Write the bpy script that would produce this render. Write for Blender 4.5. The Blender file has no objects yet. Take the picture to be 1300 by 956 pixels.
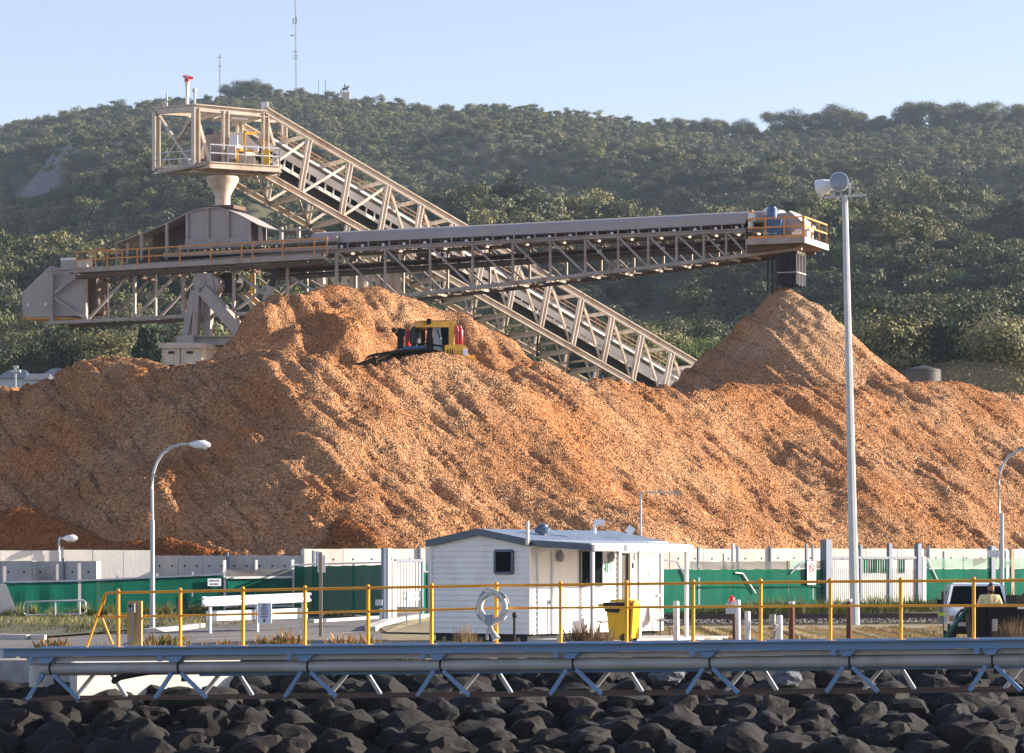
import bpy, bmesh, math, random
import numpy as np
from mathutils import Vector, Matrix, Quaternion
random.seed(7)
RNG = np.random.default_rng(11)
R = math.radians
scene = bpy.context.scene
C = scene.collection
# ------------------------------------------------------------------ camera
F = 3900.0; HC = 2.25; YH = 718.0          # focal length and horizon row measured on the 1300 px wide photograph
cam_d = bpy.data.cameras.new("camera"); cam = bpy.data.objects.new("camera", cam_d); C.objects.link(cam)
cam_d.sensor_width = 36.0; cam_d.sensor_fit = 'HORIZONTAL'; cam_d.lens = 36.0 * F / 1300.0
cam_d.shift_y = (YH - 478.0) / 1300.0
cam.location = (0, 0, HC); cam.rotation_euler = (R(90), 0, 0)
cam_d.clip_start = 1.0; cam_d.clip_end = 12000.0
scene.camera = cam
# ------------------------------------------------------------------ sky, sun, exposure
SUN_EL, SUN_AZ = 18.0, 80.0                # azimuth clockwise from +Y (the viewing direction): low sun on the right
world = bpy.data.worlds.new("World"); scene.world = world; world.use_nodes = True
wn = world.node_tree; bgn = wn.nodes["Background"]
sky = wn.nodes.new("ShaderNodeTexSky"); sky.sky_type = 'NISHITA'; sky.sun_disc = False
sky.sun_elevation = R(SUN_EL); sky.sun_rotation = R(SUN_AZ)
sky.air_density = 1.0; sky.dust_density = 0.5; sky.ozone_density = 1.3
tint = wn.nodes.new("ShaderNodeMix"); tint.data_type = "RGBA"; tint.blend_type = "MULTIPLY"; tint.inputs["Factor"].default_value = 1.0; tint.inputs["B"].default_value = (1.08, 0.93, 1.0, 1)
wn.links.new(sky.outputs[0], tint.inputs["A"]); wn.links.new(tint.outputs["Result"], bgn.inputs[0]); bgn.inputs[1].default_value = 0.084
sd = bpy.data.lights.new("sun", 'SUN'); sd.energy = 5.0; sd.angle = R(0.5); sd.color = (1.0, 0.88, 0.73)
sun = bpy.data.objects.new("sun", sd); C.objects.link(sun)
ldir = Vector((math.sin(R(SUN_AZ)) * math.cos(R(SUN_EL)), math.cos(R(SUN_AZ)) * math.cos(R(SUN_EL)), math.sin(R(SUN_EL))))
sun.rotation_euler = ldir.to_track_quat('Z', 'Y').to_euler()
sun.location = ldir * 300
vs = scene.view_settings
vs.view_transform = 'Standard'; vs.look = 'None'; vs.gamma = 1.0; vs.use_curve_mapping = False; vs.exposure = 1.42
scene.cycles.max_bounces = 6; scene.cycles.diffuse_bounces = 3; scene.cycles.transparent_max_bounces = 12
scene.cycles.volume_bounces = 0
scene.cycles.use_denoising = True
# ------------------------------------------------------------------ helpers
def V(*a): return Vector(a)
def P(px, py, D): return Vector(((px - 650.0) * D / F, D, HC + (YH - py) * D / F))
def lerp(a, b, t): return a + (b - a) * t
def interp(x, tab):
    return float(np.interp(x, [t[0] for t in tab], [t[1] for t in tab]))
class Pl:
    """a vertical plane through two plan points given as (photo column, distance)"""
    def __init__(s, pa, Da, pb, Db):
        s.a = Vector(((pa - 650) * Da / F, Da)); s.b = Vector(((pb - 650) * Db / F, Db))
        s.d = (s.b - s.a).normalized(); s.n = Vector((s.d.y, -s.d.x, 0)); s.d3 = Vector((s.d.x, s.d.y, 0))   # n points to the camera
    def D(s, px):
        k = (px - 650) / F; e = s.b - s.a
        t = (k * s.a.y - s.a.x) / (e.x - k * e.y)
        return s.a.y + t * e.y
    def __call__(s, px, py, off=0.0):
        return P(px, py, s.D(px)) - s.n * off        # off > 0: metres behind the plane
def zg(D): return 0.5 * min(1.0, max(0.0, (D - 85) / 45.0))      # quay ground rises slightly inland
def G(px, D, dz=0.0): return Vector(((px - 650) * D / F, D, zg(D) + dz))
MATS = {}
def mat(name, col, rough=0.65, metal=0.0, var=0.15, scale=1.5, bump=0.0, bscale=14.0, dirt=None, dscale=0.8, damt=0.5, island=0.0, transp=0.0, spec=0.5, emit=0.0, coat=0.0, detail=6.0):
    m = bpy.data.materials.new(name); m.use_nodes = True; MATS[name] = m
    nt = m.node_tree; N = nt.nodes; L = nt.links; b = N["Principled BSDF"]
    b.inputs["Roughness"].default_value = rough; b.inputs["Metallic"].default_value = metal
    b.inputs["Specular IOR Level"].default_value = spec; b.inputs["Coat Weight"].default_value = coat
    tc = N.new("ShaderNodeTexCoord")
    nz = N.new("ShaderNodeTexNoise"); nz.inputs["Scale"].default_value = scale; nz.inputs["Detail"].default_value = detail; nz.inputs["Roughness"].default_value = 0.62
    L.new(tc.outputs["Object"], nz.inputs["Vector"])
    mr = N.new("ShaderNodeMapRange"); mr.inputs[1].default_value = 0.3; mr.inputs[2].default_value = 0.7; mr.inputs[3].default_value = 1 - var; mr.inputs[4].default_value = 1 + var
    L.new(nz.outputs[0], mr.inputs[0])
    hs = N.new("ShaderNodeHueSaturation"); hs.inputs["Color"].default_value = (*col, 1)
    if island:
        g = N.new("ShaderNodeNewGeometry"); m2 = N.new("ShaderNodeMapRange"); m2.inputs[3].default_value = 1 - island; m2.inputs[4].default_value = 1 + island
        L.new(g.outputs["Random Per Island"], m2.inputs[0])
        mm = N.new("ShaderNodeMath"); mm.operation = 'MULTIPLY'; L.new(mr.outputs[0], mm.inputs[0]); L.new(m2.outputs[0], mm.inputs[1]); L.new(mm.outputs[0], hs.inputs["Value"])
    else:
        L.new(mr.outputs[0], hs.inputs["Value"])
    out = hs.outputs[0]
    if dirt is not None:
        n2 = N.new("ShaderNodeTexNoise"); n2.inputs["Scale"].default_value = dscale; n2.inputs["Detail"].default_value = 8; n2.inputs["Roughness"].default_value = 0.7
        mp = N.new("ShaderNodeMapping"); mp.inputs["Scale"].default_value = (1, 1, 0.45); mp.inputs["Location"].default_value = (3.1, 7.7, 1.3)
        L.new(tc.outputs["Object"], mp.inputs[0]); L.new(mp.outputs[0], n2.inputs["Vector"])
        r2 = N.new("ShaderNodeMapRange"); r2.inputs[1].default_value = 0.5; r2.inputs[2].default_value = 0.68; r2.inputs[3].default_value = 0; r2.inputs[4].default_value = damt
        L.new(n2.outputs[0], r2.inputs[0])
        mx = N.new("ShaderNodeMix"); mx.data_type = 'RGBA'; L.new(r2.outputs[0], mx.inputs["Factor"]); L.new(out, mx.inputs["A"]); mx.inputs["B"].default_value = (*dirt, 1)
        out = mx.outputs["Result"]
    L.new(out, b.inputs["Base Color"])
    if bump:
        n3 = N.new("ShaderNodeTexNoise"); n3.inputs["Scale"].default_value = bscale; n3.inputs["Detail"].default_value = 5
        L.new(tc.outputs["Object"], n3.inputs["Vector"])
        bp = N.new("ShaderNodeBump"); bp.inputs["Strength"].default_value = bump; bp.inputs["Distance"].default_value = 0.05
        L.new(n3.outputs[0], bp.inputs["Height"]); L.new(bp.outputs[0], b.inputs["Normal"])
    if transp:
        t = N.new("ShaderNodeBsdfTransparent"); ms = N.new("ShaderNodeMixShader"); ms.inputs[0].default_value = transp
        L.new(b.outputs[0], ms.inputs[1]); L.new(t.outputs[0], ms.inputs[2]); L.new(ms.outputs[0], N["Material Output"].inputs[0])
    return m
def foliage_mat(name, cols, trans=0.25, objvar=0.35):
    """leaves: a colour per leaf island, a shift per tree"""
    m = bpy.data.materials.new(name); m.use_nodes = True; MATS[name] = m
    nt = m.node_tree; N = nt.nodes; L = nt.links; b = N["Principled BSDF"]; b.inputs["Roughness"].default_value = 0.6; b.inputs["Specular IOR Level"].default_value = 0.25
    g = N.new("ShaderNodeNewGeometry"); oi = N.new("ShaderNodeObjectInfo")
    a = N.new("ShaderNodeMath"); a.operation = 'MULTIPLY_ADD'; L.new(g.outputs["Random Per Island"], a.inputs[0]); a.inputs[1].default_value = 0.55
    a2 = N.new("ShaderNodeMath"); a2.operation = 'MULTIPLY'; L.new(oi.outputs["Random"], a2.inputs[0]); a2.inputs[1].default_value = 0.45; L.new(a2.outputs[0], a.inputs[2])
    cr = N.new("ShaderNodeValToRGB"); L.new(a.outputs[0], cr.inputs[0])
    el = cr.color_ramp.elements
    el[0].position = 0; el[0].color = (*cols[0], 1); el[1].position = 1; el[1].color = (*cols[-1], 1)
    for i, c in enumerate(cols[1:-1]): e = el.new((i + 1) / (len(cols) - 1)); e.color = (*c, 1)
    hs = N.new("ShaderNodeHueSaturation"); L.new(cr.outputs[0], hs.inputs["Color"])
    m3 = N.new("ShaderNodeMapRange"); m3.inputs[3].default_value = 1 - objvar; m3.inputs[4].default_value = 1 + objvar; L.new(oi.outputs["Random"], m3.inputs[0]); L.new(m3.outputs[0], hs.inputs["Value"])
    L.new(hs.outputs[0], b.inputs["Base Color"])
    if trans:
        t = N.new("ShaderNodeBsdfTranslucent"); L.new(hs.outputs[0], t.inputs[0])
        ms = N.new("ShaderNodeMixShader"); ms.inputs[0].default_value = trans; L.new(b.outputs[0], ms.inputs[1]); L.new(t.outputs[0], ms.inputs[2]); L.new(ms.outputs[0], N["Material Output"].inputs[0])
    return m
class MB:
    def __init__(s): s.v = []; s.f = []
    def add(s, vs_, fs):
        o = len(s.v); s.v += [tuple(p) for p in vs_]; s.f += [tuple(i + o for i in f) for f in fs]; return s
    def box(s, c, size, rz=0.0):
        x, y, z = size[0] / 2, size[1] / 2, size[2] / 2; cs, sn = math.cos(rz), math.sin(rz); pts = []
        for dz in (-z, z):
            for dx, dy in ((-x, -y), (x, -y), (x, y), (-x, y)):
                pts.append((c[0] + dx * cs - dy * sn, c[1] + dx * sn + dy * cs, c[2] + dz))
        return s.add(pts, [(3, 2, 1, 0), (4, 5, 6, 7), (0, 1, 5, 4), (1, 2, 6, 5), (2, 3, 7, 6), (3, 0, 4, 7)])
    def frame(s, p0, p1, up):
        d = (p1 - p0).normalized(); u = Vector(up) - d * d.dot(Vector(up))
        if u.length < 1e-4: u = Vector((0, 1, 0)) - d * d.y
        u.normalize(); return d, u, d.cross(u)
    def bar(s, p0, p1, w, h=None, up=(0, 0, 1)):
        h = h or w; p0, p1 = Vector(p0), Vector(p1); d, u, r = s.frame(p0, p1, up); pts = []
        for p in (p0, p1):
            for a, b in ((-1, -1), (1, -1), (1, 1), (-1, 1)): pts.append(p + r * a * w / 2 + u * b * h / 2)
        return s.add(pts, [(3, 2, 1, 0), (4, 5, 6, 7), (0, 1, 5, 4), (1, 2, 6, 5), (2, 3, 7, 6), (3, 0, 4, 7)])
    def ibeam(s, p0, p1, w, h, t=0.07, up=(0, 0, 1)):
        p0, p1 = Vector(p0), Vector(p1); d, u, r = s.frame(p0, p1, up)
        s.bar(p0 + u * (h - t) / 2, p1 + u * (h - t) / 2, w, t, up); s.bar(p0 - u * (h - t) / 2, p1 - u * (h - t) / 2, w, t, up)
        return s.bar(p0, p1, t * 0.8, h - 2 * t, up)
    def cyl(s, p0, p1, r0, r1=None, n=10, cap=True):
        r1 = r0 if r1 is None else r1; p0, p1 = Vector(p0), Vector(p1); d, u, r = s.frame(p0, p1, (0, 0, 1)); pts = []
        for p, q in ((p0, r0), (p1, r1)):
            for i in range(n):
                a = 2 * math.pi * i / n; pts.append(p + (r * math.cos(a) + u * math.sin(a)) * q)
        fs = [(i, (i + 1) % n, n + (i + 1) % n, n + i) for i in range(n)]
        if cap: fs += [tuple(range(n - 1, -1, -1)), tuple(range(n, 2 * n))]
        return s.add(pts, fs)
    def tube(s, pts, rad, n=8):
        pts = [Vector(p) for p in pts]; rings = []
        rad = rad if isinstance(rad, (list, tuple)) else [rad] * len(pts)
        for i, p in enumerate(pts):
            d = (pts[min(i + 1, len(pts) - 1)] - pts[max(i - 1, 0)]).normalized()
            u = Vector((0, 0, 1)) - d * d.z
            if u.length < 0.05: u = Vector((0, 1, 0)) - d * d.y
            u.normalize(); r = d.cross(u)
            rings.append([p + (r * math.cos(2 * math.pi * k / n) + u * math.sin(2 * math.pi * k / n)) * rad[i] for k in range(n)])
        fs = []
        for i in range(len(pts) - 1):
            for k in range(n): fs.append((i * n + k, i * n + (k + 1) % n, (i + 1) * n + (k + 1) % n, (i + 1) * n + k))
        fs += [tuple(range(n - 1, -1, -1)), tuple((len(pts) - 1) * n + k for k in range(n))]
        return s.add([q for rg in rings for q in rg], fs)
    def lathe(s, c, prof, n=12, axis=None):
        """profile of (radius, height) turned about z through c (or about the given axis)"""
        pts = []; ax = Vector(axis).normalized() if axis else Vector((0, 0, 1)); q = Vector((0, 0, 1)).rotation_difference(ax)
        for r_, h_ in prof:
            for k in range(n):
                a = 2 * math.pi * k / n; pts.append(Vector(c) + q @ Vector((r_ * math.cos(a), r_ * math.sin(a), h_)))
        fs = [(i * n + k, i * n + (k + 1) % n, (i + 1) * n + (k + 1) % n, (i + 1) * n + k) for i in range(len(prof) - 1) for k in range(n)]
        fs += [tuple(range(n - 1, -1, -1)), tuple((len(prof) - 1) * n + k for k in range(n))]
        return s.add(pts, fs)
    def prism(s, pts, off):
        n = len(pts); pts = [Vector(p) for p in pts]; off = Vector(off)
        return s.add(pts + [p + off for p in pts], [tuple(range(n)), tuple(range(2 * n - 1, n - 1, -1))] + [(i, n + i, n + (i + 1) % n, (i + 1) % n) for i in range(n)])
    def quad(s, a, b, c, d): return s.add([a, b, c, d], [(0, 1, 2, 3)])
    def ell(s, c, r, n=12, m=8):
        prof = [(math.cos(-math.pi / 2 + math.pi * i / m), math.sin(-math.pi / 2 + math.pi * i / m)) for i in range(m + 1)]; pts = []
        for a, h in prof:
            for k in range(n): t = 2 * math.pi * k / n; pts.append((c[0] + r[0] * max(a, .02) * math.cos(t), c[1] + r[1] * max(a, .02) * math.sin(t), c[2] + r[2] * h))
        fs = [(i * n + k, i * n + (k + 1) % n, (i + 1) * n + (k + 1) % n, (i + 1) * n + k) for i in range(m) for k in range(n)]
        return s.add(pts, fs)
OFF = {}
def tagp(o, label=None, cat=None, group=None, kind=None):
    if label: o["label"] = label
    if cat: o["category"] = cat
    if group: o["group"] = group
    if kind: o["kind"] = kind
    return o
def mesh_of(name, v, f, m, smooth=False, recalc=True, angle=0.7):
    me = bpy.data.meshes.new(name); me.from_pydata(v, [], f)
    if recalc and len(f) < 60000:
        b = bmesh.new(); b.from_mesh(me); bmesh.ops.recalc_face_normals(b, faces=b.faces); b.to_mesh(me); b.free()
    if smooth:
        me.shade_smooth(); me.set_sharp_from_angle(angle=angle)
    me.materials.append(m if not isinstance(m, str) else MATS[m]); me.update(); return me
def thing(name, base, label, cat, group=None):
    o = bpy.data.objects.new(name, None); C.objects.link(o); o.location = base; o.empty_display_size = 0.3
    OFF[o.name] = Vector(base); return tagp(o, label, cat, group)
def part(name, mb, m, parent, smooth=False, label=None, kind=None):
    off = OFF[parent.name]
    me = mesh_of(name, [(p[0] - off.x, p[1] - off.y, p[2] - off.z) for p in mb.v], mb.f, m, smooth)
    o = bpy.data.objects.new(name, me); C.objects.link(o); o.parent = parent; OFF[o.name] = off
    return tagp(o, label, None, None, kind)
def solo(name, mb, m, base, label, cat, group=None, smooth=False, kind=None):
    b = Vector(base); me = mesh_of(name, [(p[0] - b.x, p[1] - b.y, p[2] - b.z) for p in mb.v], mb.f, m, smooth)
    o = bpy.data.objects.new(name, me); C.objects.link(o); o.location = b; OFF[o.name] = b
    return tagp(o, label, cat, group, kind)
def setting(name, mb, m, smooth=False, kind="structure"):
    me = mesh_of(name, mb.v, mb.f, m, smooth); o = bpy.data.objects.new(name, me); C.objects.link(o); o["kind"] = kind; return o
def dup(root, loc, rz=None, label=None, scale=None):
    c = root.copy(); C.objects.link(c); c.location = loc; OFF[c.name] = Vector(loc)
    if rz is not None: c.rotation_euler = (0, 0, rz)
    if scale is not None: c.scale = scale if not isinstance(scale, (int, float)) else (scale,) * 3
    if label: c["label"] = label
    for ch in list(root.children):
        d = ch.copy(); C.objects.link(d); d.parent = c
        for g in list(ch.children):
            e = g.copy(); C.objects.link(e); e.parent = d
    return c
def B(): return MB()
def text_part(txt, pos, xdir, updir, h, m, parent, name="lettering", depth=0.006):
    cu = bpy.data.curves.new(name, 'FONT'); cu.body = txt; cu.size = h * 1.38; cu.align_x = 'CENTER'; cu.align_y = 'CENTER'; cu.extrude = depth / 2; cu.resolution_u = 3
    to = bpy.data.objects.new("tmp", cu); C.objects.link(to)
    dg = bpy.context.evaluated_depsgraph_get(); me = bpy.data.meshes.new_from_object(to.evaluated_get(dg)); bpy.data.objects.remove(to)
    x = Vector(xdir).normalized(); u = Vector(updir).normalized(); n = x.cross(u)
    M4 = Matrix((x, u, n)).transposed().to_4x4(); M4.translation = Vector(pos) - OFF[parent.name]
    me.transform(M4); me.materials.clear(); me.materials.append(MATS[m]); me.name = name
    o = bpy.data.objects.new(name, me); C.objects.link(o); o.parent = parent; return o
# value noise in numpy
TAB = RNG.random((8, 256, 256)).astype(np.float32) * 2 - 1
def vn(x, y, k=0):
    xi = np.floor(x).astype(int); yi = np.floor(y).astype(int); fx = x - xi; fy = y - yi
    fx = fx * fx * (3 - 2 * fx); fy = fy * fy * (3 - 2 * fy); T = TAB[k % 8]
    a = T[xi & 255, yi & 255]; b = T[(xi + 1) & 255, yi & 255]; c = T[xi & 255, (yi + 1) & 255]; d = T[(xi + 1) & 255, (yi + 1) & 255]
    return (a * (1 - fx) + b * fx) * (1 - fy) + (c * (1 - fx) + d * fx) * fy
def fbm(x, y, o=4, k=0, g=0.5):
    s = 0; a = 1.0
    for i in range(o): s = s + a * vn(x * 2 ** i + 17.3 * i, y * 2 ** i + 9.1 * i, k + i); a *= g
    return s
def grid_mesh(name, X, Y, Z, m, smooth=True):
    ny, nx = X.shape; v = np.stack([X, Y, Z], -1).reshape(-1, 3).astype(np.float32)
    idx = np.arange(nx * ny).reshape(ny, nx)
    q = np.stack([idx[:-1, :-1], idx[:-1, 1:], idx[1:, 1:], idx[1:, :-1]], -1).reshape(-1, 4)
    return np_mesh(name, v, q, m, smooth)
def np_mesh(name, v, q, m, smooth=False):
    me = bpy.data.meshes.new(name); me.vertices.add(len(v)); me.vertices.foreach_set("co", v.astype(np.float32).ravel())
    k = q.shape[1]; me.loops.add(q.size); me.loops.foreach_set("vertex_index", q.astype(np.int32).ravel())
    me.polygons.add(len(q)); me.polygons.foreach_set("loop_start", np.arange(0, q.size, k, dtype=np.int32))
    me.update(calc_edges=True); me.validate()
    if smooth: me.shade_smooth()
    for mm in (m if isinstance(m, (list, tuple)) else [m]): me.materials.append(MATS[mm] if isinstance(mm, str) else mm)
    return me
# ------------------------------------------------------------------ materials
mat("cream_light", (0.66, 0.585, 0.50), 0.55, var=0.10, scale=1.2, dirt=(0.42, 0.27, 0.16), dscale=1.1, damt=0.5)
mat("cream_steel", (0.53, 0.455, 0.375), 0.55, var=0.14, scale=1.2, dirt=(0.30, 0.165, 0.085), dscale=1.3, damt=0.8)
mat("boom_steel", (0.345, 0.31, 0.29), 0.65, var=0.18, scale=1.2, dirt=(0.22, 0.13, 0.08), dscale=1.1, damt=0.7)
mat("cover_steel", (0.36, 0.325, 0.315), 0.65, var=0.08, scale=0.6, dirt=(0.33, 0.26, 0.22), dscale=0.35, damt=0.5)
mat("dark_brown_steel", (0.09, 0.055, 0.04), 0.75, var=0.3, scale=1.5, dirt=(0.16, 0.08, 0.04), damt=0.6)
mat("white_sheet", (0.78, 0.75, 0.70), 0.45, var=0.06, dirt=(0.55, 0.42, 0.30), dscale=0.7, damt=0.5)
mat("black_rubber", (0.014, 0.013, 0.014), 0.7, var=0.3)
mat("curtain_rubber", (0.016, 0.018, 0.026), 0.6, var=0.3, scale=4, spec=0.25)
mat("rust_rail", (0.62, 0.27, 0.07), 0.6, var=0.2, scale=3, dirt=(0.25, 0.10, 0.04), dscale=2, damt=0.6)
mat("rust_dull", (0.30, 0.17, 0.10), 0.8, var=0.3, scale=3)
mat("yellow_paint", (0.86, 0.37, 0.012), 0.4, var=0.08, scale=3, dirt=(0.55, 0.20, 0.02), dscale=2.5, damt=0.45)
mat("bin_yellow", (0.88, 0.50, 0.01), 0.35, var=0.05, dirt=(0.6, 0.33, 0.02), damt=0.3)
mat("machine_yellow", (0.72, 0.40, 0.04), 0.4, var=0.1, dirt=(0.36, 0.19, 0.08), dscale=2, damt=0.6)
mat("girder_blue", (0.145, 0.27, 0.46), 0.4, var=0.1, scale=0.8, dirt=(0.22, 0.25, 0.27), dscale=0.8, damt=0.5)
mat("pipe_grey", (0.46, 0.455, 0.45), 0.45, metal=0.05, var=0.1, scale=0.7, dirt=(0.20, 0.18, 0.16), damt=0.5)
mat("galvanised", (0.42, 0.45, 0.48), 0.42, metal=0.35, var=0.1, scale=2)
mat("galv_pole", (0.44, 0.47, 0.50), 0.5, metal=0.15, var=0.08, scale=2, dirt=(0.33, 0.34, 0.35), dscale=2, damt=0.4)
mat("lamp_white", (0.75, 0.76, 0.78), 0.35, var=0.05)
mat("lens_glass", (0.20, 0.26, 0.31), 0.12, var=0.15, coat=0.5)
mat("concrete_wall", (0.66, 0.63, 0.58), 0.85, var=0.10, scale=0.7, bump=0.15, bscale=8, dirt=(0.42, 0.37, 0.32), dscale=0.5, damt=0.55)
mat("concrete_stained_shaded", (0.44, 0.43, 0.42), 0.85, var=0.12, scale=0.7, bump=0.15, dirt=(0.09, 0.075, 0.065), dscale=0.33, damt=0.9)  # darker stained concrete; shade of the left-facing walls is put into its colour
mat("hole_dark", (0.02, 0.02, 0.02), 0.9)
mat("mesh_green", (0.002, 0.10, 0.064), 0.95, var=0.22, scale=1.1, dirt=(0.004, 0.145, 0.09), dscale=0.6, damt=0.6, transp=0.02, spec=0.1)
mat("mesh_grey", (0.10, 0.095, 0.09), 0.8, var=0.25, scale=1.5, transp=0.22)
mat("mesh_pale", (0.13, 0.33, 0.25), 0.8, var=0.15, scale=1.2, transp=0.38)
mat("fence_post", (0.40, 0.40, 0.41), 0.5, metal=0.2, var=0.1)
mat("fence_white", (0.72, 0.70, 0.66), 0.5, var=0.08)
mat("fence_navy", (0.13, 0.17, 0.24), 0.5, var=0.1)
mat("asphalt", (0.145, 0.132, 0.125), 0.9, var=0.16, scale=0.35, bump=0.3, bscale=30, dirt=(0.24, 0.21, 0.185), dscale=0.16, damt=0.7)
mat("kerb_concrete", (0.50, 0.47, 0.43), 0.85, var=0.12, bump=0.1)
mat("road_line", (0.42, 0.40, 0.37), 0.8, var=0.3, scale=4)
mat("quay_dirt", (0.24, 0.19, 0.11), 0.95, var=0.3, scale=0.8, bump=0.5, bscale=9, dirt=(0.26, 0.25, 0.09), dscale=0.35, damt=0.85)
mat("ballast_stone", (0.12, 0.115, 0.115), 0.9, var=0.3, scale=3, island=0.7)
mat("rail_steel", (0.06, 0.05, 0.05), 0.5, metal=0.5)
mat("hut_white", (0.80, 0.79, 0.77), 0.5, var=0.04, scale=0.8, dirt=(0.55, 0.49, 0.42), dscale=0.9, damt=0.5)
mat("hut_door", (0.72, 0.66, 0.60), 0.45, var=0.04, dirt=(0.55, 0.48, 0.42), damt=0.3)
mat("roof_sheet", (0.42, 0.48, 0.56), 0.4, metal=0.25, var=0.06)
mat("navy_trim_and_shade", (0.055, 0.085, 0.14), 0.4, var=0.1)
mat("window_glass", (0.008, 0.013, 0.014), 0.25, var=0.2, spec=0.0)
mat("interior_dark", (0.10, 0.07, 0.055), 0.8)
mat("sign_white", (0.76, 0.78, 0.82), 0.5, var=0.04)
mat("sign_navy", (0.02, 0.03, 0.12), 0.6)
mat("sign_green", (0.0, 0.16, 0.09), 0.5)
mat("sign_red", (0.70, 0.03, 0.03), 0.5)
mat("red_paint", (0.55, 0.025, 0.03), 0.3, var=0.1)
mat("red_lamp", (0.85, 0.03, 0.04), 0.2)
mat("timber_post", (0.34, 0.27, 0.20), 0.85, var=0.2, scale=4, bump=0.3)
mat("white_post", (0.76, 0.74, 0.73), 0.7, var=0.12, scale=5, dirt=(0.35, 0.14, 0.08), dscale=3.5, damt=0.6)
mat("rust_post", (0.13, 0.045, 0.025), 0.85, var=0.35, scale=4, dirt=(0.25, 0.09, 0.03), dscale=3, damt=0.6)
mat("tan_board", (0.58, 0.33, 0.11), 0.7, var=0.12, scale=3)
mat("ring_white", (0.70, 0.66, 0.58), 0.6, var=0.12, scale=5, dirt=(0.42, 0.30, 0.20), dscale=5, damt=0.6)
mat("rope", (0.55, 0.52, 0.48), 0.9, var=0.2)
mat("rag_grey", (0.30, 0.34, 0.42), 0.9, var=0.2)
mat("car_white", (0.80, 0.81, 0.83), 0.25, var=0.03, coat=0.5)
mat("car_black", (0.007, 0.007, 0.008), 0.6, var=0.2, spec=0.25)
mat("trailer_green", (0.01, 0.10, 0.06), 0.5, var=0.2)
mat("hi_vis", (0.65, 0.85, 0.02), 0.5)
mat("plastic_grey", (0.30, 0.29, 0.28), 0.5)
mat("motor_blue", (0.03, 0.10, 0.26), 0.4, var=0.15)
mat("skin", (0.47, 0.24, 0.16), 0.55, var=0.06, scale=20)
mat("hair", (0.02, 0.014, 0.011), 0.7)
mat("shirt_yellow", (0.78, 0.66, 0.36), 0.8, var=0.08, scale=9, bump=0.3, bscale=16)
mat("trousers_navy", (0.03, 0.035, 0.06), 0.85, var=0.1)
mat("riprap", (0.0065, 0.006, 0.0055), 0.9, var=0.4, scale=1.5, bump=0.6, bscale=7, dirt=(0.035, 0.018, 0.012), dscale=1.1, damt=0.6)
mat("granite_face", (0.125, 0.122, 0.118), 0.9, var=0.25, scale=0.06, bump=0.4, bscale=0.3, dirt=(0.13, 0.13, 0.11), dscale=0.05, damt=0.8)
mat("hill_soil", (0.075, 0.075, 0.040), 0.95, var=0.35, scale=0.02, dirt=(0.12, 0.10, 0.055), dscale=0.03, damt=0.6)
mat("bark", (0.15, 0.115, 0.09), 0.9, var=0.2, scale=2)
mat("grey_roof", (0.075, 0.08, 0.11), 0.95, var=0.1)
mat("blue_roof", (0.022, 0.042, 0.085), 0.9, var=0.1)
mat("boulder_grey", (0.13, 0.145, 0.165), 0.9, var=0.3, scale=2, bump=0.5)
mat("leather_dark", (0.018, 0.019, 0.022), 0.6)
mat("house_wall", (0.55, 0.58, 0.60), 0.7, var=0.05)
mat("bronze", (0.045, 0.06, 0.05), 0.6)
mat("plinth_stone", (0.55, 0.47, 0.40), 0.8)
mat("mast_paint", (0.34, 0.37, 0.40), 0.6)
# ================================================================== terrain and hill
SKY_T = [(-400,196),(-150,184),(0,172),(60,162),(120,149),(200,138),(230,134),(300,124),(330,122),(375,124),(440,130),(480,136),(540,144),(600,142),(640,142),(690,146),(720,150),(780,156),(850,163),(900,168),(950,174),(975,176),(1000,173),(1050,168),(1100,168),(1150,162),(1200,160),(1240,159),(1300,157),(1450,155),(1700,158)]
SKX = np.array([t[0] for t in SKY_T], float); SKYY = np.array([t[1] for t in SKY_T], float)
PROF_D = np.array([300., 345., 400., 500., 600., 750., 900., 1050., 1200., 1400.])
PROF_T = np.array([1.10, 1.03, 0.94, 0.815, 0.70, 0.545, 0.395, 0.27, 0.14, 0.0])     # 1 = row 480, 0 = the skyline
def terr(X, D):
    X = np.asarray(X, float); D = np.asarray(D, float)
    px = 650 + X * F / np.maximum(D, 40)
    ys = np.interp(px, SKX, SKYY)
    t = np.interp(D, PROF_D, PROF_T)
    y = ys + (492 - ys) * t
    z = HC + (YH - y) * D / F
    # folds: spurs with gentle right flanks and steep left flanks that fall into shade
    env = np.clip((D - 380) / 200, 0, 1) * np.clip((1310 - D) / 260, 0, 1)
    w = X * 0.80 + D * 0.42 + 70 * fbm(X / 260, D / 260, 2, 1)
    ph = (w / 175.0) % 1.0
    saw = np.where(ph < 0.70, ph / 0.70, (1 - ph) / 0.30)
    saw = saw * saw * (3 - 2 * saw)
    amp = 24 + 10 * vn(X / 300, D / 300, 3)
    z = z + env * (amp * (saw - 0.55) + 9 * fbm(X / 70, D / 70, 3, 2))
    zfar = HC + (YH - ys) * 1400 / F - (D - 1400) * 0.15
    z = np.where(D > 1400, zfar, z)
    zq = np.clip((D - 85) / 45, 0, 1) * 0.5
    zt = zq + np.clip((D - 150) / 32, 0, 1) ** 1 * 11.0
    s = np.clip((D - 240) / 70, 0, 1); s = s * s * (3 - 2 * s)
    return zt * (1 - s) + z * s
Ys = np.concatenate([np.arange(74, 150, 2.0), np.arange(150, 400, 5.0), np.arange(400, 1500, 9.0), np.arange(1500, 3300, 90.0)])
Us = np.linspace(-0.36, 0.36, 170)
DD, UU = np.meshgrid(Ys, Us, indexing='ij'); XX = UU * np.maximum(DD, 260)
me = grid_mesh("ground", XX, DD, terr(XX, DD), "quay_dirt"); me.materials.append(MATS["hill_soil"])
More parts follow.
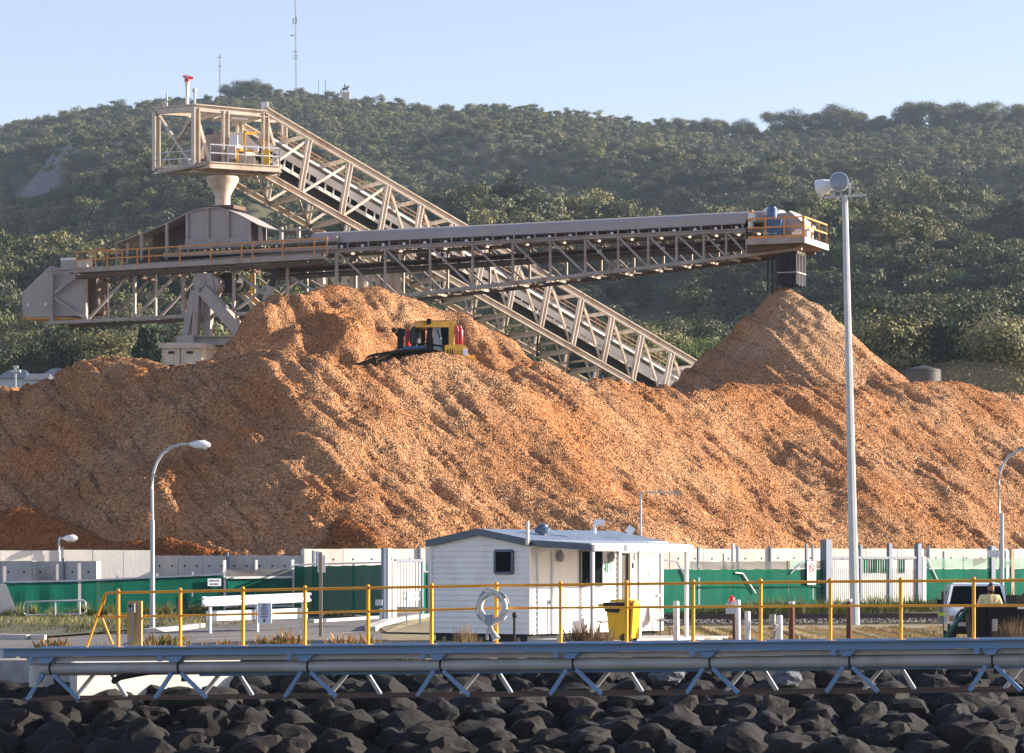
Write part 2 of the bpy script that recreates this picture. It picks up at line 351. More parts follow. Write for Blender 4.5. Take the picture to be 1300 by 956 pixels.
mi = np.where(((DD[:-1, :-1] > 182)).ravel(), 1, 0).astype(np.int32); me.polygons.foreach_set("material_index", mi)
gnd = bpy.data.objects.new("ground", me); C.objects.link(gnd); gnd["kind"] = "structure"
# ------------------------------------------------------------------ trees
foliage_mat("leaf_olive", [(0.030, 0.046, 0.019), (0.068, 0.080, 0.030), (0.135, 0.130, 0.050), (0.225, 0.190, 0.085)], 0.12, 0.42)
foliage_mat("leaf_dark", [(0.024, 0.038, 0.020), (0.048, 0.064, 0.029), (0.08, 0.088, 0.042), (0.115, 0.11, 0.06)], 0.2, 0.35)
foliage_mat("leaf_green", [(0.05, 0.085, 0.022), (0.095, 0.14, 0.03), (0.14, 0.18, 0.045), (0.19, 0.20, 0.07)], 0.25, 0.2)
foliage_mat("leaf_pine", [(0.022, 0.042, 0.024), (0.04, 0.066, 0.032), (0.06, 0.085, 0.042)], 0.1, 0.1)
def crown_np(n, leaf, lobes, seed, flat=0.8, shell=0.75):
    """leaf quads spread over the shells of several lobes; unit crown about 1 across, base at z = 0"""
    r = np.random.default_rng(seed); L = []
    for i in range(lobes):
        a = r.random() * 6.283; q = 0.36 * math.sqrt(r.random()); L.append((q * math.cos(a), q * math.sin(a), 0.28 + 0.42 * r.random() * flat, 0.13 + 0.13 * r.random()))
    L = np.array(L); k = r.integers(0, lobes, n); d = r.normal(size=(n, 3)); d /= np.linalg.norm(d, axis=1)[:, None]
    d[:, 2] = np.abs(d[:, 2]) * np.where(r.random(n) < 0.78, 1, -1)
    rad = L[k, 3] * (shell + (1 - shell) * r.random(n)) * (1 + 0.25 * r.normal(size=n)); c = L[k, :3] + d * rad[:, None] * np.array([1.15, 1.15, 0.75])
    t = np.cross(d + 0.28 * r.normal(size=(n, 3)), r.normal(size=(n, 3))); t /= np.linalg.norm(t, axis=1)[:, None]
    b = np.cross(t, d + 0.35 * r.normal(size=(n, 3))); b /= np.linalg.norm(b, axis=1)[:, None]
    s = leaf * (0.6 + 0.8 * r.random(n))[:, None]; t = t * s; b = b * s * 0.6
    v = np.stack([c - t - b * .4, c - b, c + t + b * .3, c + b], 1).reshape(-1, 3)
    return v, np.arange(4 * n).reshape(n, 4), L
def trunk_mb(L, h0=0.0, thick=0.035):
    m = B(); top = V(0.03, -0.02, 0.30); m.tube([V(0, 0, h0 - .06), V(.012, .01, .12), top], [thick, thick * .75, thick * .55], 6)
    for x, y, z, q in L[:6]: m.tube([V(.01, .01, .14 + .1 * random.random()), V(x * .55, y * .55, z * .62), V(x, y, z)], [thick * .5, thick * .35, thick * .15], 5)
    return m
WOOD = []
src = bpy.data.collections.new("wood_source")
for i in range(7):
    v, q, L = crown_np(950, 0.040, 6 + 2 * (i % 3), 100 + i, (0.6, 0.95, 1.25)[i % 3])
    o = bpy.data.objects.new("woodland_crown", np_mesh("woodland_crown", v, q, "leaf_olive" if i < 4 else "leaf_dark" if i < 6 else "leaf_green")); src.objects.link(o)
# bare granite patch and the positions of the wood
def scatter_wood():
    pts = []; r = np.random.default_rng(5); D = 365.0
    while D < 1460:
        sp = 4.1 + 1.5 * (D - 365) / 1100; w = D * 0.185; xs = np.arange(-w, w, sp)
        x = xs + (r.random(len(xs)) - .5) * sp * 1.1; d = D + (r.random(len(xs)) - .5) * sp * 1.1; pts.append(np.stack([x, d], 1)); D += sp * 0.92
    p = np.concatenate(pts); px = 650 + p[:, 0] * F / p[:, 1]
    z = terr(p[:, 0], p[:, 1]); py = YH - (z - HC) * F / p[:, 1]
    rock = (((px - 52 - (250 - py) * .55) / 36) ** 2 + ((py - 250) / 26) ** 2 < 1) & (p[:, 1] > 500)
    keep = ~rock & (fbm(p[:, 0] / 28, p[:, 1] / 28, 3, 4) > -0.95)
    return p[keep], z[keep]
wp, wz = scatter_wood()
vv = np.stack([wp[:, 0], wp[:, 1], wz - 0.3], 1)
wm = bpy.data.meshes.new("woodland"); wm.vertices.add(len(vv)); wm.vertices.foreach_set("co", vv.astype(np.float32).ravel())
sc = (4.3 + 4.8 * RNG.random(len(vv)) ** 1.6 + 2.2 * np.clip(fbm(vv[:, 0] / 60, vv[:, 1] / 60, 2, 5), -.6, 1)).astype(np.float32)
sc *= np.where(vv[:, 1] > 1150, 0.85, 1.0)
at = wm.attributes.new("size", 'FLOAT', 'POINT'); at.data.foreach_set("value", sc)
wo = bpy.data.objects.new("woodland", wm); C.objects.link(wo); tagp(wo, "dense olive green bushland covering the whole hill behind the port", "woodland", None, "stuff")
ng = bpy.data.node_groups.new("woodland", 'GeometryNodeTree'); ng.interface.new_socket("Geometry", in_out='INPUT', socket_type='NodeSocketGeometry'); ng.interface.new_socket("Geometry", in_out='OUTPUT', socket_type='NodeSocketGeometry')
gi = ng.nodes.new("NodeGroupInput"); go = ng.nodes.new("NodeGroupOutput"); ip = ng.nodes.new("GeometryNodeInstanceOnPoints"); ci = ng.nodes.new("GeometryNodeCollectionInfo")
ci.inputs[0].default_value = src; ci.inputs["Separate Children"].default_value = True; ci.inputs["Reset Children"].default_value = True
ip.inputs["Pick Instance"].default_value = True
rv = ng.nodes.new("FunctionNodeRandomValue"); rv.data_type = 'FLOAT_VECTOR'; rv.inputs[0].default_value = (-0.12, -0.12, 0); rv.inputs[1].default_value = (0.12, 0.12, 6.283)
na = ng.nodes.new("GeometryNodeInputNamedAttribute"); na.data_type = 'FLOAT'; na.inputs[0].default_value = "size"
ng.links.new(gi.outputs[0], ip.inputs["Points"]); ng.links.new(ci.outputs[0], ip.inputs["Instance"]); ng.links.new(rv.outputs[0], ip.inputs["Rotation"]); ng.links.new(na.outputs[0], ip.inputs["Scale"]); ng.links.new(ip.outputs[0], go.inputs[0])
md = wo.modifiers.new("woodland", 'NODES'); md.node_group = ng
# trees one can tell apart: the foot of the hill and the tall ones on the skyline
TREES = []
for kind, leafm, n, leaf in (("gum", "leaf_olive", 7000, 0.0165), ("dark", "leaf_dark", 7000, 0.0165), ("green", "leaf_green", 7000, 0.017)):
    for s in range(3):
        v, q, L = crown_np(n, leaf, 11 + s, 300 + s + 10 * len(kind), 1.0)
        cm = np_mesh("crown", v, q, leafm); t = trunk_mb(L); tm = mesh_of("trunk", t.v, t.f, "bark", True); TREES.append((kind, cm, tm))
def tree(kind, px, D, size, label, group, sz=None, lift=0.0):
    c = [t for t in TREES if t[0] == kind]; _, cm, tm = c[random.randrange(len(c))]
    x = (px - 650) * D / F; r = thing("tree", (x, D, float(terr(x, D)) - 0.2 + lift), label, "tree", group)
    r.rotation_euler = (0, 0, random.random() * 6.28); r.scale = (size, size, sz or size)
    for nm, mm in (("crown", cm), ("trunk", tm)):
        o = bpy.data.objects.new(nm, mm); C.objects.link(o); o.parent = r
LOOK = {"gum": "grey-green clumped gum tree", "dark": "dark rounded tree", "green": "bright green bushy tree"}
ZONES = [(30, "at the left photo edge"), (75, "under the counterweight nose"), (115, "under the counterweight"), (160, "under the tail truss"), (215, "beside the Norfolk pines"), (300, "behind the electrical house"), (345, "right of the portal leg"),
         (640, "in the dip right of the bulldozer"), (690, "under the boom near the dip"), (740, "between boom and conveyor, left part"), (790, "between boom and conveyor, middle part"), (840, "between boom and conveyor, right part"), (885, "above the conveyor's lower end"),
         (930, "close left of the chip cone"), (985, "behind the chip cone's left slope"), (1060, "behind the chip cone's right slope"), (1100, "just right of the floodlight mast"), (1140, "above the cone's right foot"), (1185, "above the stockpile near the small tank"), (1225, "above the stockpile, far right"), (1265, "near the right photo edge"), (1400, "at the right photo edge")]
ORD = ["first", "second", "third", "fourth", "fifth", "sixth", "seventh", "eighth", "ninth", "tenth", "eleventh", "twelfth", "thirteenth", "fourteenth", "fifteenth", "sixteenth", "seventeenth", "eighteenth", "nineteenth", "twentieth"]
random.seed(21); USED = set()
def foot_tree(px, D, k, big=1.0, row=""):
    z = next(t for lim, t in ZONES if px < lim)
    for adj, s in random.sample([("tall ", 9.6), ("low ", 6.4), ("", 8.0)], 3):
        lb = adj + LOOK[k] + " in the " + row + " row " + z
        if lb not in USED: break
    else: return
    USED.add(lb); tree(k, px, D, s * big, lb, "trees along the foot of the hill")
for px in range(-30, 1330, 27):
    if 345 < px < 590: continue
    for D0, row in ((328, "front"), (378, "back")):
        x = px + random.uniform(-13, 13); D = D0 + random.uniform(-14, 14)
        foot_tree(x, D, random.choice(["gum", "gum", "dark", "dark", "green"]), 1.35 if x > 1080 else 1.0, row)
for i, (px, k, s) in enumerate(((1105, "green", 8), (1128, "gum", 12), (1155, "dark", 11), (1192, "dark", 13), (1232, "dark", 12.5), (1272, "gum", 11), (1300, "gum", 12))):
    tree(k, px, 300 + random.uniform(-6, 6), s, "big " + LOOK[k] + ", " + ORD[i] + " from the floodlight mast in the nearest right row", "nearest big trees on the right")
for i, (px, sz) in enumerate(((226, 7), (236, 6), (292, 9.5), (304, 11), (316, 11), (328, 9), (340, 8), (352, 6))):
    tree("gum" if sz < 9 else "dark", px, 1385, sz, ORD[i] + " skyline tree from the left, beside the thin radio mast", "skyline trees left of the tall mast")
for i, (px, sz) in enumerate(((862, 8), (880, 8), (904, 10), (916, 9), (938, 10), (950, 9), (985, 14), (1000, 15), (1014, 12), (1038, 11), (1048, 13), (1062, 15), (1076, 15), (1088, 12), (1105, 9), (1118, 10), (1135, 11), (1152, 14), (1166, 16), (1180, 15), (1196, 12), (1210, 13), (1224, 14), (1240, 12), (1252, 14), (1266, 10), (1285, 11), (1296, 12))):
    lb = (ORD[i] + " tall skyline tree counted from the left on the hill's right half") if i < 14 else (ORD[27 - i] + " tall skyline tree counted from the right photo edge")
    tree(["gum", "dark", "dark"][i % 3], px, 1375 + random.uniform(-10, 10), sz, lb, "tall skyline trees on the right", lift=1.0)
# a Norfolk pine behind the counterweight end of the stacker
def pine(px, D, h, label):
    x = (px - 650) * D / F; bz = float(terr(x, D)); r = thing("pine_tree", (x, D, bz), label, "tree"); t = B(); t.cyl((x, D, bz - .3), (x, D, bz + h), .35, .06, 7); part("trunk", t, "bark", r)
    vs_ = []; rr = np.random.default_rng(9)
    for i in range(22):
        z = h * (.12 + .88 * i / 22); L = (1 - i / 22) * h * .30 + .5
        for k in range(9):
            a = 6.283 * (k + rr.random() * .5) / 9
            for j in range(16):
                s = L * (j + .5) / 16; c = np.array([x + s * math.cos(a), D + s * math.sin(a), bz + z + .10 * s - .25 * rr.random()]); u = rr.normal(size=3) * .26; w = rr.normal(size=3) * .22; w[2] *= .5
                vs_ += [c - u, c - w, c + u, c + w]
    v = np.array(vs_) - np.array(r.location)[None]; o = bpy.data.objects.new("crown", np_mesh("crown", v, np.arange(len(v)).reshape(-1, 4), "leaf_pine")); C.objects.link(o); o.parent = r
pine(188, 300, 9.0, "dark conical Norfolk pine left of the electrical house")
pine(205, 312, 7.5, "smaller dark Norfolk pine close behind the electrical house")
# bare rock on the left of the hill
def rock_face():
    Dc = 800.0
    best = None
    for D in np.arange(520, 1300, 4.0):
        x = (55 - 650) * D / F; y = YH - (float(terr(x, D)) - HC) * F / D
        if best is None or abs(y - 250) < best[0]: best = (abs(y - 250), D)
    Dc = best[1]; u = np.linspace(-1, 1, 40); w = np.linspace(-1, 1, 40); U, W = np.meshgrid(u, w)
    X0 = (52 - 650) * Dc / F; sx = 40 * Dc / F; X = X0 + U * sx + W * sx * .25; D = Dc + W * 62
    inside = np.clip(1.15 - np.sqrt(U ** 2 + W ** 2) - .2 * fbm(U * 3, W * 3, 3, 2), -.3, 1)
    Z = terr(X, D) - 1.5 + 9 * np.clip(inside, -.2, .5) + .6 * fbm(X / 5, D / 9, 3, 6)
    o = bpy.data.objects.new("rock_face", grid_mesh("rock_face", X, D, Z, "granite_face")); C.objects.link(o); o["kind"] = "structure"
rock_face()
# ================================================================== wood chip piles
def chip_mat(name, cols, bumpd=0.06):
    m = bpy.data.materials.new(name); m.use_nodes = True; MATS[name] = m; nt = m.node_tree; N = nt.nodes; L = nt.links; b = N["Principled BSDF"]; b.inputs["Roughness"].default_value = 0.85; b.inputs["Specular IOR Level"].default_value = 0.15
    tc = N.new("ShaderNodeTexCoord"); g = N.new("ShaderNodeNewGeometry")
    vo = N.new("ShaderNodeTexVoronoi"); vo.inputs["Scale"].default_value = 13.0; L.new(tc.outputs["Object"], vo.inputs["Vector"])
    sp = N.new("ShaderNodeSeparateColor"); L.new(vo.outputs["Color"], sp.inputs[0])
    mx = N.new("ShaderNodeMath"); mx.operation = 'ADD'; L.new(sp.outputs[0], mx.inputs[0]); L.new(g.outputs["Random Per Island"], mx.inputs[1]); fr = N.new("ShaderNodeMath"); fr.operation = 'FRACT'; L.new(mx.outputs[0], fr.inputs[0])
    cr = N.new("ShaderNodeValToRGB"); L.new(fr.outputs[0], cr.inputs[0]); el = cr.color_ramp.elements
    el[0].position = 0; el[0].color = (*cols[0], 1); el[1].position = 1; el[1].color = (*cols[-1], 1)
    for i, c in enumerate(cols[1:-1]): e = el.new((i + 1) / (len(cols) - 1)); e.color = (*c, 1)
    nz = N.new("ShaderNodeTexNoise"); nz.inputs["Scale"].default_value = 0.22; nz.inputs["Detail"].default_value = 5; L.new(tc.outputs["Object"], nz.inputs["Vector"])
    mr = N.new("ShaderNodeMapRange"); mr.inputs[1].default_value = .35; mr.inputs[2].default_value = .7; L.new(nz.outputs[0], mr.inputs[0])
    mm = N.new("ShaderNodeMix"); mm.data_type = 'RGBA'; mm.blend_type = 'MULTIPLY'; L.new(mr.outputs[0], mm.inputs["Factor"]); L.new(cr.outputs[0], mm.inputs["A"]); mm.inputs["B"].default_value = (0.84, 0.66, 0.50, 1)
    L.new(mm.outputs["Result"], b.inputs["Base Color"])
    bp = N.new("ShaderNodeBump"); bp.inputs["Strength"].default_value = 0.9; bp.inputs["Distance"].default_value = bumpd; L.new(vo.outputs["Distance"], bp.inputs["Height"]); L.new(bp.outputs[0], b.inputs["Normal"])
chip_mat("chip_fresh", [(0.20, 0.085, 0.034), (0.38, 0.183, 0.080), (0.45, 0.235, 0.108), (0.51, 0.292, 0.150), (0.62, 0.43, 0.27)])
chip_mat("chip_old", [(0.14, 0.05, 0.018), (0.27, 0.105, 0.035), (0.36, 0.15, 0.05), (0.46, 0.22, 0.085)])
chip_mat("chip_pale", [(0.26, 0.13, 0.06), (0.40, 0.225, 0.118), (0.46, 0.275, 0.15), (0.52, 0.33, 0.19), (0.62, 0.44, 0.28)])
def ridge(pts, Dtab=None):
    out = []
    for i in range(len(pts) - 1):
        a, b = pts[i], pts[i + 1]
        for t in np.linspace(0, 1, 7)[:-1]:
            px = lerp(a[0], b[0], t); D = lerp(a[2], b[2], t) if Dtab is None else interp(px, Dtab); p = P(px, lerp(a[1], b[1], t), D); out.append((p.x, p.y, p.z))
    p = P(*pts[-1]) if Dtab is None else P(pts[-1][0], pts[-1][1], interp(pts[-1][0], Dtab)); out.append((p.x, p.y, p.z)); return out
def pile(name, label, RP, slope, x0, x1, d0, d1, step, m, nchip, csize, lump=0.3, streak=0.16, skew=0.75, back=None, seed=0, fine=0.05, front=None):
    xs = np.arange(x0, x1, step); ds = np.arange(d0, d1, step); X, D = np.meshgrid(xs, ds)
    wx = X + 0.5 * vn(X / 3.1, D / 3.1, 6) ; wd = D + 0.5 * vn(X / 3.7 + 9, D / 3.3, 7)
    H = np.full(X.shape, -50.0)
    for (x, d, z) in RP:
        q = np.sqrt((wx - x) ** 2 + (wd - d) ** 2 + 0.25) - 0.5
        s = slope if back is None else np.where(wd > d, back, slope)
        H = np.maximum(H, z - s * q)
    top = max(r[2] for r in RP)
    drop = top - H
    big = 0.55 * fbm(X / 6.5 + seed, D / 9.0, 2, 4) * np.clip(drop / 3, 0, 1)
    lumps = big + lump * np.where(X < -5, 1.0 + 2.3 * np.clip((-5 - X) / 4, 0, 1), 1.0) * fbm(X / 2.6 + seed, D / 2.6, 3, 0) + 0.55 * lump * np.maximum(0, fbm(X / 1.1 + seed, D / 1.1, 2, 3))
    u = X - skew * drop
    st = streak * (fbm(u / 0.9 + seed, drop / 3.4 + 0.25 * X / 3.0, 3, 2) - 2.3 * np.clip(fbm(u / 0.50 + 40 + seed, drop / 1.9 + .2 * X, 3, 5) - .34, 0, .6))
    fn = fine * fbm(X / 0.42, D / 0.42, 3, 4)
    edge = np.clip(drop / 1.5, 0.15, 1)
    Z = H + edge * (lumps + st) + fn
    base = terr(X, D) - 0.4
    wd_ = np.interp(650 + X * F / D, [-60, 195, 195.5, 386, 1330], [120.2, 122.8, 123.8, 121.5, 141.0])
    Z = np.minimum(Z, 2.55 + np.maximum(0, D - wd_ - 0.35) * 1.1)
    Z = np.where(D < wd_ + 0.33, -1.0, Z)
    Z = np.maximum(Z, base)
    o = bpy.data.objects.new(name, grid_mesh(name, X, D, Z, m)); C.objects.link(o); tagp(o, label, "wood chips")
    # loose chips lying on the surface, as real flakes
    r = np.random.default_rng(50 + seed); ii = r.random(nchip * 4) * (X.shape[0] - 1.01); jj = r.random(nchip * 4) * (X.shape[1] - 1.01)
    i0 = ii.astype(int); j0 = jj.astype(int); fi = ii - i0; fj = jj - j0
    def samp(A): return (A[i0, j0] * (1 - fi) + A[i0 + 1, j0] * fi) * (1 - fj) + (A[i0, j0 + 1] * (1 - fi) + A[i0 + 1, j0 + 1] * fi) * fj
    cx, cd, cz = samp(X), samp(D), samp(Z); gx = (Z[i0, j0 + 1] - Z[i0, j0]) / step; gd = (Z[i0 + 1, j0] - Z[i0, j0]) / step
    ok = (cz > samp(base) + 0.05) & (gd > -0.35) & (cz > HC + (YH - 712) * cd / F)
    idx = np.nonzero(ok)[0][:nchip]; c = np.stack([cx, cd, cz], 1)[idx]; n = len(idx)
    nor = np.stack([-gx[idx], -gd[idx], np.ones(n)], 1); nor /= np.linalg.norm(nor, axis=1)[:, None]
    nn = nor + 0.2 * r.normal(size=(n, 3)); nn /= np.linalg.norm(nn, axis=1)[:, None]
    t = np.cross(nn, r.normal(size=(n, 3))); t /= np.linalg.norm(t, axis=1)[:, None]; b = np.cross(nn, t)
    s = csize * (0.45 + 1.1 * r.random(n) ** 1.6)[:, None]; t = t * s; b = b * s * 0.5; c = c + nor * csize * 0.05; h = nn * s * .1
    v = np.stack([c - t - b, c + t - b * .7 + h, c + t * .9 + b, c - t * .8 + b + h], 1).reshape(-1, 3)
    k = bpy.data.objects.new("loose_chips", np_mesh("loose_chips", v, np.arange(4 * n).reshape(n, 4), m)); C.objects.link(k); k.parent = o; k["kind"] = "stuff"
    return o
DT = [(-60,150),(150,146),(250,143.5),(400,138.5),(460,139.5),(560,143.5),(700,149.5),(900,158),(1100,167),(1300,176),(1400,181)]
MAIN = [(-90,484,0),(-40,482,0),(0,479,0),(40,480,0),(60,477,0),(85,467,0),(120,457,0),(150,453,0),(180,459,0),(205,467,0),(225,475,0),(245,474,0),(262,463,0),(300,450,0),(330,441,0),(355,441,0),(400,453,0),(455,461,0),(475,459,0),(500,452,0),(545,446,0),(570,450,0),(600,462,0),(622,472,0),(640,475,0),(660,464,0),(685,459,0),(710,466,0),(760,481,0),(830,488,0),(880,493,0),(930,489,0),(985,491,0),(1010,491,0),(1060,489,0),(1090,497,0),(1110,490,0),(1160,485,0),(1200,484,0),(1240,493,0),(1300,501,0),(1380,508,0)]
pile("woodchip_stockpile", "long orange-brown wood chip stockpile behind the concrete wall", ridge(MAIN, DT), 0.74, -27, 42, 118, 184, 0.13, "chip_fresh", 300000, 0.058, lump=0.15, streak=0.22, skew=1.3, seed=1)
pile("woodchip_mound", "upper wood chip mound under the stacker boom behind the bulldozer", ridge([(318,462,152),(340,432,153),(362,395,154),(385,374,155),(405,368,156),(430,364,157),(455,366,158),(482,364,158),(510,374,159),(545,388,160),(575,396,160),(592,402,160),(606,440,160)]), 0.80, -16, 2, 138, 166, 0.14, "chip_fresh", 60000, 0.058, lump=0.26, streak=0.16, seed=2)
pile("woodchip_cone", "tall cone of fresh pale wood chips under the discharge chute", ridge([(1000,367,173.4),(1003,365,173.4),(1006,367,173.4)]), 0.94, -0.5, 32, 150, 192, 0.14, "chip_pale", 70000, 0.058, lump=0.09, streak=0.20, skew=1.0, seed=3)
pile("woodchip_heap", "low dark red-brown chip heap in front of the stockpile at far left", ridge([(-40,668,133.2),(0,655,133),(34,643,132.5),(60,654,131.5),(115,676,129.6),(150,684,128.6),(200,692,127),(260,698,125.4),(330,704,123.4)]), 0.78, -25, -8, 118, 141, 0.13, "chip_old", 36000, 0.055, lump=0.10, streak=0.1, seed=4)
pile("woodchip_heap", "heap of dark chips added for the shaded hollow left of the hut", ridge([(372,640,131.5),(395,634,131),(412,645,130),(440,666,127.8),(465,682,126),(495,698,124.6)]), 0.80, -11, -3, 118, 137, 0.12, "chip_old", 14000, 0.055, lump=0.10, streak=0.1, seed=6)  # bump of dark chips added so its shaded flank stands for a hollow
# ================================================================== the sloping truss conveyor with its head frame
PI_ = Pl(290, 188.0, 890, 204.5)
WD = 5.0
inc = thing("truss_conveyor", PI_(600, 500), "cream steel truss conveyor sloping down right from a railed head frame", "conveyor")
NI = PI_.n; UPV = V(0, 0, 1)
def PX(x, y, off): return PI_(x + 10.3 * off, y, off)
def topc(px): return 140.5 + (px - 338) * 0.5882
def botc(px): return 225.0 + (px - 343) * 0.5667
def im(name, fn, m="cream_steel", parent=None, smooth=False):
    b = B(); fn(b); return part(name, b, m, parent or inc, smooth)
for off, nm in ((0, "chord"), (WD, "chord")):
    t0, t1 = PI_(338, 140.5, off), PI_(897, topc(897), off); b0, b1 = PI_(290, botc(290), off), PI_(897, botc(897), off)
    im("chord", lambda b: b.ibeam(t0, t1, .30, .42)); im("chord", lambda b: b.ibeam(b0, b1, .30, .42))
tops = [338, 393, 445, 493, 535, 575, 616, 657, 697.7, 738, 776.8, 814.5, 853, 892]
def botpx(x): return x - 11.5
for i, x in enumerate(tops):
    bx = botpx(x)
    for off in (0, WD):
        if i == 0: continue
        w = .34 if off == 0 else .28
        im("vertical", lambda b: b.ibeam(PI_(x, topc(x) + 5, off), PI_(bx, botc(bx) - 4, off), w, .30, .06, up=PI_.d3), "cream_light")
    im("cross_beam", lambda b: b.bar(PI_(x, topc(x) - 2, .2), PI_(x, topc(x) - 2, WD - .2), .2, .2)) if i else None
    im("cross_beam", lambda b: b.ibeam(PI_(bx, botc(bx) + 3, .2), PI_(bx, botc(bx) + 3, WD - .2), .22, .34))
    if i < len(tops) - 1:
        nx = tops[i + 1]; nb = botpx(nx)
        im("bottom_bracing", lambda b: b.bar(PI_(bx, botc(bx) + 4, .3), PI_(nb, botc(nb) + 4, WD - .3), .12, .14), "dark_brown_steel" if i % 3 == 2 else "cream_steel")
        im("bottom_bracing", lambda b: b.bar(PI_((bx + nb) / 2, botc((bx + nb) / 2) + 4, .2), PI_((bx + nb) / 2, botc((bx + nb) / 2) + 4, WD - .2), .12, .14))
        for off in (0, WD):
            if x < 493:   # rising diagonals on the left, falling ones on the right
                im("diagonal", lambda b: b.bar(PI_(bx + 3 if i else 352, (botc(bx) if i else 208) - 3, off), PI_(nx - 1, topc(nx) + 4, off), .16, .16), "cream_light")
            else:
                im("diagonal", lambda b: b.bar(PI_(x + 2, topc(x) + 5, off + .1), PI_(nb - 1, botc(nb) - 4, off + .1), .13, .13))
def band(name, y0, y1, x0, x1, off, th, m, slope0, slope1=None):
    s1 = slope0 if slope1 is None else slope1
    im(name, lambda b: b.prism([PX(x0, y0, off), PX(x1, y0 + (x1 - x0) * slope0, off), PX(x1, y1 + (x1 - x0) * s1, off), PX(x0, y1, off)], -NI * th), m)
# curved white belt hood
hb = B(); n = 9; x0, x1 = 330, 880; c0, c1 = PX(x0, 171.5, 2.1) , PX(x1, 171.5 + (x1 - x0) * .593, 2.1); ax = (c1 - c0).normalized(); up = (UPV - ax * ax.z).normalized(); ring = []
for c in (c0, c1):
    for k in range(n + 1):
        a = math.pi * k / n; ring.append(c + NI * math.cos(a) * 1.25 + up * (math.sin(a) * .35 - .12))
hb.add(ring, [(k, k + 1, n + 2 + k, n + 1 + k) for k in range(n)]); part("belt_hood", hb, "white_sheet", inc, True)
band("belt_hood_side", 172, 182, 330, 880, 0.86, .05, "white_sheet", .593)
band("stringer", 192.5, 197, 330, 880, 0.78, .16, "white_sheet", .5705)
band("side_sheet", 197.5, 216, 330, 880, 1.05, .06, "black_rubber", .5705, .5667)
band("belt", 180, 195, 330, 880, 1.6, 1.2, "black_rubber", .583)
k = 0
for x in np.arange(340, 880, 10.4):
    k += 1; y = 181 + (x - 330) * .593; y2 = 193.5 + (x - 330) * .5705
    im("idler_post", lambda b: b.bar(PX(x, y, .80), PX(x - 2, y2, .80), .085, .10, up=NI), "white_sheet")
# far walkway handrail and cable tray, rusty
for dz in (0, 5.5): im("handrail", lambda b: b.bar(PX(345, 158 + dz, 3.9), PX(850, 158 + dz + 505 * .588, 3.9), .05, .05), "rust_dull")
for x in np.arange(352, 850, 13): im("handrail_post", lambda b: b.bar(PX(x, 157 + (x - 345) * .588, 3.9), PX(x, 171 + (x - 345) * .588, 3.9), .05, .05), "rust_dull")
band("walkway", 175, 177, 345, 850, 4.4, .9, "dark_brown_steel", .588)
band("cable_tray", 168, 171, 345, 850, 4.0, .25, "boom_steel", .588)
im("end_bracket", lambda b: b.bar(PI_(893, 470), PI_(872, 488), .16, .16)); im("end_plate", lambda b: b.prism([PI_(890, 466), PI_(900, 470), PI_(893, 482), PI_(888, 478)], -NI * .3))
# end frame of the head: side plane through the corner at column 247.5 running back to the left
PE = Pl(197.6, PI_.D(247.5) + 7.2, 247.5, PI_.D(247.5)); NE = PE.n
im("head_beam", lambda b: b.ibeam(PI_(247, 136.5), PI_(338, 145), .32, .44)); im("head_beam", lambda b: b.ibeam(PE(247, 136.5), PE(197, 141), .32, .44))
im("head_beam", lambda b: b.ibeam(PI_(247, 214.5), PI_(352, 220), .3, .40)); im("head_beam", lambda b: b.ibeam(PE(247, 214.5), PE(197, 217), .3, .40))
b3 = PE(197.6, 141); b4 = PE(197.6, 141) + PI_.d3 * 9.0
im("head_beam", lambda b: b.ibeam(b3, b4, .3, .4)); im("head_beam", lambda b: b.ibeam(PI_(286, 140), PI_(286, 140, WD), .25, .35)); im("head_beam", lambda b: b.ibeam(PI_(336, 145), PI_(336, 145, WD), .25, .35))
def hpost(P0, P1, w=.5): im("head_post", lambda b: b.ibeam(P0, P1, w, .40, .08, up=PI_.d3))
hpost(PE(198.5, 142), PE(198.5, 217)); hpost(PI_(248.5, 137), PI_(248.5, 214)); hpost(PI_(286, 141), PI_(286, 212), .42); hpost(PI_(336.8, 146), PI_(336.8, 211), .36)
bk = PE(225, 140) + PI_.d3 * 4.2; hpost(bk, bk - UPV * 3.4, .34); bk2 = PE(199, 141) + PI_.d3 * 8.8; hpost(bk2, bk2 - UPV * 3.5, .3)
im("head_brace", lambda b: b.bar(PE(202, 147), PE(244, 209), .16, .16)); im("head_brace", lambda b: b.bar(PE(242, 150, .12), PE(203, 210, .12), .14, .14)); im("head_brace", lambda b: b.cyl(PE(232, 148, .5), PE(214, 184, .5), .14), smooth=True)
im("head_brace", lambda b: b.bar(PI_(249, 144), PI_(267, 208), .17, .17)); im("head_brace", lambda b: b.bar(PI_(340, 152, .1), PI_(349, 184, .1), .14, .14))
# platform around the head, railed
def Q(px, py, o): return PI_(px, py, -o)
PO = 2.0
im("platform_floor", lambda b: b.prism([Q(249, 211, PO), Q(338, 216, PO), PI_(338, 216, 3.5), PI_(228, 210, 3.5)], V(0, 0, -.12)), "boom_steel")
im("platform_fascia", lambda b: b.ibeam(Q(249, 214, PO), Q(339, 219.5, PO), .2, .40, .06)); im("platform_fascia", lambda b: b.ibeam(Q(249, 214, PO), PE(199, 216, 0), .2, .38, .06)); im("platform_fascia", lambda b: b.ibeam(Q(339, 219.5, PO), PI_(339, 219.5), .2, .40, .06))
def rail(P0, P1, hz, n, m, parent, w=.055, ends=True, toe=None):
    b = B()
    for q in (hz, hz * .55): b.bar(P0 + UPV * q, P1 + UPV * q, w, w)
    part("handrail", b, m, parent)
    for i in range(n + 1):
        p = P0.lerp(P1, i / n); b = B(); b.bar(p, p + UPV * hz, w * 1.1, w * 1.1, up=(1, 0, 0)); part("handrail_post", b, m, parent)
    if toe: b = B(); b.bar(P0 + UPV * .07, P1 + UPV * .07, .03, .15); part("toe_board", b, toe, parent)
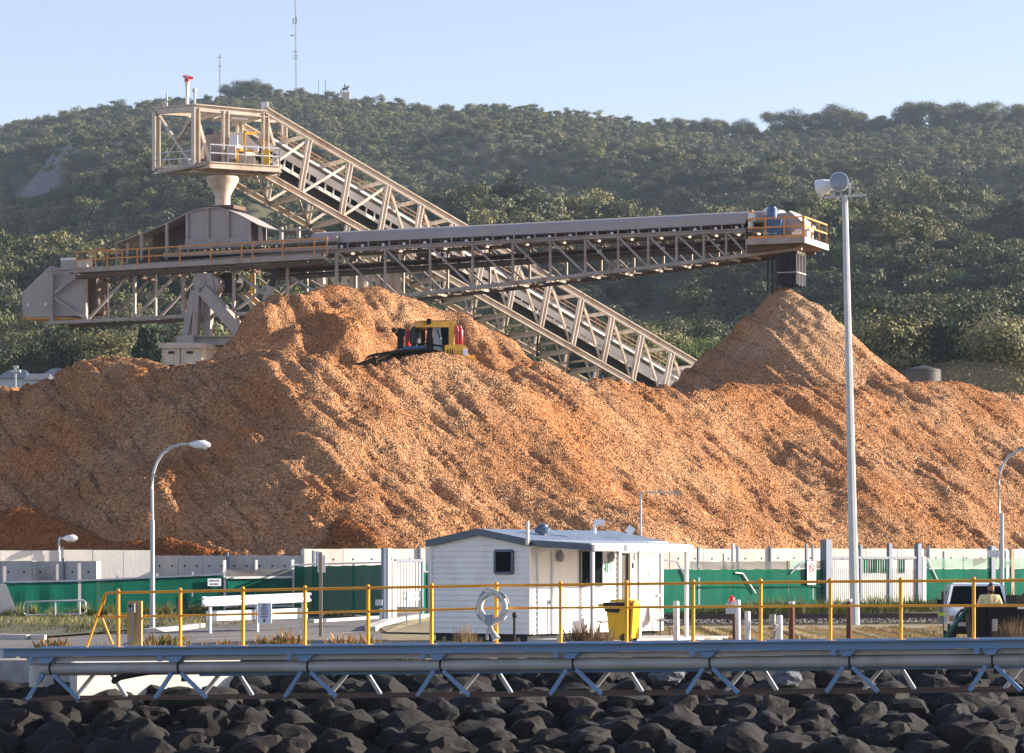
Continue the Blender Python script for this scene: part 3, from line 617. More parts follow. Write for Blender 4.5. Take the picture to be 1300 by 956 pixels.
rail(Q(250, 211.5, PO), Q(338, 216.5, PO), 1.12, 4, "galvanised", inc, .07); rail(Q(338, 216.5, PO), PI_(338, 216.5), 1.1, 2, "galvanised", inc, .06); rail(PE(245, 212), PE(200, 214.5), 1.0, 3, "galvanised", inc, .05); rail(PI_(339, 216, -.2), PI_(353, 224, -.2), 1.0, 2, "galvanised", inc, .05)
im("head_chute", lambda b: b.prism([PI_(254, 213, 1.0), PI_(258, 200, 1.0), PI_(272.5, 168, 1.0), PI_(300, 167, 1.0), PI_(318, 190, 1.0), PI_(318, 213, 1.0)], -NI * 2.6), "boom_steel")
im("head_hood", lambda b: b.prism([PI_(296, 165, .9), PI_(318, 166, .9), PI_(336, 183, .9), PI_(336, 196, .9), PI_(296, 196, .9)], -NI * 2.4), "white_sheet")
im("head_motor", lambda b: (b.cyl(PI_(302, 196, -.3), PI_(302, 196, .9), .38, n=10), b.box(PI_(302, 205, 0.1), (1.1, 1.0, .5))), "boom_steel", smooth=True)
for a, c in (((306, 170), (306, 210)), ((329, 178), (329, 211)), ((306, 171), (321, 170)), ((300, 192), (324, 193)), ((297, 192), (297, 211))): im("guard_frame", lambda b: b.bar(PI_(*a, -.5), PI_(*c, -.5), .14, .14, up=(1, 0, 0)), "machine_yellow")
im("guard_box", lambda b: b.box(PI_(334, 201, -.45), (.42, .5, .9)), "machine_yellow"); im("guard_box", lambda b: b.box(PI_(314, 206, -.2), (.8, .6, .5)), "cream_steel")
im("control_box", lambda b: b.box(PI_(292, 180, -.6), (.46, .3, .62)), "sign_white"); im("control_box", lambda b: b.box(PI_(319, 190, -.7), (.3, .2, .36)), "sign_white"); im("control_box", lambda b: b.box(PI_(291, 196, -.5), (.4, .3, .7)), "cream_steel")
im("vent_drum", lambda b: b.cyl(PI_(278.5, 167, 1.5), PI_(278.5, 160, 1.5), .34, n=12), "navy_trim_and_shade", smooth=True)
for a in ((214, 194), (227, 187)): im("hose_reel", lambda b: (b.lathe(PE(*a, 2.0) - NE * .2, [(.42, 0), (.42, .1), (.25, .12), (.25, .4), (.42, .42), (.42, .5)], 14, NE)), "red_paint", smooth=True)
im("reel_stand", lambda b: (b.bar(PE(221, 192, 2.2), PE(221, 214, 2.2), .1), b.bar(PE(214, 196, 2.2), PE(214, 214, 2.2), .1)), "galvanised")
im("roof_sheet", lambda b: b.prism([PI_(290, 143, .3), PI_(336, 146, .3), PI_(336, 146, 3.4), PI_(296, 144, 3.4)], V(0, 0, -.06)), "boom_steel"); im("light_tube", lambda b: b.bar(PI_(296, 149, .2), PI_(316, 151, .2), .14, .12), "sign_white")
# instruments standing on the head frame
im("siren_mast", lambda b: (b.cyl(PE(222, 140, .8), PE(222, 106, .8), .11), b.cyl(PE(222, 106, .8), PE(222, 103, .8), .16)), "white_sheet", smooth=True)
im("siren", lambda b: (b.cyl(PE(222, 103, .8), PE(222, 97.5, .8), .17), b.bar(PE(219.5, 96, .8), PE(226.5, 98, .8), .3, .16)), "red_paint", smooth=True)
im("aerial", lambda b: (b.cyl(PE(239, 138, .4), PE(239, 114, .4), .07), b.cyl(PE(239, 116, .4), PE(239, 112, .4), .13)), "galvanised"); im("aerial", lambda b: (b.cyl(PE(206, 141, .3), PE(206, 119, .3), .06), b.bar(PE(203, 132, .3), PE(209, 126, .3), .08), b.bar(PE(202.5, 128, .3), PE(202.5, 138, .3), .12)), "galvanised")
im("flood_lamp", lambda b: (b.bar(PI_(333, 144), PI_(333, 136), .1), b.box(PI_(336, 133), (.42, .3, .32))), "lamp_white"); im("flood_lamp", lambda b: (b.box(PI_(353, 176, 2), (.7, .5, 1.1)), b.bar(PI_(353, 182, 2), PI_(353, 195, 2), .1)), "pipe_grey")
# trestle that carries the conveyor, seen behind the upper chip mound
for x in (431, 473, 482, 515, 523):
    z0 = PI_(x, 338, 2.5); wdt = .75 if x in (482, 523) else .5
    im("trestle_leg", lambda b: b.bar(z0, V(z0.x, z0.y, 11.3), wdt, .55, up=(0.5, .866, 0)))
im("trestle_beam", lambda b: b.ibeam(PI_(425, 339, 2.4), PI_(528, 339, 2.4), .4, .4))
for a, c in (((494, 342), (486, 388)), ((498, 342), (512, 388)), ((440, 342), (466, 385)), ((462, 342), (450, 385))): im("trestle_brace", lambda b: b.bar(PI_(*a, 2.5), PI_(*c, 2.5), .32, .32, up=(1, 0, 0)))
# ================================================================== stacker with its long level boom
PB = Pl(60, 190.0, 1050, 171.0); NB = PB.n; WB = 2.6
stk = thing("stacker", V(PB(270, 430).x, PB(270, 430).y + 1.5, 11.5), "grey steel stacker with a long covered boom, arched hood and angular counterweight at left", "stacker")
def sm(name, fn, m="boom_steel", smooth=False):
    b = B(); fn(b); return part(name, b, m, stk, smooth)
def yt(x): return interp(x, [(60, 346), (108, 343), (425, 318), (540, 312), (740, 301.5), (954, 292), (980, 291)])
def yb(x): return interp(x, [(60, 410), (220, 402), (300, 398), (360, 396), (508, 376), (560, 370), (740, 349), (780, 346), (868, 334), (955, 322.5), (1018, 315)])
def yd(x): return interp(x, [(100, 345), (360, 330.5), (417, 327)])
for off in (0, WB):
    for a, c in ((62, 300), (300, 430), (430, 540), (540, 740), (740, 975)): sm("chord", lambda b: b.ibeam(PB(a, yt(a), off), PB(c, yt(c), off), .22, .22, .05))
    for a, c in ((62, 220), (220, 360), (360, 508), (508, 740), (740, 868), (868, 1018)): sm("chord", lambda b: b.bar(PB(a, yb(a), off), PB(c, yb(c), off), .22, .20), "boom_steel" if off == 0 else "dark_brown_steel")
    vx = [427.5, 489, 546, 600, 651, 698.5, 743, 785, 823, 859, 893.5, 922, 948]; lx = [66.5, 109, 171, 233, 297, 365, 427.5]
    for i, x in enumerate(vx):
        sm("vertical", lambda b: b.bar(PB(x, yt(x) + 2, off), PB(x, yb(x) - 2, off), .13, .12, up=PB.d3))
        if i < len(vx) - 1: sm("diagonal", lambda b: b.bar(PB(x + 2, yt(x) + 3, off + .02), PB(vx[i + 1] - 2, yb(vx[i + 1]) - 3, off + .02), .11, .11))
        if off == 0:
            sm("cross_strut", lambda b: b.bar(PB(x, yb(x), .1), PB(x, yb(x), WB - .1), .14, .12), "cream_steel")
            sm("cross_strut", lambda b: b.bar(PB(x, yt(x), .1), PB(x, yt(x), WB - .1), .14, .12), "cream_steel")
            sm("lacing", lambda b: b.bar(PB(x, yb(x), .2), PB(x + 20, yb(x + 20), WB - .2), .09, .09), "dark_brown_steel")
            sm("work_lamp", lambda b: b.box(PB(x + 14, yt(x) + 17, .5), (.26, .26, .22)), "sign_white") if i % 2 == 0 and x > 540 else None
    for i, x in enumerate(lx):
        sm("vertical", lambda b: b.bar(PB(x, yt(x) + 2, off), PB(x, yb(x) - 2, off), .26 if i in (0, 1, 3) else .18, .16, up=PB.d3))
    for (xa, ya, xb, yb_) in ((68, 373, 100, 349), (69, 378, 107, 404), (113, 404, 164, 349), (174, 401, 224, 348), (238, 398, 262, 352), (301, 393, 352, 352), (304, 350, 362, 392), (370, 352, 424, 384)): sm("diagonal", lambda b: b.bar(PB(xa, ya, off + .02), PB(xb, yb_, off + .02), .16, .14))
for x in np.arange(130, 960, 44): sm("return_idler", lambda b: b.cyl(PB(x, yt(x) + 14, .3), PB(x, yt(x) + 14, WB - .3), .1), "dark_brown_steel", True)
for dy, m, h in ((10, "dark_brown_steel", .10), (18, "black_rubber", .12)): sm("return_belt", lambda b: b.prism([PB(330, yt(330) + dy + 6, .25), PB(960, yt(960) + dy - 1, .25), PB(960, yt(960) + dy - 1, WB - .25), PB(330, yt(330) + dy + 6, WB - .25)], V(0, 0, -h)), m)
# hood over the belt
hb = B(); n = 10; prevs = []; xs = [393, 480, 570, 660, 740, 820, 900, 945, 985]
for x in xs:
    y0 = interp(x, [(393, 309.5), (400, 309), (660, 297.8), (900, 286), (985, 281)]); yt_ = interp(x, [(393, 294.5), (660, 282), (900, 269.5), (985, 265.5)])
    pa = PB(x, y0, .1); hgt = PB(x, yt_, .1).z - pa.z + .08
    for k in range(n + 1):
        a = math.pi * k / n; hb.v.append(tuple(pa - NB * (1 - math.cos(a)) * (WB - .2) / 2 + UPV * hgt * (math.sin(a) ** .55 if 0 < k < n else 0)))
for i in range(len(xs) - 1):
    for k in range(n): hb.f.append((i * (n + 1) + k, i * (n + 1) + k + 1, (i + 1) * (n + 1) + k + 1, (i + 1) * (n + 1) + k))
hb.f.append(tuple(range(n + 1))); hb.f.append(tuple(range((len(xs) - 1) * (n + 1), len(xs) * (n + 1))))
part("boom_hood", hb, "cover_steel", stk, True)
sm("belt", lambda b: b.prism([PB(300, 317.5, .5), PB(960, 283, .5), PB(960, 283, WB - .5), PB(300, 317.5, WB - .5)], V(0, 0, -.22)), "black_rubber")
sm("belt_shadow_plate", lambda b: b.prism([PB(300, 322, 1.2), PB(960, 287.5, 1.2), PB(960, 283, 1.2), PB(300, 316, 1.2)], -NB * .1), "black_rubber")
i = 0
for x in np.arange(309, 955, 13.2):
    y0 = interp(x, [(300, 313), (393, 309.5), (660, 297.8), (945, 283.5)]); i += 1
    sm("idler_bracket", lambda b: b.bar(PB(x, y0, .05), PB(x, yt(x) - 1, .05), .09 if i % 2 else .24, .08, up=PB.d3), "boom_steel" if i % 2 else "dark_brown_steel")
    if i % 2 == 0: sm("idler_roller", lambda b: b.cyl(PB(x + 5, (y0 + yt(x)) / 2, .06), PB(x + 5, (y0 + yt(x)) / 2, .2), .09), "sign_white", True)
# walkway on the tail half
sm("walkway", lambda b: b.prism([PB(104, yd(104), -.9), PB(417, yd(417), -.9), PB(417, yd(417), 0), PB(104, yd(104), 0)], V(0, 0, -.16)), "boom_steel")
sm("walkway_fascia", lambda b: b.bar(PB(104, yd(104), -.93), PB(417, yd(417), -.93), .06, .30)); sm("walkway_bearer", lambda b: b.bar(PB(104, yd(104) + 8, -.5), PB(417, yd(417) + 8, -.5), .5, .22), "dark_brown_steel")
px_ = [107, 131, 146, 165, 184, 199, 238, 277, 316, 330, 368, 408, 424]
for x in px_: sm("handrail_post", lambda b: b.bar(PB(x, yd(x), -.95), PB(x, yd(x) - 22.5, -.95), .085, .085, up=(1, 0, 0)), "rust_rail")
for dy in (22.5, 12.5): sm("handrail", lambda b: b.bar(PB(105, yd(105) - dy, -.95), PB(425, yd(425) - dy, -.95), .075, .075), "rust_rail")
for a in (137, 131): sm("handrail", lambda b: b.bar(PB(a, yd(a) - 25, -.95), PB(a, yd(a) - 25, 1.5), .075, .075), "rust_rail")
# bars behind the rail: impact rollers, skirt boxes and rails under the arched hood
sm("skirt_beam", lambda b: b.bar(PB(228, 315, -.1), PB(430, 303.5, -.1), .3, .28)); sm("skirt_beam", lambda b: b.bar(PB(210, 324.5, -.2), PB(430, 314.5, -.2), .2, .26))
sm("impact_bed", lambda b: b.prism([PB(200, 330, .2), PB(393, 322, .2), PB(393, 311, .2), PB(200, 321, .2)], -NB * 2), "black_rubber")
for x in np.arange(212, 392, 7.5): sm("impact_roller", lambda b: b.cyl(PB(x, 318.5 - (x - 212) * .045, .05), PB(x, 325 - (x - 212) * .045, .05), .1), "dark_brown_steel", True)
sm("tail_guard", lambda b: b.box(PB(188, 328, .8), (2.2, 1.2, 1.0), -.38), "dark_brown_steel")
# arched transfer hood
arc = [(145, 309), (180, 296), (212, 283), (238, 270), (251, 265.5), (264, 263), (277, 263), (290, 266), (304, 272), (317, 279), (328, 285), (340, 289.5), (352, 291.5), (362, 291.5)]
DH = 2.3
rf = B(); k = len(arc)
for x, y in arc: rf.v.append(tuple(PB(x, y, -.05)))
for x, y in arc: rf.v.append(tuple(PB(x, y, DH)))
for x, y in arc: rf.v.append(tuple(PB(x, y + 1.4, -.05)))
for x, y in arc: rf.v.append(tuple(PB(x, y + 1.4, DH)))
for q in range(k - 1): rf.f += [(q, q + 1, k + q + 1, k + q), (2 * k + q, 3 * k + q, 3 * k + q + 1, 2 * k + q + 1), (q, 2 * k + q, 2 * k + q + 1, q + 1), (k + q, k + q + 1, 3 * k + q + 1, 3 * k + q)]
part("arched_roof", rf, "cover_steel", stk, True)
sub = [(238, 270), (251, 265.5), (264, 263), (277, 263), (290, 266), (304, 272), (317, 279)]
for i in range(4):
    xa = [238, 264, 290, 317][i]; xb = [264, 290, 317, 317][i]
    if xa == xb: break
    top = [(x, y + 1.5) for x, y in sub if xa <= x <= xb]
    sm("hood_panel", lambda b: b.prism([PB(x, y, .08) for x, y in top] + [PB(xb, 306.5 - (xb - 238) * .03, .08), PB(xa, 308.5 - (xa - 264) * .03, .08)], -NB * .06), "cover_steel")
    sm("hood_panel", lambda b: b.prism([PB(x, y, DH - .1) for x, y in top] + [PB(xb, 306, DH - .1), PB(xa, 308, DH - .1)], -NB * .06), "cover_steel")
low = [(145, 309), (180, 296), (212, 283), (238, 270)]
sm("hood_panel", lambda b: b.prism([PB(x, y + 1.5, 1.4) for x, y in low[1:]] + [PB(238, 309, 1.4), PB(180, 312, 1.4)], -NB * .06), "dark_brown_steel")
for x, y in ((180, 296), (212, 283), (238, 270), (264, 263.5), (290, 266.5), (317, 279)): sm("hood_rib", lambda b: b.bar(PB(x, y + 1, -.02), PB(x, 313 - (x - 180) * .03 if x > 230 else 330, -.02), .14, .16, up=PB.d3))
for x in (330, 356, 378): sm("hood_post", lambda b: b.bar(PB(x, 288, .1), PB(x, 322, .1), .2, .2, up=PB.d3))
sm("hood_sill", lambda b: b.bar(PB(236, 308, -.06), PB(320, 305, -.06), .12, .34)); sm("top_rail", lambda b: b.bar(PB(352, 292, .1), PB(394, 291, .1), .1, .1))
for x in (146, 160): sm("hood_post", lambda b: b.bar(PB(x, 308, .2), PB(x, 338, .2), .12, .12, up=PB.d3))
# feed hopper above the hood
hc = PB(271, 263, 1.2)
def zrow(y): return PB(271, y, 1.2).z
sm("feed_hopper", lambda b: b.lathe((hc.x, hc.y, 0), [(1.0, zrow(222)), (1.0, zrow(226)), (.46, zrow(246)), (.46, zrow(258)), (.7, zrow(258.5)), (.7, zrow(263))], 20), "cream_steel", True)
sm("feed_flange", lambda b: b.box((hc.x + .2, hc.y, zrow(262)), (1.9, 1.6, .22), -.4), "dark_brown_steel")
# counterweight
sm("counterweight", lambda b: b.prism([PB(25, 372, .2), PB(61.5, 337, .2), PB(64, 350, .2), PB(64, 402, .2), PB(27.5, 402, .2)], -NB * 2.2), "cover_steel"); sm("counterweight", lambda b: b.prism([PB(65, 349, .3), PB(105, 346.5, .3), PB(106, 400, .3), PB(65, 401.5, .3)], -NB * 2.1), "cover_steel")
sm("ballast_block", lambda b: b.prism([PB(106, 348, .6), PB(116, 348, .6), PB(116, 397, .6), PB(106, 399, .6)], -NB * 1.2), "dark_brown_steel")
sm("counterweight_base", lambda b: b.prism([PB(27.5, 402.3, .3), PB(88, 402.3, .3), PB(88, 405, .3), PB(30, 405, .3)], -NB * 2), "rust_rail"); sm("winch_box", lambda b: b.prism([PB(74, 342, .3), PB(98, 340.5, .3), PB(98, 329, .3), PB(74, 330, .3)], -NB * 1.3), "cover_steel"); sm("winch_cover", lambda b: b.box(PB(101, 335, .6), (.7, .8, .6), -.35), "cream_steel"); sm("winch_cover", lambda b: b.box(PB(79, 328, .8), (.9, .5, .18), -.35), "white_sheet")
for x, y in ((34, 387), (56.5, 386)): sm("lifting_boss", lambda b: b.cyl(PB(x, y, .15), PB(x, y, .3), .12), "galvanised")
# portal
sm("pivot_bracket", lambda b: (b.prism([PB(252, 354, -.7), PB(256, 348, -.7), PB(275, 348, -.7), PB(279, 369, -.7), PB(254, 369, -.7)], -NB * .5))); sm("pivot_pin", lambda b: (b.cyl(PB(260, 359, -.85), PB(260, 359, 0), .24, n=8), b.cyl(PB(260, 359, -.80), PB(260, 359, 0), .42, n=16)), smooth=True); sm("slew_disc", lambda b: b.cyl(PB(273, 362, -.6), PB(273, 362, .3), .55, n=18), smooth=True); sm("slew_drive", lambda b: b.cyl(PB(284, 358, .3), PB(284, 358, 1.6), .62, n=16), "black_rubber", True)
sm("portal_leg", lambda b: b.bar(PB(253, 370, -.5), PB(241, 427, -.5), .45, .45, up=NB)); sm("portal_leg", lambda b: b.ibeam(PB(259, 369, -.75), PB(256, 427, -.75), .36, .4, .06, up=NB)); sm("portal_leg", lambda b: b.bar(PB(267, 369, -.2), PB(266, 427, -.2), .5, .4, up=NB)); sm("portal_leg", lambda b: b.bar(PB(287, 398, 1.2), PB(287, 428, 1.2), .4, .4, up=NB))
sm("portal_strut", lambda b: b.bar(PB(266, 370, -.65), PB(319, 430, -.65), .72, .62, up=NB)); sm("strut_shoe", lambda b: b.prism([PB(310, 425, -1.0), PB(321, 417, -1.0), PB(333, 430, -1.0), PB(322, 436, -1.0)], -NB * .8))
for a in ((313, 428, 324, 419), (317, 432, 328, 423.5)): sm("shoe_rib", lambda b: b.bar(PB(a[0], a[1], -1.03), PB(a[2], a[3], -1.03), .1, .12, up=NB))
sm("luff_cylinder", lambda b: b.cyl(PB(348, 364, -.4), PB(329, 424, -.4), .26), smooth=True); sm("luff_rod", lambda b: b.cyl(PB(357, 338, -.4), PB(348, 364, -.4), .2), "black_rubber", True)
sm("access_stair", lambda b: (b.bar(PB(289, 368, 1.5), PB(336, 416, 1.5), .15, .3), b.bar(PB(293, 368, 2.2), PB(340, 416, 2.2), .15, .3)), "cream_steel"); sm("ladder", lambda b: (b.bar(PB(301, 345, 1.8), PB(301, 465, 1.8), .12), b.bar(PB(305, 345, 1.8), PB(305, 465, 1.8), .12)), "machine_yellow"); sm("stair_plate", lambda b: b.prism([PB(307, 401, .9), PB(325, 401, .9), PB(327, 420, .9)], -NB * .1), "dark_brown_steel")
sm("portal_beam", lambda b: b.ibeam(PB(235, 433, -.6), PB(318, 433, -.6), .6, .55)); sm("portal_beam", lambda b: b.bar(PB(235, 433, -.75), PB(256, 433, -.75), .7, .52)); sm("portal_beam", lambda b: b.ibeam(PB(240, 433, 3.0), PB(330, 433, 3.0), .6, .55)); sm("portal_deck", lambda b: b.prism([PB(236, 438, -.6), PB(325, 438, -.6), PB(325, 438, 3), PB(236, 438, 3)], V(0, 0, -.1)), "dark_brown_steel")
for x in (291, 304, 240, 316): z1 = PB(x, 438, .6); sm("travel_leg", lambda b: b.bar(z1, V(z1.x, z1.y, 11.4), .42, .4, up=NB), "cream_steel")
# electrical house under the portal
eh = PB(251, 470, -2.2); sm("electrical_house", lambda b: b.prism([PB(228, 441, -2.2), PB(278, 441, -2.2), PB(278, 490, -2.2), PB(228, 490, -2.2)], -NB * 2.6), "cream_steel")
sm("house_roof", lambda b: b.prism([PB(225.5, 438.5, -2.4), PB(279.5, 438.5, -2.4), PB(279.5, 445, -2.4), PB(225.5, 445, -2.4)], -NB * 3.0), "cream_steel")
for x in (240, 263): sm("house_vent", lambda b: b.box(PB(x, 450.5, -2.22), (.4, .06, .15), -.37), "hole_dark"); sm("house_vent", lambda b: b.box(PB(x, 467.5, -2.22), (.4, .06, .15), -.37), "hole_dark")
sm("house_joint", lambda b: b.box(PB(251, 460, -2.21), (.04, .04, 1.6), -.37), "dark_brown_steel")
# head platform at the boom tip
sm("tip_floor", lambda b: b.prism([PB(954, 307.5, -1.0), PB(1027, 304.5, -1.0), PB(1027, 304.5, 3.6), PB(954, 307.5, 3.6)], V(0, 0, -.14)), "boom_steel"); sm("tip_fascia", lambda b: b.bar(PB(954, 309.5, -1.02), PB(1028, 306.5, -1.02), .08, .32)); ex = PB(1028, 306.5, -1.02); ey = PB(1028, 306.5, 3.6); sm("tip_fascia", lambda b: b.bar(ex, ey, .08, .32), "white_sheet")  # end fascia white: its sunlit look is put into the colour
rail(PB(955, 306, -1.0), PB(1026, 303, -1.0), 1.12, 3, "rust_rail", stk, .085, toe="rust_rail"); rail(PB(1027, 303, -1.0), PB(1027, 303, 3.5), 1.12, 3, "rust_rail", stk, .085); rail(PB(955, 306, -1.0), PB(955, 306, 0.2), 1.12, 1, "rust_rail", stk, .085)
sm("tip_housing", lambda b: b.prism([PB(973, 302, .1), PB(973, 271.5, .1), PB(1001, 269.5, .1), PB(1019, 285, .1), PB(1019, 300, .1)], -NB * 2.0), "cover_steel"); sm("tip_housing_flap", lambda b: b.prism([PB(1001.5, 268.5, .05), PB(1021, 285, .05), PB(1021, 285, 2.2), PB(1001.5, 268.5, 2.2)], V(.02, -.01, .06)), "white_sheet")
sm("drive_motor", lambda b: (b.cyl(PB(983, 297, -.4), PB(983, 266, -.4), .30, n=12), b.cyl(PB(983, 266, -.4), PB(983, 263.5, -.4), .22, n=12), b.box(PB(989, 290, -.4), (.6, .5, .9), -.35)), "motor_blue", True); sm("drive_shaft", lambda b: b.cyl(PB(973, 298, -.5), PB(990, 298, -.5), .16), "galvanised", True); sm("air_tank", lambda b: b.cyl(PB(971, 270.5, .1), PB(978, 268, .1), .28), "white_sheet", True)
sm("tip_step", lambda b: (b.box(PB(1019, 298, -.3), (.9, .6, .25), -.37), b.box(PB(1021, 293, -.1), (.9, .6, .12), -.37)), "white_sheet")
sm("beacon_post", lambda b: (b.cyl(PB(955, 292, -.3), PB(955, 271, -.3), .14), b.cyl(PB(958.5, 282, -.3), PB(958.5, 272, -.3), .14)), "white_sheet", True); sm("beacon", lambda b: b.cyl(PB(956, 271, -.3), PB(956, 268, -.3), .13), "rust_rail", True)
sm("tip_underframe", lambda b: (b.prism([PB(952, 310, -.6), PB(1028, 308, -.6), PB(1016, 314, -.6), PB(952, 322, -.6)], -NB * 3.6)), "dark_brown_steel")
# rubber discharge curtain, strips hanging side by side
c0 = PB(986, 320, .1); e1 = PB.d3; e2 = -NB; w1 = PB(1010, 320, .1); L1 = (w1 - c0).length
def strips(p, d, L, n, m):
    for i in range(n):
        a = p + d * L * (i + .04) / n; c = p + d * L * (i + .96) / n; o = d.cross(UPV) * (.03 if i % 2 else -.03); q = random.uniform(-.05, .05)
        sm("curtain_strip", lambda b: b.prism([a + o, c + o, c + o * .3 + V(0, 0, -1.84 + q), a + o * .3 + V(0, 0, -1.84 + q)], d.cross(UPV) * .03), m)
strips(c0, e1, L1, 7, "curtain_rubber"); strips(c0 + e1 * L1, e2, 1.7, 6, "curtain_rubber"); strips(c0 + e2 * 1.7, e1, L1, 7, "curtain_rubber"); strips(c0, e2, 1.7, 6, "curtain_rubber")
sm("curtain_band", lambda b: (b.bar(c0 - e2 * .06 + V(0, 0, -1.15), c0 + e1 * L1 - e2 * .06 + V(0, 0, -1.15), .03, .04), b.bar(c0 + e1 * (L1 + .06) + V(0, 0, -1.15), c0 + e1 * (L1 + .06) + e2 * 1.7 + V(0, 0, -1.15), .03, .05)), "rope")
sm("chute_throat", lambda b: b.box(c0 + e1 * L1 / 2 + e2 * .85 + V(0, 0, .12), (1.2, 1.7, .5), -.37), "dark_brown_steel")
for x, o, y in ((973.5, .2, 373), (976.5, .6, 377), (979.5, .9, 369)): sm("hanging_chain", lambda b: b.bar(PB(x, 318, o), PB(x, y, o), .09, .07, up=NB), "black_rubber" if x < 979 else "dark_brown_steel")
# ================================================================== bulldozer on the stockpile, facing left
PD = Pl(463, 146.4, 607, 147.6); ND = PD.n
bz = PD(560, 463)
dz = thing("bulldozer", bz, "yellow bulldozer half hidden behind the stockpile crest facing left", "bulldozer")
def dm(name, fn, m="machine_yellow", smooth=False):
    b = B(); fn(b); return part(name, b, m, dz, smooth)
def slab(pts, o0, th): return lambda b: b.prism([PD(x, y, o0) for x, y in pts], -ND * th)
dm("bonnet", slab([(509, 445), (513, 441), (550, 440), (550, 462), (509, 462)], .7, 1.3), "leather_dark"); dm("blade", slab([(463, 457), (470, 453.5), (497, 449.5), (541, 445.5), (541, 443), (497, 446), (468, 451)], -.9, 1.2), "car_black"); dm("blade", slab([(464, 458), (472, 454), (476, 470), (468, 474)], -.9, 4.4), "car_black")
for o in (.1, 2.1): dm("track", slab([(492, 452), (500, 449), (541, 447.5), (590, 457), (597, 466), (588, 476), (500, 476), (488, 462)], o, .55), "car_black")
dm("push_arm", slab([(470, 462), (540, 460), (540, 466), (470, 468)], -.3, .25))
dm("exhaust_stack", lambda b: (b.cyl(PD(513, 444, 1.0), PD(513.5, 418, 1.0), .16), b.cyl(PD(513.5, 424, 1.0), PD(514.5, 415, 1.0), .2)), "car_black", True); dm("mirror", lambda b: (b.ell(PD(503, 418, .6), (.12, .08, .12)), b.ell(PD(507.5, 423, .6), (.11, .08, .11)), b.bar(PD(503, 418, .7), PD(512, 426, .9), .04)), "car_black", True)
pc = PD(531.5, 436, .9); dm("air_cleaner", lambda b: b.lathe((pc.x, pc.y, pc.z), [(.08, -.4), (.10, 0), (.27, .05), (.29, .5), (.25, .72), (.14, .86), (.02, .9)], 14), "leather_dark", True)
dm("engine_cover", slab([(513, 443), (516, 439), (542, 438), (544, 445), (513, 446)], .3, 1.6), "motor_blue")
for x, o in ((546, .3), (546, 2.1)): dm("cab_pillar", slab([(542, 443), (545, 409), (551, 409), (550, 446), (544, 446)], o, .14), "car_black")
dm("cab_roof", slab([(531, 415), (533, 407.5), (574, 407), (577, 415)], .2, 2.1)); dm("roof_post", slab([(571, 408), (578, 407), (577, 438), (571, 436)], .2, .2)); dm("roof_post", slab([(571, 408), (578, 407), (577, 438), (571, 436)], 2.0, .2))
dm("cab_window", slab([(551.5, 415), (561, 415), (564, 446), (552, 443)], .32, .05), "lens_glass"); dm("cab_window", slab([(533, 415), (544, 415), (543, 436), (533, 436)], 2.1, .05), "window_glass"); dm("cab_frame", slab([(561, 414), (572, 414), (572, 440), (564, 446)], .3, .1), "window_glass"); dm("roof_lamp", lambda b: b.box(PD(545, 408, .1), (.2, .2, .25)), "car_black")
for y in (411, 417, 423, 429, 435): dm("guard_bar", slab([(533, y), (544, y), (544, y + .8), (533, y + .8)], .24, .04), "car_black")
dm("cab_sill", slab([(551, 436), (572, 440), (572, 442), (551, 438)], .22, .1), "car_black"); dm("door_handle", slab([(560, 428), (562.5, 428), (562.5, 430), (560, 430)], .24, .05), "sign_white"); dm("wiper", slab([(556, 417), (557, 417), (561, 430), (560, 430)], .28, .03), "car_black")
for x in (566, 569, 572): dm("louvre", slab([(x + 2, 443), (x + 3.2, 443.4), (x + 3.2, 450), (x + 2, 449)], -.03, .02), "car_black")
dm("hydraulic_ram", lambda b: b.cyl(PD(478, 456, .2), PD(512, 444, .2), .09), "galvanised", True); dm("roof_rack", slab([(534, 406), (573, 405.6), (573, 407), (534, 407.2)], .5, 1.4), "leather_dark")
dm("operator_seat", slab([(553, 428), (560, 428), (562, 446), (552, 446)], .9, .6), "car_black")
for x in (581.5, 586): q = PD(x, 437, .2); dm("fire_extinguisher", lambda b: b.lathe((q.x, q.y, q.z), [(.10, 0), (.115, .04), (.115, .66), (.07, .76), (.04, .84), (.04, .9)], 10), "red_paint", True)
q = PD(524.5, 438, 1.5); dm("fire_extinguisher", lambda b: b.lathe((q.x, q.y, q.z), [(.13, 0), (.14, .05), (.14, .75), (.06, .9)], 10), "red_paint", True)
dm("fuel_tank", slab([(565, 438), (588, 437), (594, 441), (594, 458), (565, 452)], .0, 2.2)); dm("data_plate", slab([(588, 442), (593.5, 443), (594, 452), (588, 451)], -.03, .02), "sign_white"); dm("ripper", slab([(595, 452), (606, 449), (609, 458), (607, 466), (598, 464)], .6, 1.1))
# ================================================================== quay: water, rocks, road, verge
w = B(); w.box((0, 24, -1.9), (260, 96, .5)); wat = mat("harbour_water", (0.006, 0.010, 0.013), 0.08, var=0.1, spec=0.5, bump=0.35, bscale=1.4); setting("water", w, "harbour_water")
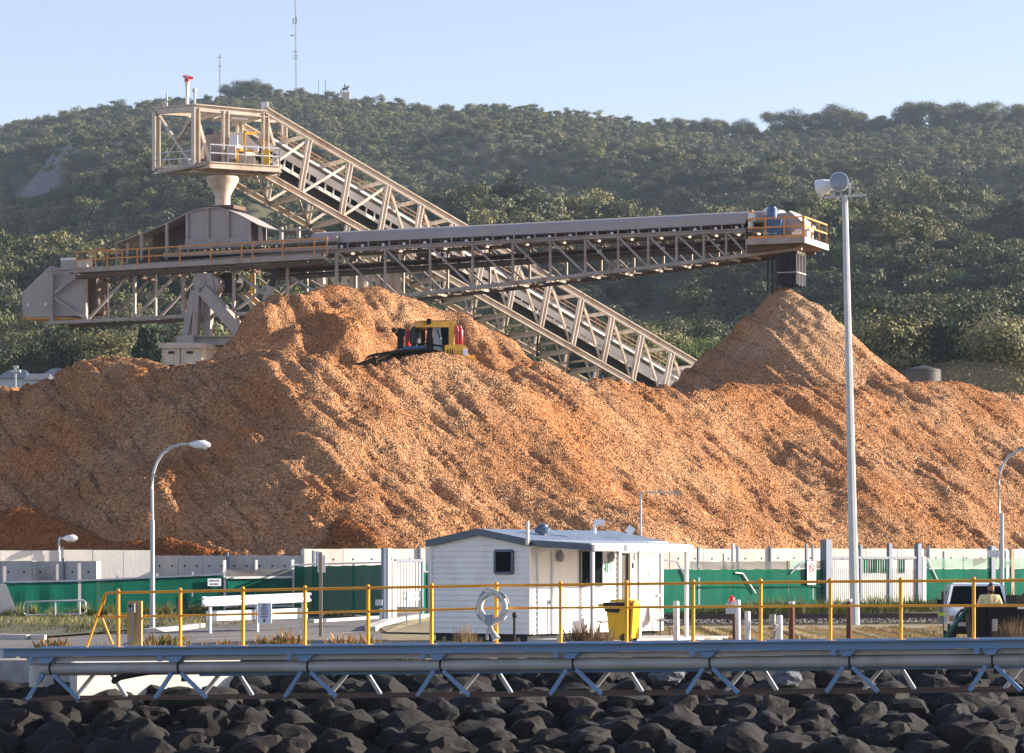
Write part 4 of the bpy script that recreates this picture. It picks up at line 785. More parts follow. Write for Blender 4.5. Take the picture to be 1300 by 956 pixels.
# armour rocks under the gangway, each a stone
def rock_mesh(seed):
    b = bmesh.new(); bmesh.ops.create_icosphere(b, subdivisions=3, radius=.5); r = random.Random(seed)
    from mathutils import noise as mn
    for v in b.verts:
        p = v.co * 2.1 + V(seed * 3.7, 1, 2); v.co *= 1 + .42 * mn.noise(p) + .20 * mn.noise(p * 2.3) + .09 * mn.noise(p * 5.5)
        v.co.z *= .75
    me = bpy.data.meshes.new("rock"); b.to_mesh(me); b.free(); me.shade_smooth(); me.set_sharp_from_angle(angle=.45); me.materials.append(MATS["riprap"]); return me
RM = [rock_mesh(i) for i in range(6)]
bk = B(); ug = np.linspace(-18, 18, 60); dg_ = np.linspace(58, 77, 24)
U, D_ = np.meshgrid(ug, dg_); Zb = np.interp(D_, [58, 63, 71.5, 74, 77], [-2.6, -1.9, -.35, -.1, -.1]) + .12 * fbm(U, D_, 3, 2) * np.clip((76 - D_) / 2, 0, 1)
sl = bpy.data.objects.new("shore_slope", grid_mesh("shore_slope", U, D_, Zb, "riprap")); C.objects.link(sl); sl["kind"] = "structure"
random.seed(4); n = 0; rk0 = None
for row in range(9):
    D = 63.6 + row * 1.05
    for X in np.arange(-11.6 - row * .05, 11.6, 1.02):
        if n >= 190: break
        x = X + random.uniform(-.3, .3); d = D + random.uniform(-.3, .3); z = float(np.interp(d, [58, 63, 71.5, 74], [-2.6, -1.9, -.35, -.1]))
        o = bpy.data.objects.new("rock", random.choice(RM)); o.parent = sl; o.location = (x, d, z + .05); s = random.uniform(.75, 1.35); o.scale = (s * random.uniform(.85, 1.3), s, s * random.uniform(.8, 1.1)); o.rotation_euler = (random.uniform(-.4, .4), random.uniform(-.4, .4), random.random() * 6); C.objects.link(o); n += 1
# two pale boulders among them
for px, py, s, lb in ((847, 857, .52, "blue-grey round boulder under the gangway at right of the bin"), (997, 862, .5, "pale boulder under the gangway below the brown post")):
    p = P(px, py, 66.8); me = RM[2].copy(); me.materials.clear(); me.materials.append(MATS["boulder_grey"]); o = bpy.data.objects.new("boulder", me); o.location = p; o.scale = (s * 1.3, s, s); C.objects.link(o); tagp(o, lb, "boulder", "boulders under the gangway")
# asphalt forecourt, kerbs and markings
def sheet(name, pts, dz, m, kind="structure"):
    b = B(); b.add([G(px, D, dz) for px, D in pts], [tuple(range(len(pts)))]); return setting(name, b, m, kind=kind)
sheet("road", [(-160, 85.5), (500, 85.5), (480, 96), (478, 104), (520, 113), (545, 118), (300, 130), (-120, 130)], .02, "asphalt"); sheet("planted_verge", [(-160, 92), (60, 91), (150, 96), (215, 104), (240, 112.6), (-160, 113.5)], .09, "hill_soil"); sheet("road_front", [(-160, 76.5), (560, 76.5), (500, 85.48), (-160, 85.48)], .02, "asphalt")
for i, (a, b_, c, d) in enumerate(((300, 98, 385, 103), (250, 90, 330, 92), (380, 92, 470, 98))): sheet("road_marking", [(a, b_), (c, d), (c, d + .35), (a, b_ + .35)], .026, "road_line")
def kerb(pts, w, h, label, m="kerb_concrete"):
    b = B()
    for i in range(len(pts) - 1): b.bar(G(*pts[i], h / 2), G(*pts[i + 1], h / 2), w, h)
    return solo("kerb", b, m, G(*pts[0]), label, "kerb")
kerb([(540, 113), (515, 109.5), (493, 106), (478, 101.5), (470, 97.5)], .35, .17, "curved pale concrete kerb around the planted island by the slatted gate")
kerb([(-40, 91.6), (20, 90.6), (40, 90.2), (58, 90.2)], .4, .16, "straight pale kerb at the far left edge of the road")
kerb([(180, 96), (230, 99), (255, 102)], .3, .15, "broken kerb left of the white guard rail"); kerb([(395, 107), (440, 109.5), (480, 112)], .25, .12, "low kerb in front of the dark green fence")
b = B(); b.add([G(px, D, .05 + .10 * (k == 1)) for k, (px, D) in enumerate(((482, 101), (520, 106), (560, 113), (560, 95), (490, 96)))], [(0, 1, 2, 3, 4)]); setting("planted_island", b, "quay_dirt")
# railway line beyond the hut: ballast stones, two rails
RLP = Pl(845, 105.0, 1320, 107.5)
bl = B(); rr = random.Random(3)
for i in range(3600):
    px = 845 + 475 * rr.random(); o = rr.uniform(-1.0, 1.6); p = RLP(px, 795, 0); p = V(p.x, p.y + o, zg(p.y) + .02 + .16 * max(0, 1 - abs(o - .3) / 1.3) + .03 * rr.random()); s = rr.uniform(.03, .075)
    q = [V(rr.uniform(-s, s), rr.uniform(-s, s), rr.uniform(-s * .5, s)) for _ in range(4)]; bl.add([p + V(s, 0, 0) + q[0] * .5, p + V(-s, s, 0) + q[1] * .5, p + V(-s * .5, -s, 0) + q[2] * .5, p + V(0, 0, s) + q[3] * .5], [(0, 2, 1), (0, 1, 3), (1, 2, 3), (2, 0, 3)])
setting("ballast", bl, "ballast_stone", kind="stuff")
rt = thing("railway_track", V(RLP(1000, 795).x, RLP(1000, 795).y, zg(105)), "dark railway track running behind the posts at right", "railway track")
for o in (-.35, 1.08):
    b = B(); a, c = RLP(845, 795), RLP(1320, 795); b.ibeam(V(a.x, a.y + o, zg(a.y) + .27), V(c.x, c.y + o, zg(c.y) + .27), .09, .15, .03); part("rail", b, "rail_steel", rt)
# ================================================================== concrete push wall behind the fence
def wall(pa, Da, pb, Db, ytop, zb, npan, label, m, thick=.3, holes=True):
    pl = Pl(pa, Da, pb, Db); t = thing("concrete_wall", V(pl((pa + pb) / 2, 718).x, pl((pa + pb) / 2, 718).y, zb), label, "wall"); a2, b2 = Vector((pl.a.x, pl.a.y, 0)), Vector((pl.b.x, pl.b.y, 0))
    for i in range(npan):
        q0 = a2.lerp(b2, i / npan + .0006 * 12 / npan); q1 = a2.lerp(b2, (i + 1) / npan - .0006 * 12 / npan); za = P(0, ytop, (q0.y + q1.y) / 2).z + random.uniform(-.015, .015); o = pl.n * random.uniform(0, .02)
        b = B(); b.prism([q0 + V(0, 0, zb) + o, q1 + V(0, 0, zb) + o, q1 + V(0, 0, za) + o, q0 + V(0, 0, za) + o], -pl.n * thick); part("panel", b, m, t)
        if holes:
            for f in (.25, .75):
                c = q0.lerp(q1, f) + V(0, 0, za - .42) + o; b = B(); b.cyl(c + pl.n * .004, c - pl.n * .03, .045, n=8); part("lifting_hole", b, "hole_dark", t)
    for i in range(3, npan + 1, 5):
        q = a2.lerp(b2, i / npan) - pl.n * -.06; b = B(); b.bar(V(q.x, q.y, zb), V(q.x, q.y, P(0, ytop - 4, q.y).z), .07, .07, up=pl.d3); part("steel_post", b, "fence_navy", t)
    return t
random.seed(8)
wall(-40, 119.9, 195, 122.5, 698.5, .2, 6, "pale concrete wall in front of the dark heap at far left", "concrete_wall", holes=False)
wall(195, 123.5, 386, 121.2, 705, .2, 6, "shaded grey concrete wall between the left lamp and the slatted gate", "concrete_stained_shaded")
wall(386, 121.2, 1330, 140.5, 696.5, .3, 22, "long sunlit concrete wall running to the right behind fence and hut", "concrete_wall")
wall(-40, 118.9, 123, 117.2, 712.5, .1, 4, "low stained grey concrete wall added for the shadow at far left", "concrete_stained_shaded", .4)  # low wall added where a shadow falls on the wall behind
# ================================================================== green shade-cloth fences and gates
def fence(segs, posts, label, rails=(), name="mesh_fence", base=None):
    t = thing(name, base, label, "fence")
    for pl, xa, xb, ya, yb_, z0, m in segs:
        n = max(2, int((xb - xa) / 6)); b = B(); vs_ = []
        for i in range(n + 1):
            x = xa + (xb - xa) * i / n; D = pl.D(x); top = P(x, ya + (yb_ - ya) * i / n, D).z - .03 * abs(math.sin(i * .9)); bot = P(x, z0, D).z if z0 > 10 else zg(D) + z0; wv = .022 * vn(np.array([i * .37 + xa]), np.array([1.0]), 2)[0] * 2
            for k in range(5): p = pl(x, 718) ; vs_.append(V(p.x, p.y, bot + (top - bot) * k / 4) + pl.n * wv * math.sin(k * .785))
        b.add(vs_, [(i * 5 + k, (i + 1) * 5 + k, (i + 1) * 5 + k + 1, i * 5 + k + 1) for i in range(n) for k in range(4)]); part("shade_cloth", b, m, t)
    for pl, x, yt_, w_, m in posts:
        p = pl(x, 718); D = p.y; b = B(); b.bar(V(p.x, p.y, zg(D) - .1) - pl.n * .06, V(p.x, p.y, P(x, yt_, D).z) - pl.n * .06, w_, w_, up=pl.d3); part("fence_post", b, m, t)
    for pl, xa, xb, ya, yb_, w_, m in rails: b = B(); b.bar(pl(xa, ya, -.05), pl(xb, yb_, -.05), w_, w_); part("fence_rail", b, m, t)
    return t
FL = Pl(0, 113.5, 285, 117.0); FM = Pl(285, 117, 373, 118.4); FD = Pl(373, 119.0, 488, 112.0); FG = Pl(488, 112.0, 548, 115.0); FR = Pl(838, 117.5, 1320, 132.0)
fence([(FL, -30, 6, 744, 743.6, .15, "mesh_green"), (FL, 6.5, 100, 739.5, 738, .12, "mesh_green"), (FL, 100.5, 284, 737, 729.5, .12, "mesh_green")], [(FL, 6, 719, .11, "fence_post"), (FL, 73, 716, .1, "fence_post"), (FL, 101, 715, .12, "fence_post"), (FL, 150, 730, .08, "fence_post"), (FL, 200, 728, .08, "fence_post"), (FL, 245, 726, .08, "fence_post")], "sunlit green shade-cloth fence left of the white framed gate", [(FL, 6, 101, 739, 737, .06, "fence_navy"), (FL, 101, 284, 737, 729, .06, "fence_navy")], base=FL(140, 785))
fence([(FM, 287, 371, 734.5, 733.5, .2, "mesh_green"), (FM, 287, 371, 723, 722, 732.5, "mesh_grey")], [(FM, 285.5, 711, .11, "fence_white"), (FM, 326, 711, .09, "fence_white"), (FM, 372, 710.5, .11, "fence_white")], "white framed gate panel with green cloth below a grey strip", [(FM, 286, 372, 733.5, 732.5, .08, "fence_white"), (FM, 286, 372, 770, 769, .08, "fence_white")], name="framed_gate", base=FM(328, 785))
fence([(FD, 374, 486, 719, 716.5, .1, "mesh_green")], [(FD, 396, 699, .09, "fence_navy"), (FD, 401, 700, .09, "fence_navy"), (FD, 447, 714, .07, "fence_navy"), (FD, 487, 696, .22, "fence_navy")], "dark green shaded cloth fence between framed gate and slatted gate", [(FD, 374, 487, 717, 714, .06, "fence_white")], base=FD(430, 780))
def slatgate(pl, xa, xb, yt_, yb_, n, label, m, w_, cat="gate", posts=()):
    t = thing("sliding_gate", V(pl((xa + xb) / 2, yb_).x, pl((xa + xb) / 2, yb_).y, zg(pl.D(xa))), label, cat)
    for i in range(n):
        x = lerp(xa, xb, (i + .5) / n); b = B(); b.bar(pl(x, yt_), pl(x, yb_), w_, .04, up=pl.n); part("slat", b, m, t)
    for y in (yt_, yb_): b = B(); b.bar(pl(xa, y, -.05), pl(xb, y, -.05), .08, .1); part("gate_rail", b, "fence_navy" if y == yt_ else "hole_dark", t)
    for x, y, wp_, mm in posts: b = B(); p = pl(x, y, -.02); b.bar(V(p.x, p.y, zg(p.y) - .1), p, wp_, wp_, up=pl.d3); part("gate_post", b, mm, t)
    return t
slatgate(FG, 500, 535, 711.5, 772, 9, "white slatted sliding gate between dark fence and hut", "fence_white", .105, posts=((491, 696, .2, "fence_white"), (497, 713, .26, "fence_white"), (535, 709, .10, "fence_navy"), (545, 694, .24, "fence_white")))
fence([(FG, 536, 562, 726, 726, .1, "mesh_green"), (FG, 536, 562, 714, 714, 725, "mesh_pale")], [(FG, 556, 712, .08, "fence_navy")], "narrow strip of green cloth fence beside the hut's left corner", [(FG, 536, 562, 726, 726, .05, "fence_navy")], base=FG(545, 780))
fence([(FR, 838, 876, 722, 722, .05, "mesh_green"), (FR, 876, 1000, 722.5, 722, .05, "mesh_green"), (FR, 876, 1000, 712.5, 712, 722.8, "mesh_grey"), (FR, 1001, 1046, 722, 722, .05, "mesh_green"), (FR, 1024, 1046, 711, 711, 722, "mesh_grey"), (FR, 1002, 1023, 711.5, 711.5, 721.5, "mesh_pale")],
      [(FR, 842, 711, .08, "fence_navy"), (FR, 888, 694, .09, "fence_navy"), (FR, 921, 703, .1, "fence_post"), (FR, 932, 690, .1, "fence_post"), (FR, 938, 693, .09, "fence_navy"), (FR, 967, 748, .07, "fence_post"), (FR, 1002, 712, .11, "timber_post"), (FR, 1025, 690, .09, "fence_navy"), (FR, 1033, 693, .07, "fence_navy")], "green shade-cloth fence right of the hut with grey strip on top", [(FR, 843, 858, 711, 713, .05, "fence_navy"), (FR, 858, 872, 713, 738, .05, "fence_navy"), (FR, 932, 942, 727, 728, .05, "fence_post"), (FR, 942, 958, 728, 753, .05, "fence_post"), (FR, 1002, 1015, 728, 716, .05, "fence_navy"), (FR, 1015, 1026, 716, 716, .05, "fence_navy"), (FR, 880, 1046, 745, 744, .04, "mesh_green")], base=FR(940, 775))
sg = slatgate(FR, 1054, 1166, 708, 776, 44, "long barred sliding gate behind the tall floodlight mast", "fence_white", .045, posts=((1048.5, 685, .34, "fence_navy"), (1092, 692, .12, "fence_navy"), (1128.5, 690, .16, "fence_navy"), (1165, 690, .22, "fence_navy"), (1171, 707, .2, "fence_white")))
b = B(); n = 24; vs_ = [FR(1054 + 112 * i / n, 722 if k else 776, .08) for i in range(n + 1) for k in (0, 1)]; b.add(vs_, [(2 * i, 2 * i + 2, 2 * i + 3, 2 * i + 1) for i in range(n)]); part("shade_cloth", b, "mesh_pale", sg)
b = B()
for x0, x1 in ((1096, 1128), (1140, 1150)):
    for i in range(int((x1 - x0) / 3)): q = FR(x0 + 3 * i, 715, -.06); b.box(q + V(0, 0, -.12), (.07, .02, .56), .4)
part("infill_strips", b, "mesh_green", sg)
fence([(FR, 1173, 1325, 722, 721.5, .05, "mesh_green"), (FR, 1173, 1325, 708.5, 708, 721, "mesh_pale")], [(FR, 1199.5, 700, .08, "fence_navy"), (FR, 1260, 693, .26, "fence_navy"), (FR, 1272, 690, .12, "fence_navy"), (FR, 1279, 699, .16, "white_post"), (FR, 1285, 697, .2, "timber_post"), (FR, 1225, 706, .07, "fence_post")], "two-tone green cloth fence behind the white utility truck", [(FR, 1176, 1190, 708, 738, .04, "fence_post"), (FR, 1190, 1200, 738, 738, .04, "fence_post")], base=FR(1240, 775))
t = solo("security_camera", B().box(FR(1255, 703, -.3), (.5, .4, .3)).bar(FR(1255, 700, -.2), FR(1260, 697, 0), .07), "lamp_white", FR(1255, 703), "small white security camera on the fence post behind the truck", "camera")
# things seen through or beside the left fence
b = B(); pr = Pl(-20, 112.2, 60, 112.6); b.prism([pr(-30, 742), pr(8, 742), pr(30, 796), pr(-30, 796)], -pr.n * .8); solo("concrete_ramp", b, "concrete_wall", pr(5, 796), "sloping pale concrete buttress at the left photo edge", "buttress")
hr = thing("handrail", G(70, 111.5), "low galvanised handrail in front of the green fence at left", "handrail"); ph = Pl(20, 111.5, 120, 112.2)
b = B(); b.tube([ph(33, 781), ph(30, 778), ph(30, 767), ph(33, 764), ph(106, 762), ph(109, 765), ph(109, 776), ph(106, 779), ph(33, 781)], .035, 6); part("rail_loop", b, "galvanised", hr, True)
for x in (35, 70, 101): b = B(); b.cyl(ph(x, 764), G(x, 111.8, -.05), .035, n=6); part("handrail_post", b, "galvanised", hr, True)
# ================================================================== site hut with veranda
d1 = V(.6, .8, 0); n1 = V(.8, -.6, 0); d0 = V(-.8, .6, 0); n0 = V(-.6, -.8, 0); C0 = V(.474, 84.0, 0)
LW, LG = 6.4, 3.40; zb, ze, zr = .37, 2.86, 3.16
hut = thing("site_hut", C0 + d0 * LG / 2 + d1 * LW / 2, "white weatherboard site hut with low gable roof and side veranda", "hut")
def hm(name, fn, m, parent=None, smooth=False, label=None):
    b = B(); fn(b); return part(name, b, m, parent or hut, smooth, label)
def wp_(s, z, o=0.0): return C0 + d1 * s + n1 * o + V(0, 0, z)      # on the long side wall
def gp(s, z, o=0.0): return C0 + d0 * s + n0 * o + V(0, 0, z)       # on the gable wall
def hitw(px, py):
    k = (px - 650) / F; s = (C0.x - k * C0.y) / (k * d1.y - d1.x); D = C0.y + s * d1.y; return s, HC + (YH - py) * D / F
def hitg(px, py):
    k = (px - 650) / F; s = (C0.x - k * C0.y) / (k * d0.y - d0.x); D = C0.y + s * d0.y; return s, HC + (YH - py) * D / F
def ztop(s): return ze + (zr - ze) * (1 - abs(s - LG / 2) / (LG / 2))
# gable wall of lapped boards
z = zb; bh = .152; i = 0
while z < zr:
    z1 = min(z + bh, zr + .0)
    def trim(zz):
        if zz <= ze: return 0, LG
        f = (zz - ze) / (zr - ze); return f * LG / 2, LG - f * LG / 2
    a0, b0_ = trim(z); a1, b1_ = trim(z1)
    if b1_ - a1 < .05: a1, b1_ = LG / 2 - .03, LG / 2 + .03
    hm("weatherboard", lambda b: b.add([gp(a0, z, .034), gp(b0_, z, .034), gp(b1_, z1, .004), gp(a1, z1, .004), gp(a0, z, -.03), gp(b0_, z, -.03), gp(b1_, z1, -.03), gp(a1, z1, -.03)], [(0, 1, 2, 3), (7, 6, 5, 4), (0, 4, 5, 1), (1, 5, 6, 2), (2, 6, 7, 3), (3, 7, 4, 0)]), "hut_white")
    z += bh
hm("core", lambda b: b.prism([gp(.05, zb, -.05), gp(LG - .05, zb, -.05), gp(LG - .05, ze - .02, -.05), gp(LG / 2, zr - .05, -.05), gp(.05, ze - .02, -.05)], d1 * (LW - .1)), "hut_white")
# side wall boards broken at the openings
OPEN = [(0.35, 1.02), hitw(735, 700)[0:1] + (hitw(765.5, 700)[0],), (hitw(783, 700)[0], LW - .08)]
z = zb; 
while z < ze - .01:
    z1 = min(z + bh, ze)
    for a, c in ((.03, OPEN[0][0]), (OPEN[0][1], OPEN[2][0])):
        hm("weatherboard", lambda b: b.add([wp_(a, z, .030), wp_(c, z, .030), wp_(c, z1, .004), wp_(a, z1, .004), wp_(a, z, -.03), wp_(c, z, -.03), wp_(c, z1, -.03), wp_(a, z1, -.03)], [(0, 1, 2, 3), (7, 6, 5, 4), (0, 4, 5, 1), (1, 5, 6, 2), (2, 6, 7, 3), (3, 7, 4, 0)]), "hut_white")
    z += bh
hm("corner_trim", lambda b: b.bar(gp(0, zb, .03) + n1 * .03, gp(0, ze, .03) + n1 * .03, .07, .07, up=d1), "hut_white"); hm("corner_trim", lambda b: b.bar(gp(LG, zb, .03), gp(LG, ze, .03), .07, .07, up=d1), "hut_white"); hm("underfloor_shade", lambda b: b.prism([gp(.1, zb - .22, -.05), gp(LG - .1, zb - .22, -.05), gp(LG - .1, zb, -.05), gp(.1, zb, -.05)], d1 * (LW - .2)), "hole_dark")  # near-black block under the floor stands for the shaded gap there
for s in (.4, 1.7, 3.0): hm("stump", lambda b: b.bar(gp(s, 0, -.1), gp(s, zb - .1, -.1), .15), "timber_post")
# window in the gable
a, zt_ = hitg(652, 699); c, zb_ = hitg(630, 727.5)
hm("window_frame", lambda b: (b.bar(gp(a, zb_, .05), gp(a, zt_, .05), .06, .07, up=d0), b.bar(gp(c, zb_, .05), gp(c, zt_, .05), .06, .07, up=d0), b.bar(gp(a, zb_, .05), gp(c, zb_, .05), .06, .07), b.bar(gp(a, zt_, .05), gp(c, zt_, .05), .06, .07)), "navy_trim_and_shade")
wf = [o for o in hut.children if o.name.startswith("window_frame")][0]; hm("pane", lambda b: b.prism([gp(a, zb_, .035), gp(c, zb_, .035), gp(c, zt_, .035), gp(a, zt_, .035)], n0 * -.02), "window_glass", wf)
# side windows, doors, lamps, sign
for xa, xb in ((735.5, 747.5), (751.5, 762.5)):
    s0, zt_ = hitw(xa, 698.5); s1, _ = hitw(xb, 698.5); zb_ = hitw((xa + xb) / 2, 744)[1]
    f = hm("window_frame", lambda b: (b.bar(wp_(s0, zb_, .05), wp_(s0, zt_, .05), .05, .06, up=d1), b.bar(wp_(s1, zb_, .05), wp_(s1, zt_, .05), .05, .06, up=d1), b.bar(wp_(s0, zb_, .05), wp_(s1, zb_, .05), .05, .06), b.bar(wp_(s0, zt_, .05), wp_(s1, zt_, .05), .05, .06)), "navy_trim_and_shade"); hm("pane", lambda b: b.prism([wp_(s0, zb_, .04), wp_(s1, zb_, .04), wp_(s1, zt_, .04), wp_(s0, zt_, .04)], n1 * -.02), "window_glass", f)
s0, zt_ = hitw(680, 699); s1 = hitw(698, 699)[0]; dr = hm("door", lambda b: b.prism([wp_(.36, zb, .0), wp_(1.01, zb, .0), wp_(1.01, 2.66, .0), wp_(.36, 2.66, .0)], n1 * -.04), "hut_white"); hm("door_frame", lambda b: (b.bar(wp_(.33, zb, .03), wp_(.33, 2.7, .03), .06), b.bar(wp_(1.04, zb, .03), wp_(1.04, 2.7, .03), .06), b.bar(wp_(.33, 2.7, .03), wp_(1.04, 2.7, .03), .06)), "hut_white"); hm("handle", lambda b: b.box(wp_(.95, 1.25, .05), (.04, .08, .12)), "galvanised", dr); hm("hook_pipe", lambda b: b.cyl(wp_(.93, zb, .09), wp_(.93, 1.35, .09), .025), "galvanised")
# doorway recess: open leaf, reveal, closed door
s2 = OPEN[2][0]; sL = LW
def ws(px): return hitw(px, 740)[0]
hm("recess_back", lambda b: b.prism([wp_(s2, zb, -.05), wp_(sL, zb, -.05), wp_(sL, ze, -.05), wp_(s2, ze, -.05)], n1 * -.04), "interior_dark"); hm("door_frame", lambda b: b.bar(wp_(s2 + .05, zb, .04), wp_(s2 + .05, ze, .04), .1, .1, up=d1), "hut_white"); hm("door_frame", lambda b: b.bar(wp_(ws(800), zb, .02), wp_(ws(800), ze - .1, .02), .08, .12, up=d1), "hut_door"); hm("door_head", lambda b: b.bar(wp_(s2, 2.72, .03), wp_(sL, 2.72, .03), .1, .22), "hut_white")
hm("door", lambda b: b.prism([wp_(ws(802), zb, .02), wp_(ws(812), zb, .02), wp_(ws(812), 2.6, .02), wp_(ws(802), 2.6, .02)], n1 * -.04), "hut_door"); hm("hinge", lambda b: (b.box(wp_(ws(801), 2.25, .07), (.05, .05, .16)), b.box(wp_(ws(801), 1.2, .07), (.05, .05, .16))), "hole_dark"); hm("door_vent", lambda b: b.box(wp_(ws(806.5), 2.5, .04), (.2, .03, .16), math.atan2(.8, .6)), "plastic_grey")
d2_ = hm("door", lambda b: b.prism([wp_(ws(813.5), zb, .03), wp_(ws(836.5), zb, .03), wp_(ws(836.5), 2.6, .03), wp_(ws(813.5), 2.6, .03)], n1 * -.05), "hut_door"); hm("handle", lambda b: b.bar(wp_(ws(832), 1.38, .09), wp_(ws(835.5), 1.40, .09), .05), "galvanised", d2_); hm("notice", lambda b: (b.box(wp_(ws(816), 2.0, .045), (.25, .01, .03), math.atan2(.8, .6)), b.cyl(wp_(ws(824), 2.03, .04), wp_(ws(824), 2.03, .05), .09, n=12)), "hut_door"); hm("door_frame", lambda b: b.bar(wp_(sL - .03, zb, .04), wp_(sL - .03, ze, .04), .08, .1, up=d1), "hut_white")
for px in (708, 773): q = wp_(hitw(px, 705)[0], 2.52, .1); hm("wall_lamp", lambda b: b.lathe((q.x, q.y, q.z - .18), [(.03, 0), (.09, .04), (.10, .22), (.06, .28), (.02, .34)], 10), "plastic_grey", smooth=True)
s, zt_ = hitw(770.7, 714); zb_ = hitw(770.7, 726.5)[1]; sgn = hm("exit_sign", lambda b: b.prism([wp_(s - .14, zb_, .045), wp_(s + .14, zb_, .045), wp_(s + .14, zt_, .045), wp_(s - .14, zt_, .045)], n1 * -.02), "sign_green")
hm("running_figure", lambda b: (b.cyl(wp_(s, zt_ - .13, .05), wp_(s, zt_ - .13, .06), .035, n=10), b.prism([wp_(s - .03, zt_ - .30, .05), wp_(s + .03, zt_ - .30, .05), wp_(s + .03, zt_ - .18, .05), wp_(s - .03, zt_ - .18, .05)], n1 * .008), b.prism([wp_(s - .03, zb_ + .16, .05), wp_(s + .06, zb_ + .16, .05), wp_(s + .02, zb_ + .24, .05), wp_(s - .02, zb_ + .24, .05)], n1 * .008)), "sign_white", sgn)
hm("wall_number", lambda b: b.box(wp_(hitw(767, 748.5)[0], 1.55, .03), (.16, .01, .04), math.atan2(.8, .6)), "plastic_grey")
# roof
ov = .10
for s_, e_ in ((-.12, LG / 2), (LG / 2, LG + .12)):
    def zz(s): return ztop(min(max(s, 0), LG)) + .05 - (.02 if s < 0 or s > LG else 0)
    rf_ = hm("roof", lambda b: b.prism([gp(s_, zz(s_), ov), gp(e_, zz(e_), ov), gp(e_, zz(e_), ov) + d1 * (LW + .3), gp(s_, zz(s_), ov) + d1 * (LW + .3)], V(0, 0, .05)), "roof_sheet")
    b = B(); n = 24
    for k in range(n): f = (k + .5) / n; a_ = gp(s_, zz(s_) + .05, ov) + d1 * (LW + .3) * f; b.bar(a_, gp(e_, zz(e_) + .05, ov) + d1 * (LW + .3) * f, .04, .03)
    part("roof_rib", b, "roof_sheet", rf_, kind="stuff")
    hm("barge_board", lambda b: b.prism([gp(s_, zz(s_) - .12, ov + .01), gp(e_, zz(e_) - .12, ov + .01), gp(e_, zz(e_) + .07, ov + .01), gp(s_, zz(s_) + .07, ov + .01)], n0 * .03), "navy_trim_and_shade")  # blue shade of the gable-side roof edge put into the navy colour
q = gp(1.0, 3.0, -1.2); hm("roof_vent", lambda b: b.lathe(P(689, 683, 85.8) + V(0, 0, -.15), [(.10, 0), (.10, .28), (.22, .30), (.24, .42), (.16, .46), (.14, .52), (.03, .56)], 12), "navy_trim_and_shade", smooth=True)
hm("vent_pipe", lambda b: b.cyl(P(669.5, 692, 83.75), P(669.5, 662, 83.75), .05), "white_sheet", smooth=True)
# veranda
vd = 2.1; vl = 4.78; zf = 2.73
def vp(s, o, z): return C0 + d1 * s + n1 * o + V(0, 0, z)
hm("veranda_roof", lambda b: b.prism([vp(0, .02, 2.93), vp(0, vd, zf + .09), vp(vl, vd, zf + .09), vp(vl, .02, 2.93)], V(0, 0, .03)), "roof_sheet")
hm("veranda_fascia", lambda b: b.prism([vp(-.02, 0, 2.80), vp(-.02, vd, zf - .08), vp(-.02, vd, zf + .10), vp(-.02, 0, 2.96)], -d1 * .04), "navy_trim_and_shade"); hm("gutter", lambda b: b.bar(vp(-.02, vd + .05, zf), vp(vl, vd + .05, zf), .12, .17), "white_sheet"); hm("gutter_joint", lambda b: b.bar(vp(1.35, vd + .05, zf), vp(1.50, vd + .05, zf), .135, .185), "navy_trim_and_shade")  # navy fascia colour carries the shade of this edge; the sunlit edge is white
for s in (0, 2.23, 4.57): hm("veranda_post", lambda b: b.bar(vp(s + .02, vd, .15), vp(s + .02, vd, zf - .05), .09, .09, up=d1), "hut_white" if s else "fence_post")
sheet_ = B(); sheet_.prism([vp(-.1, 0, -.1), vp(-.1, vd + .25, -.1), vp(LW, vd + .25, -.1), vp(LW, 0, -.1)], V(0, 0, .34)); part("veranda_slab", sheet_, "concrete_stained_shaded", hut)
hm("tv_aerial", lambda b: (b.cyl(P(814, 681, 89), P(813.5, 624, 89), .025), b.bar(P(813, 625, 89), P(866, 626, 89), .03), [b.bar(P(x, 621, 89), P(x, 630, 89), .02) for x in range(820, 868, 6)], b.bar(P(820, 617, 89), P(820, 632, 89), .02)), "galvanised"); hm("roof_floodlight", lambda b: (b.cyl(P(755, 678, 86.5), P(755, 661, 86.5), .04), b.box(P(761, 663, 86.5), (.26, .25, .16)), b.bar(P(755, 662, 86.5), P(762, 661, 86.5), .05)), "lamp_white"); hm("roof_floodlight", lambda b: (b.bar(P(797, 677, 88), P(803, 669, 88), .10, .22), b.bar(P(797, 680, 88), P(798, 676, 88), .05)), "lamp_white")
hm("solar_panel", lambda b: b.prism([P(688, 682.5, 85.6), P(806, 682.5, 90), P(800, 678.5, 90.6), P(684, 678.5, 86.4)], V(0, 0, .03)), "roof_sheet")
# ================================================================== blue gangway girder with pipes and trusses, nearest thing in view
PG = Pl(0, 66.0, 1300, 58.0); NG = PG.n
def yg(x): return interp(x, [(-60, 823.6), (0, 823), (1300, 811), (1360, 810.4)])
gw = thing("gangway", PG(650, 817), "long blue steel gangway with a grey pipe beneath it along the water", "gangway")
def gm(name, fn, m, smooth=False, parent=None):
    b = B(); fn(b); return part(name, b, m, parent or gw, smooth)
xs = list(range(5, 1360, 135))
gm("side_beam", lambda b: b.prism([PG(4, yg(4)), PG(1330, yg(1330)), PG(1330, yg(1330) + 12), PG(4, yg(4) + 11)], -NG * .12), "girder_blue"); gm("beam_flange", lambda b: b.bar(PG(4, yg(4) + .6, -.05), PG(1330, yg(1330) + .6, -.05), .16, .03), "girder_blue")
gm("side_beam", lambda b: b.prism([PG(4, yg(4), 1.6), PG(1330, yg(1330), 1.6), PG(1330, yg(1330) + 12, 1.6), PG(4, yg(4) + 11, 1.6)], -NG * .12), "girder_blue")
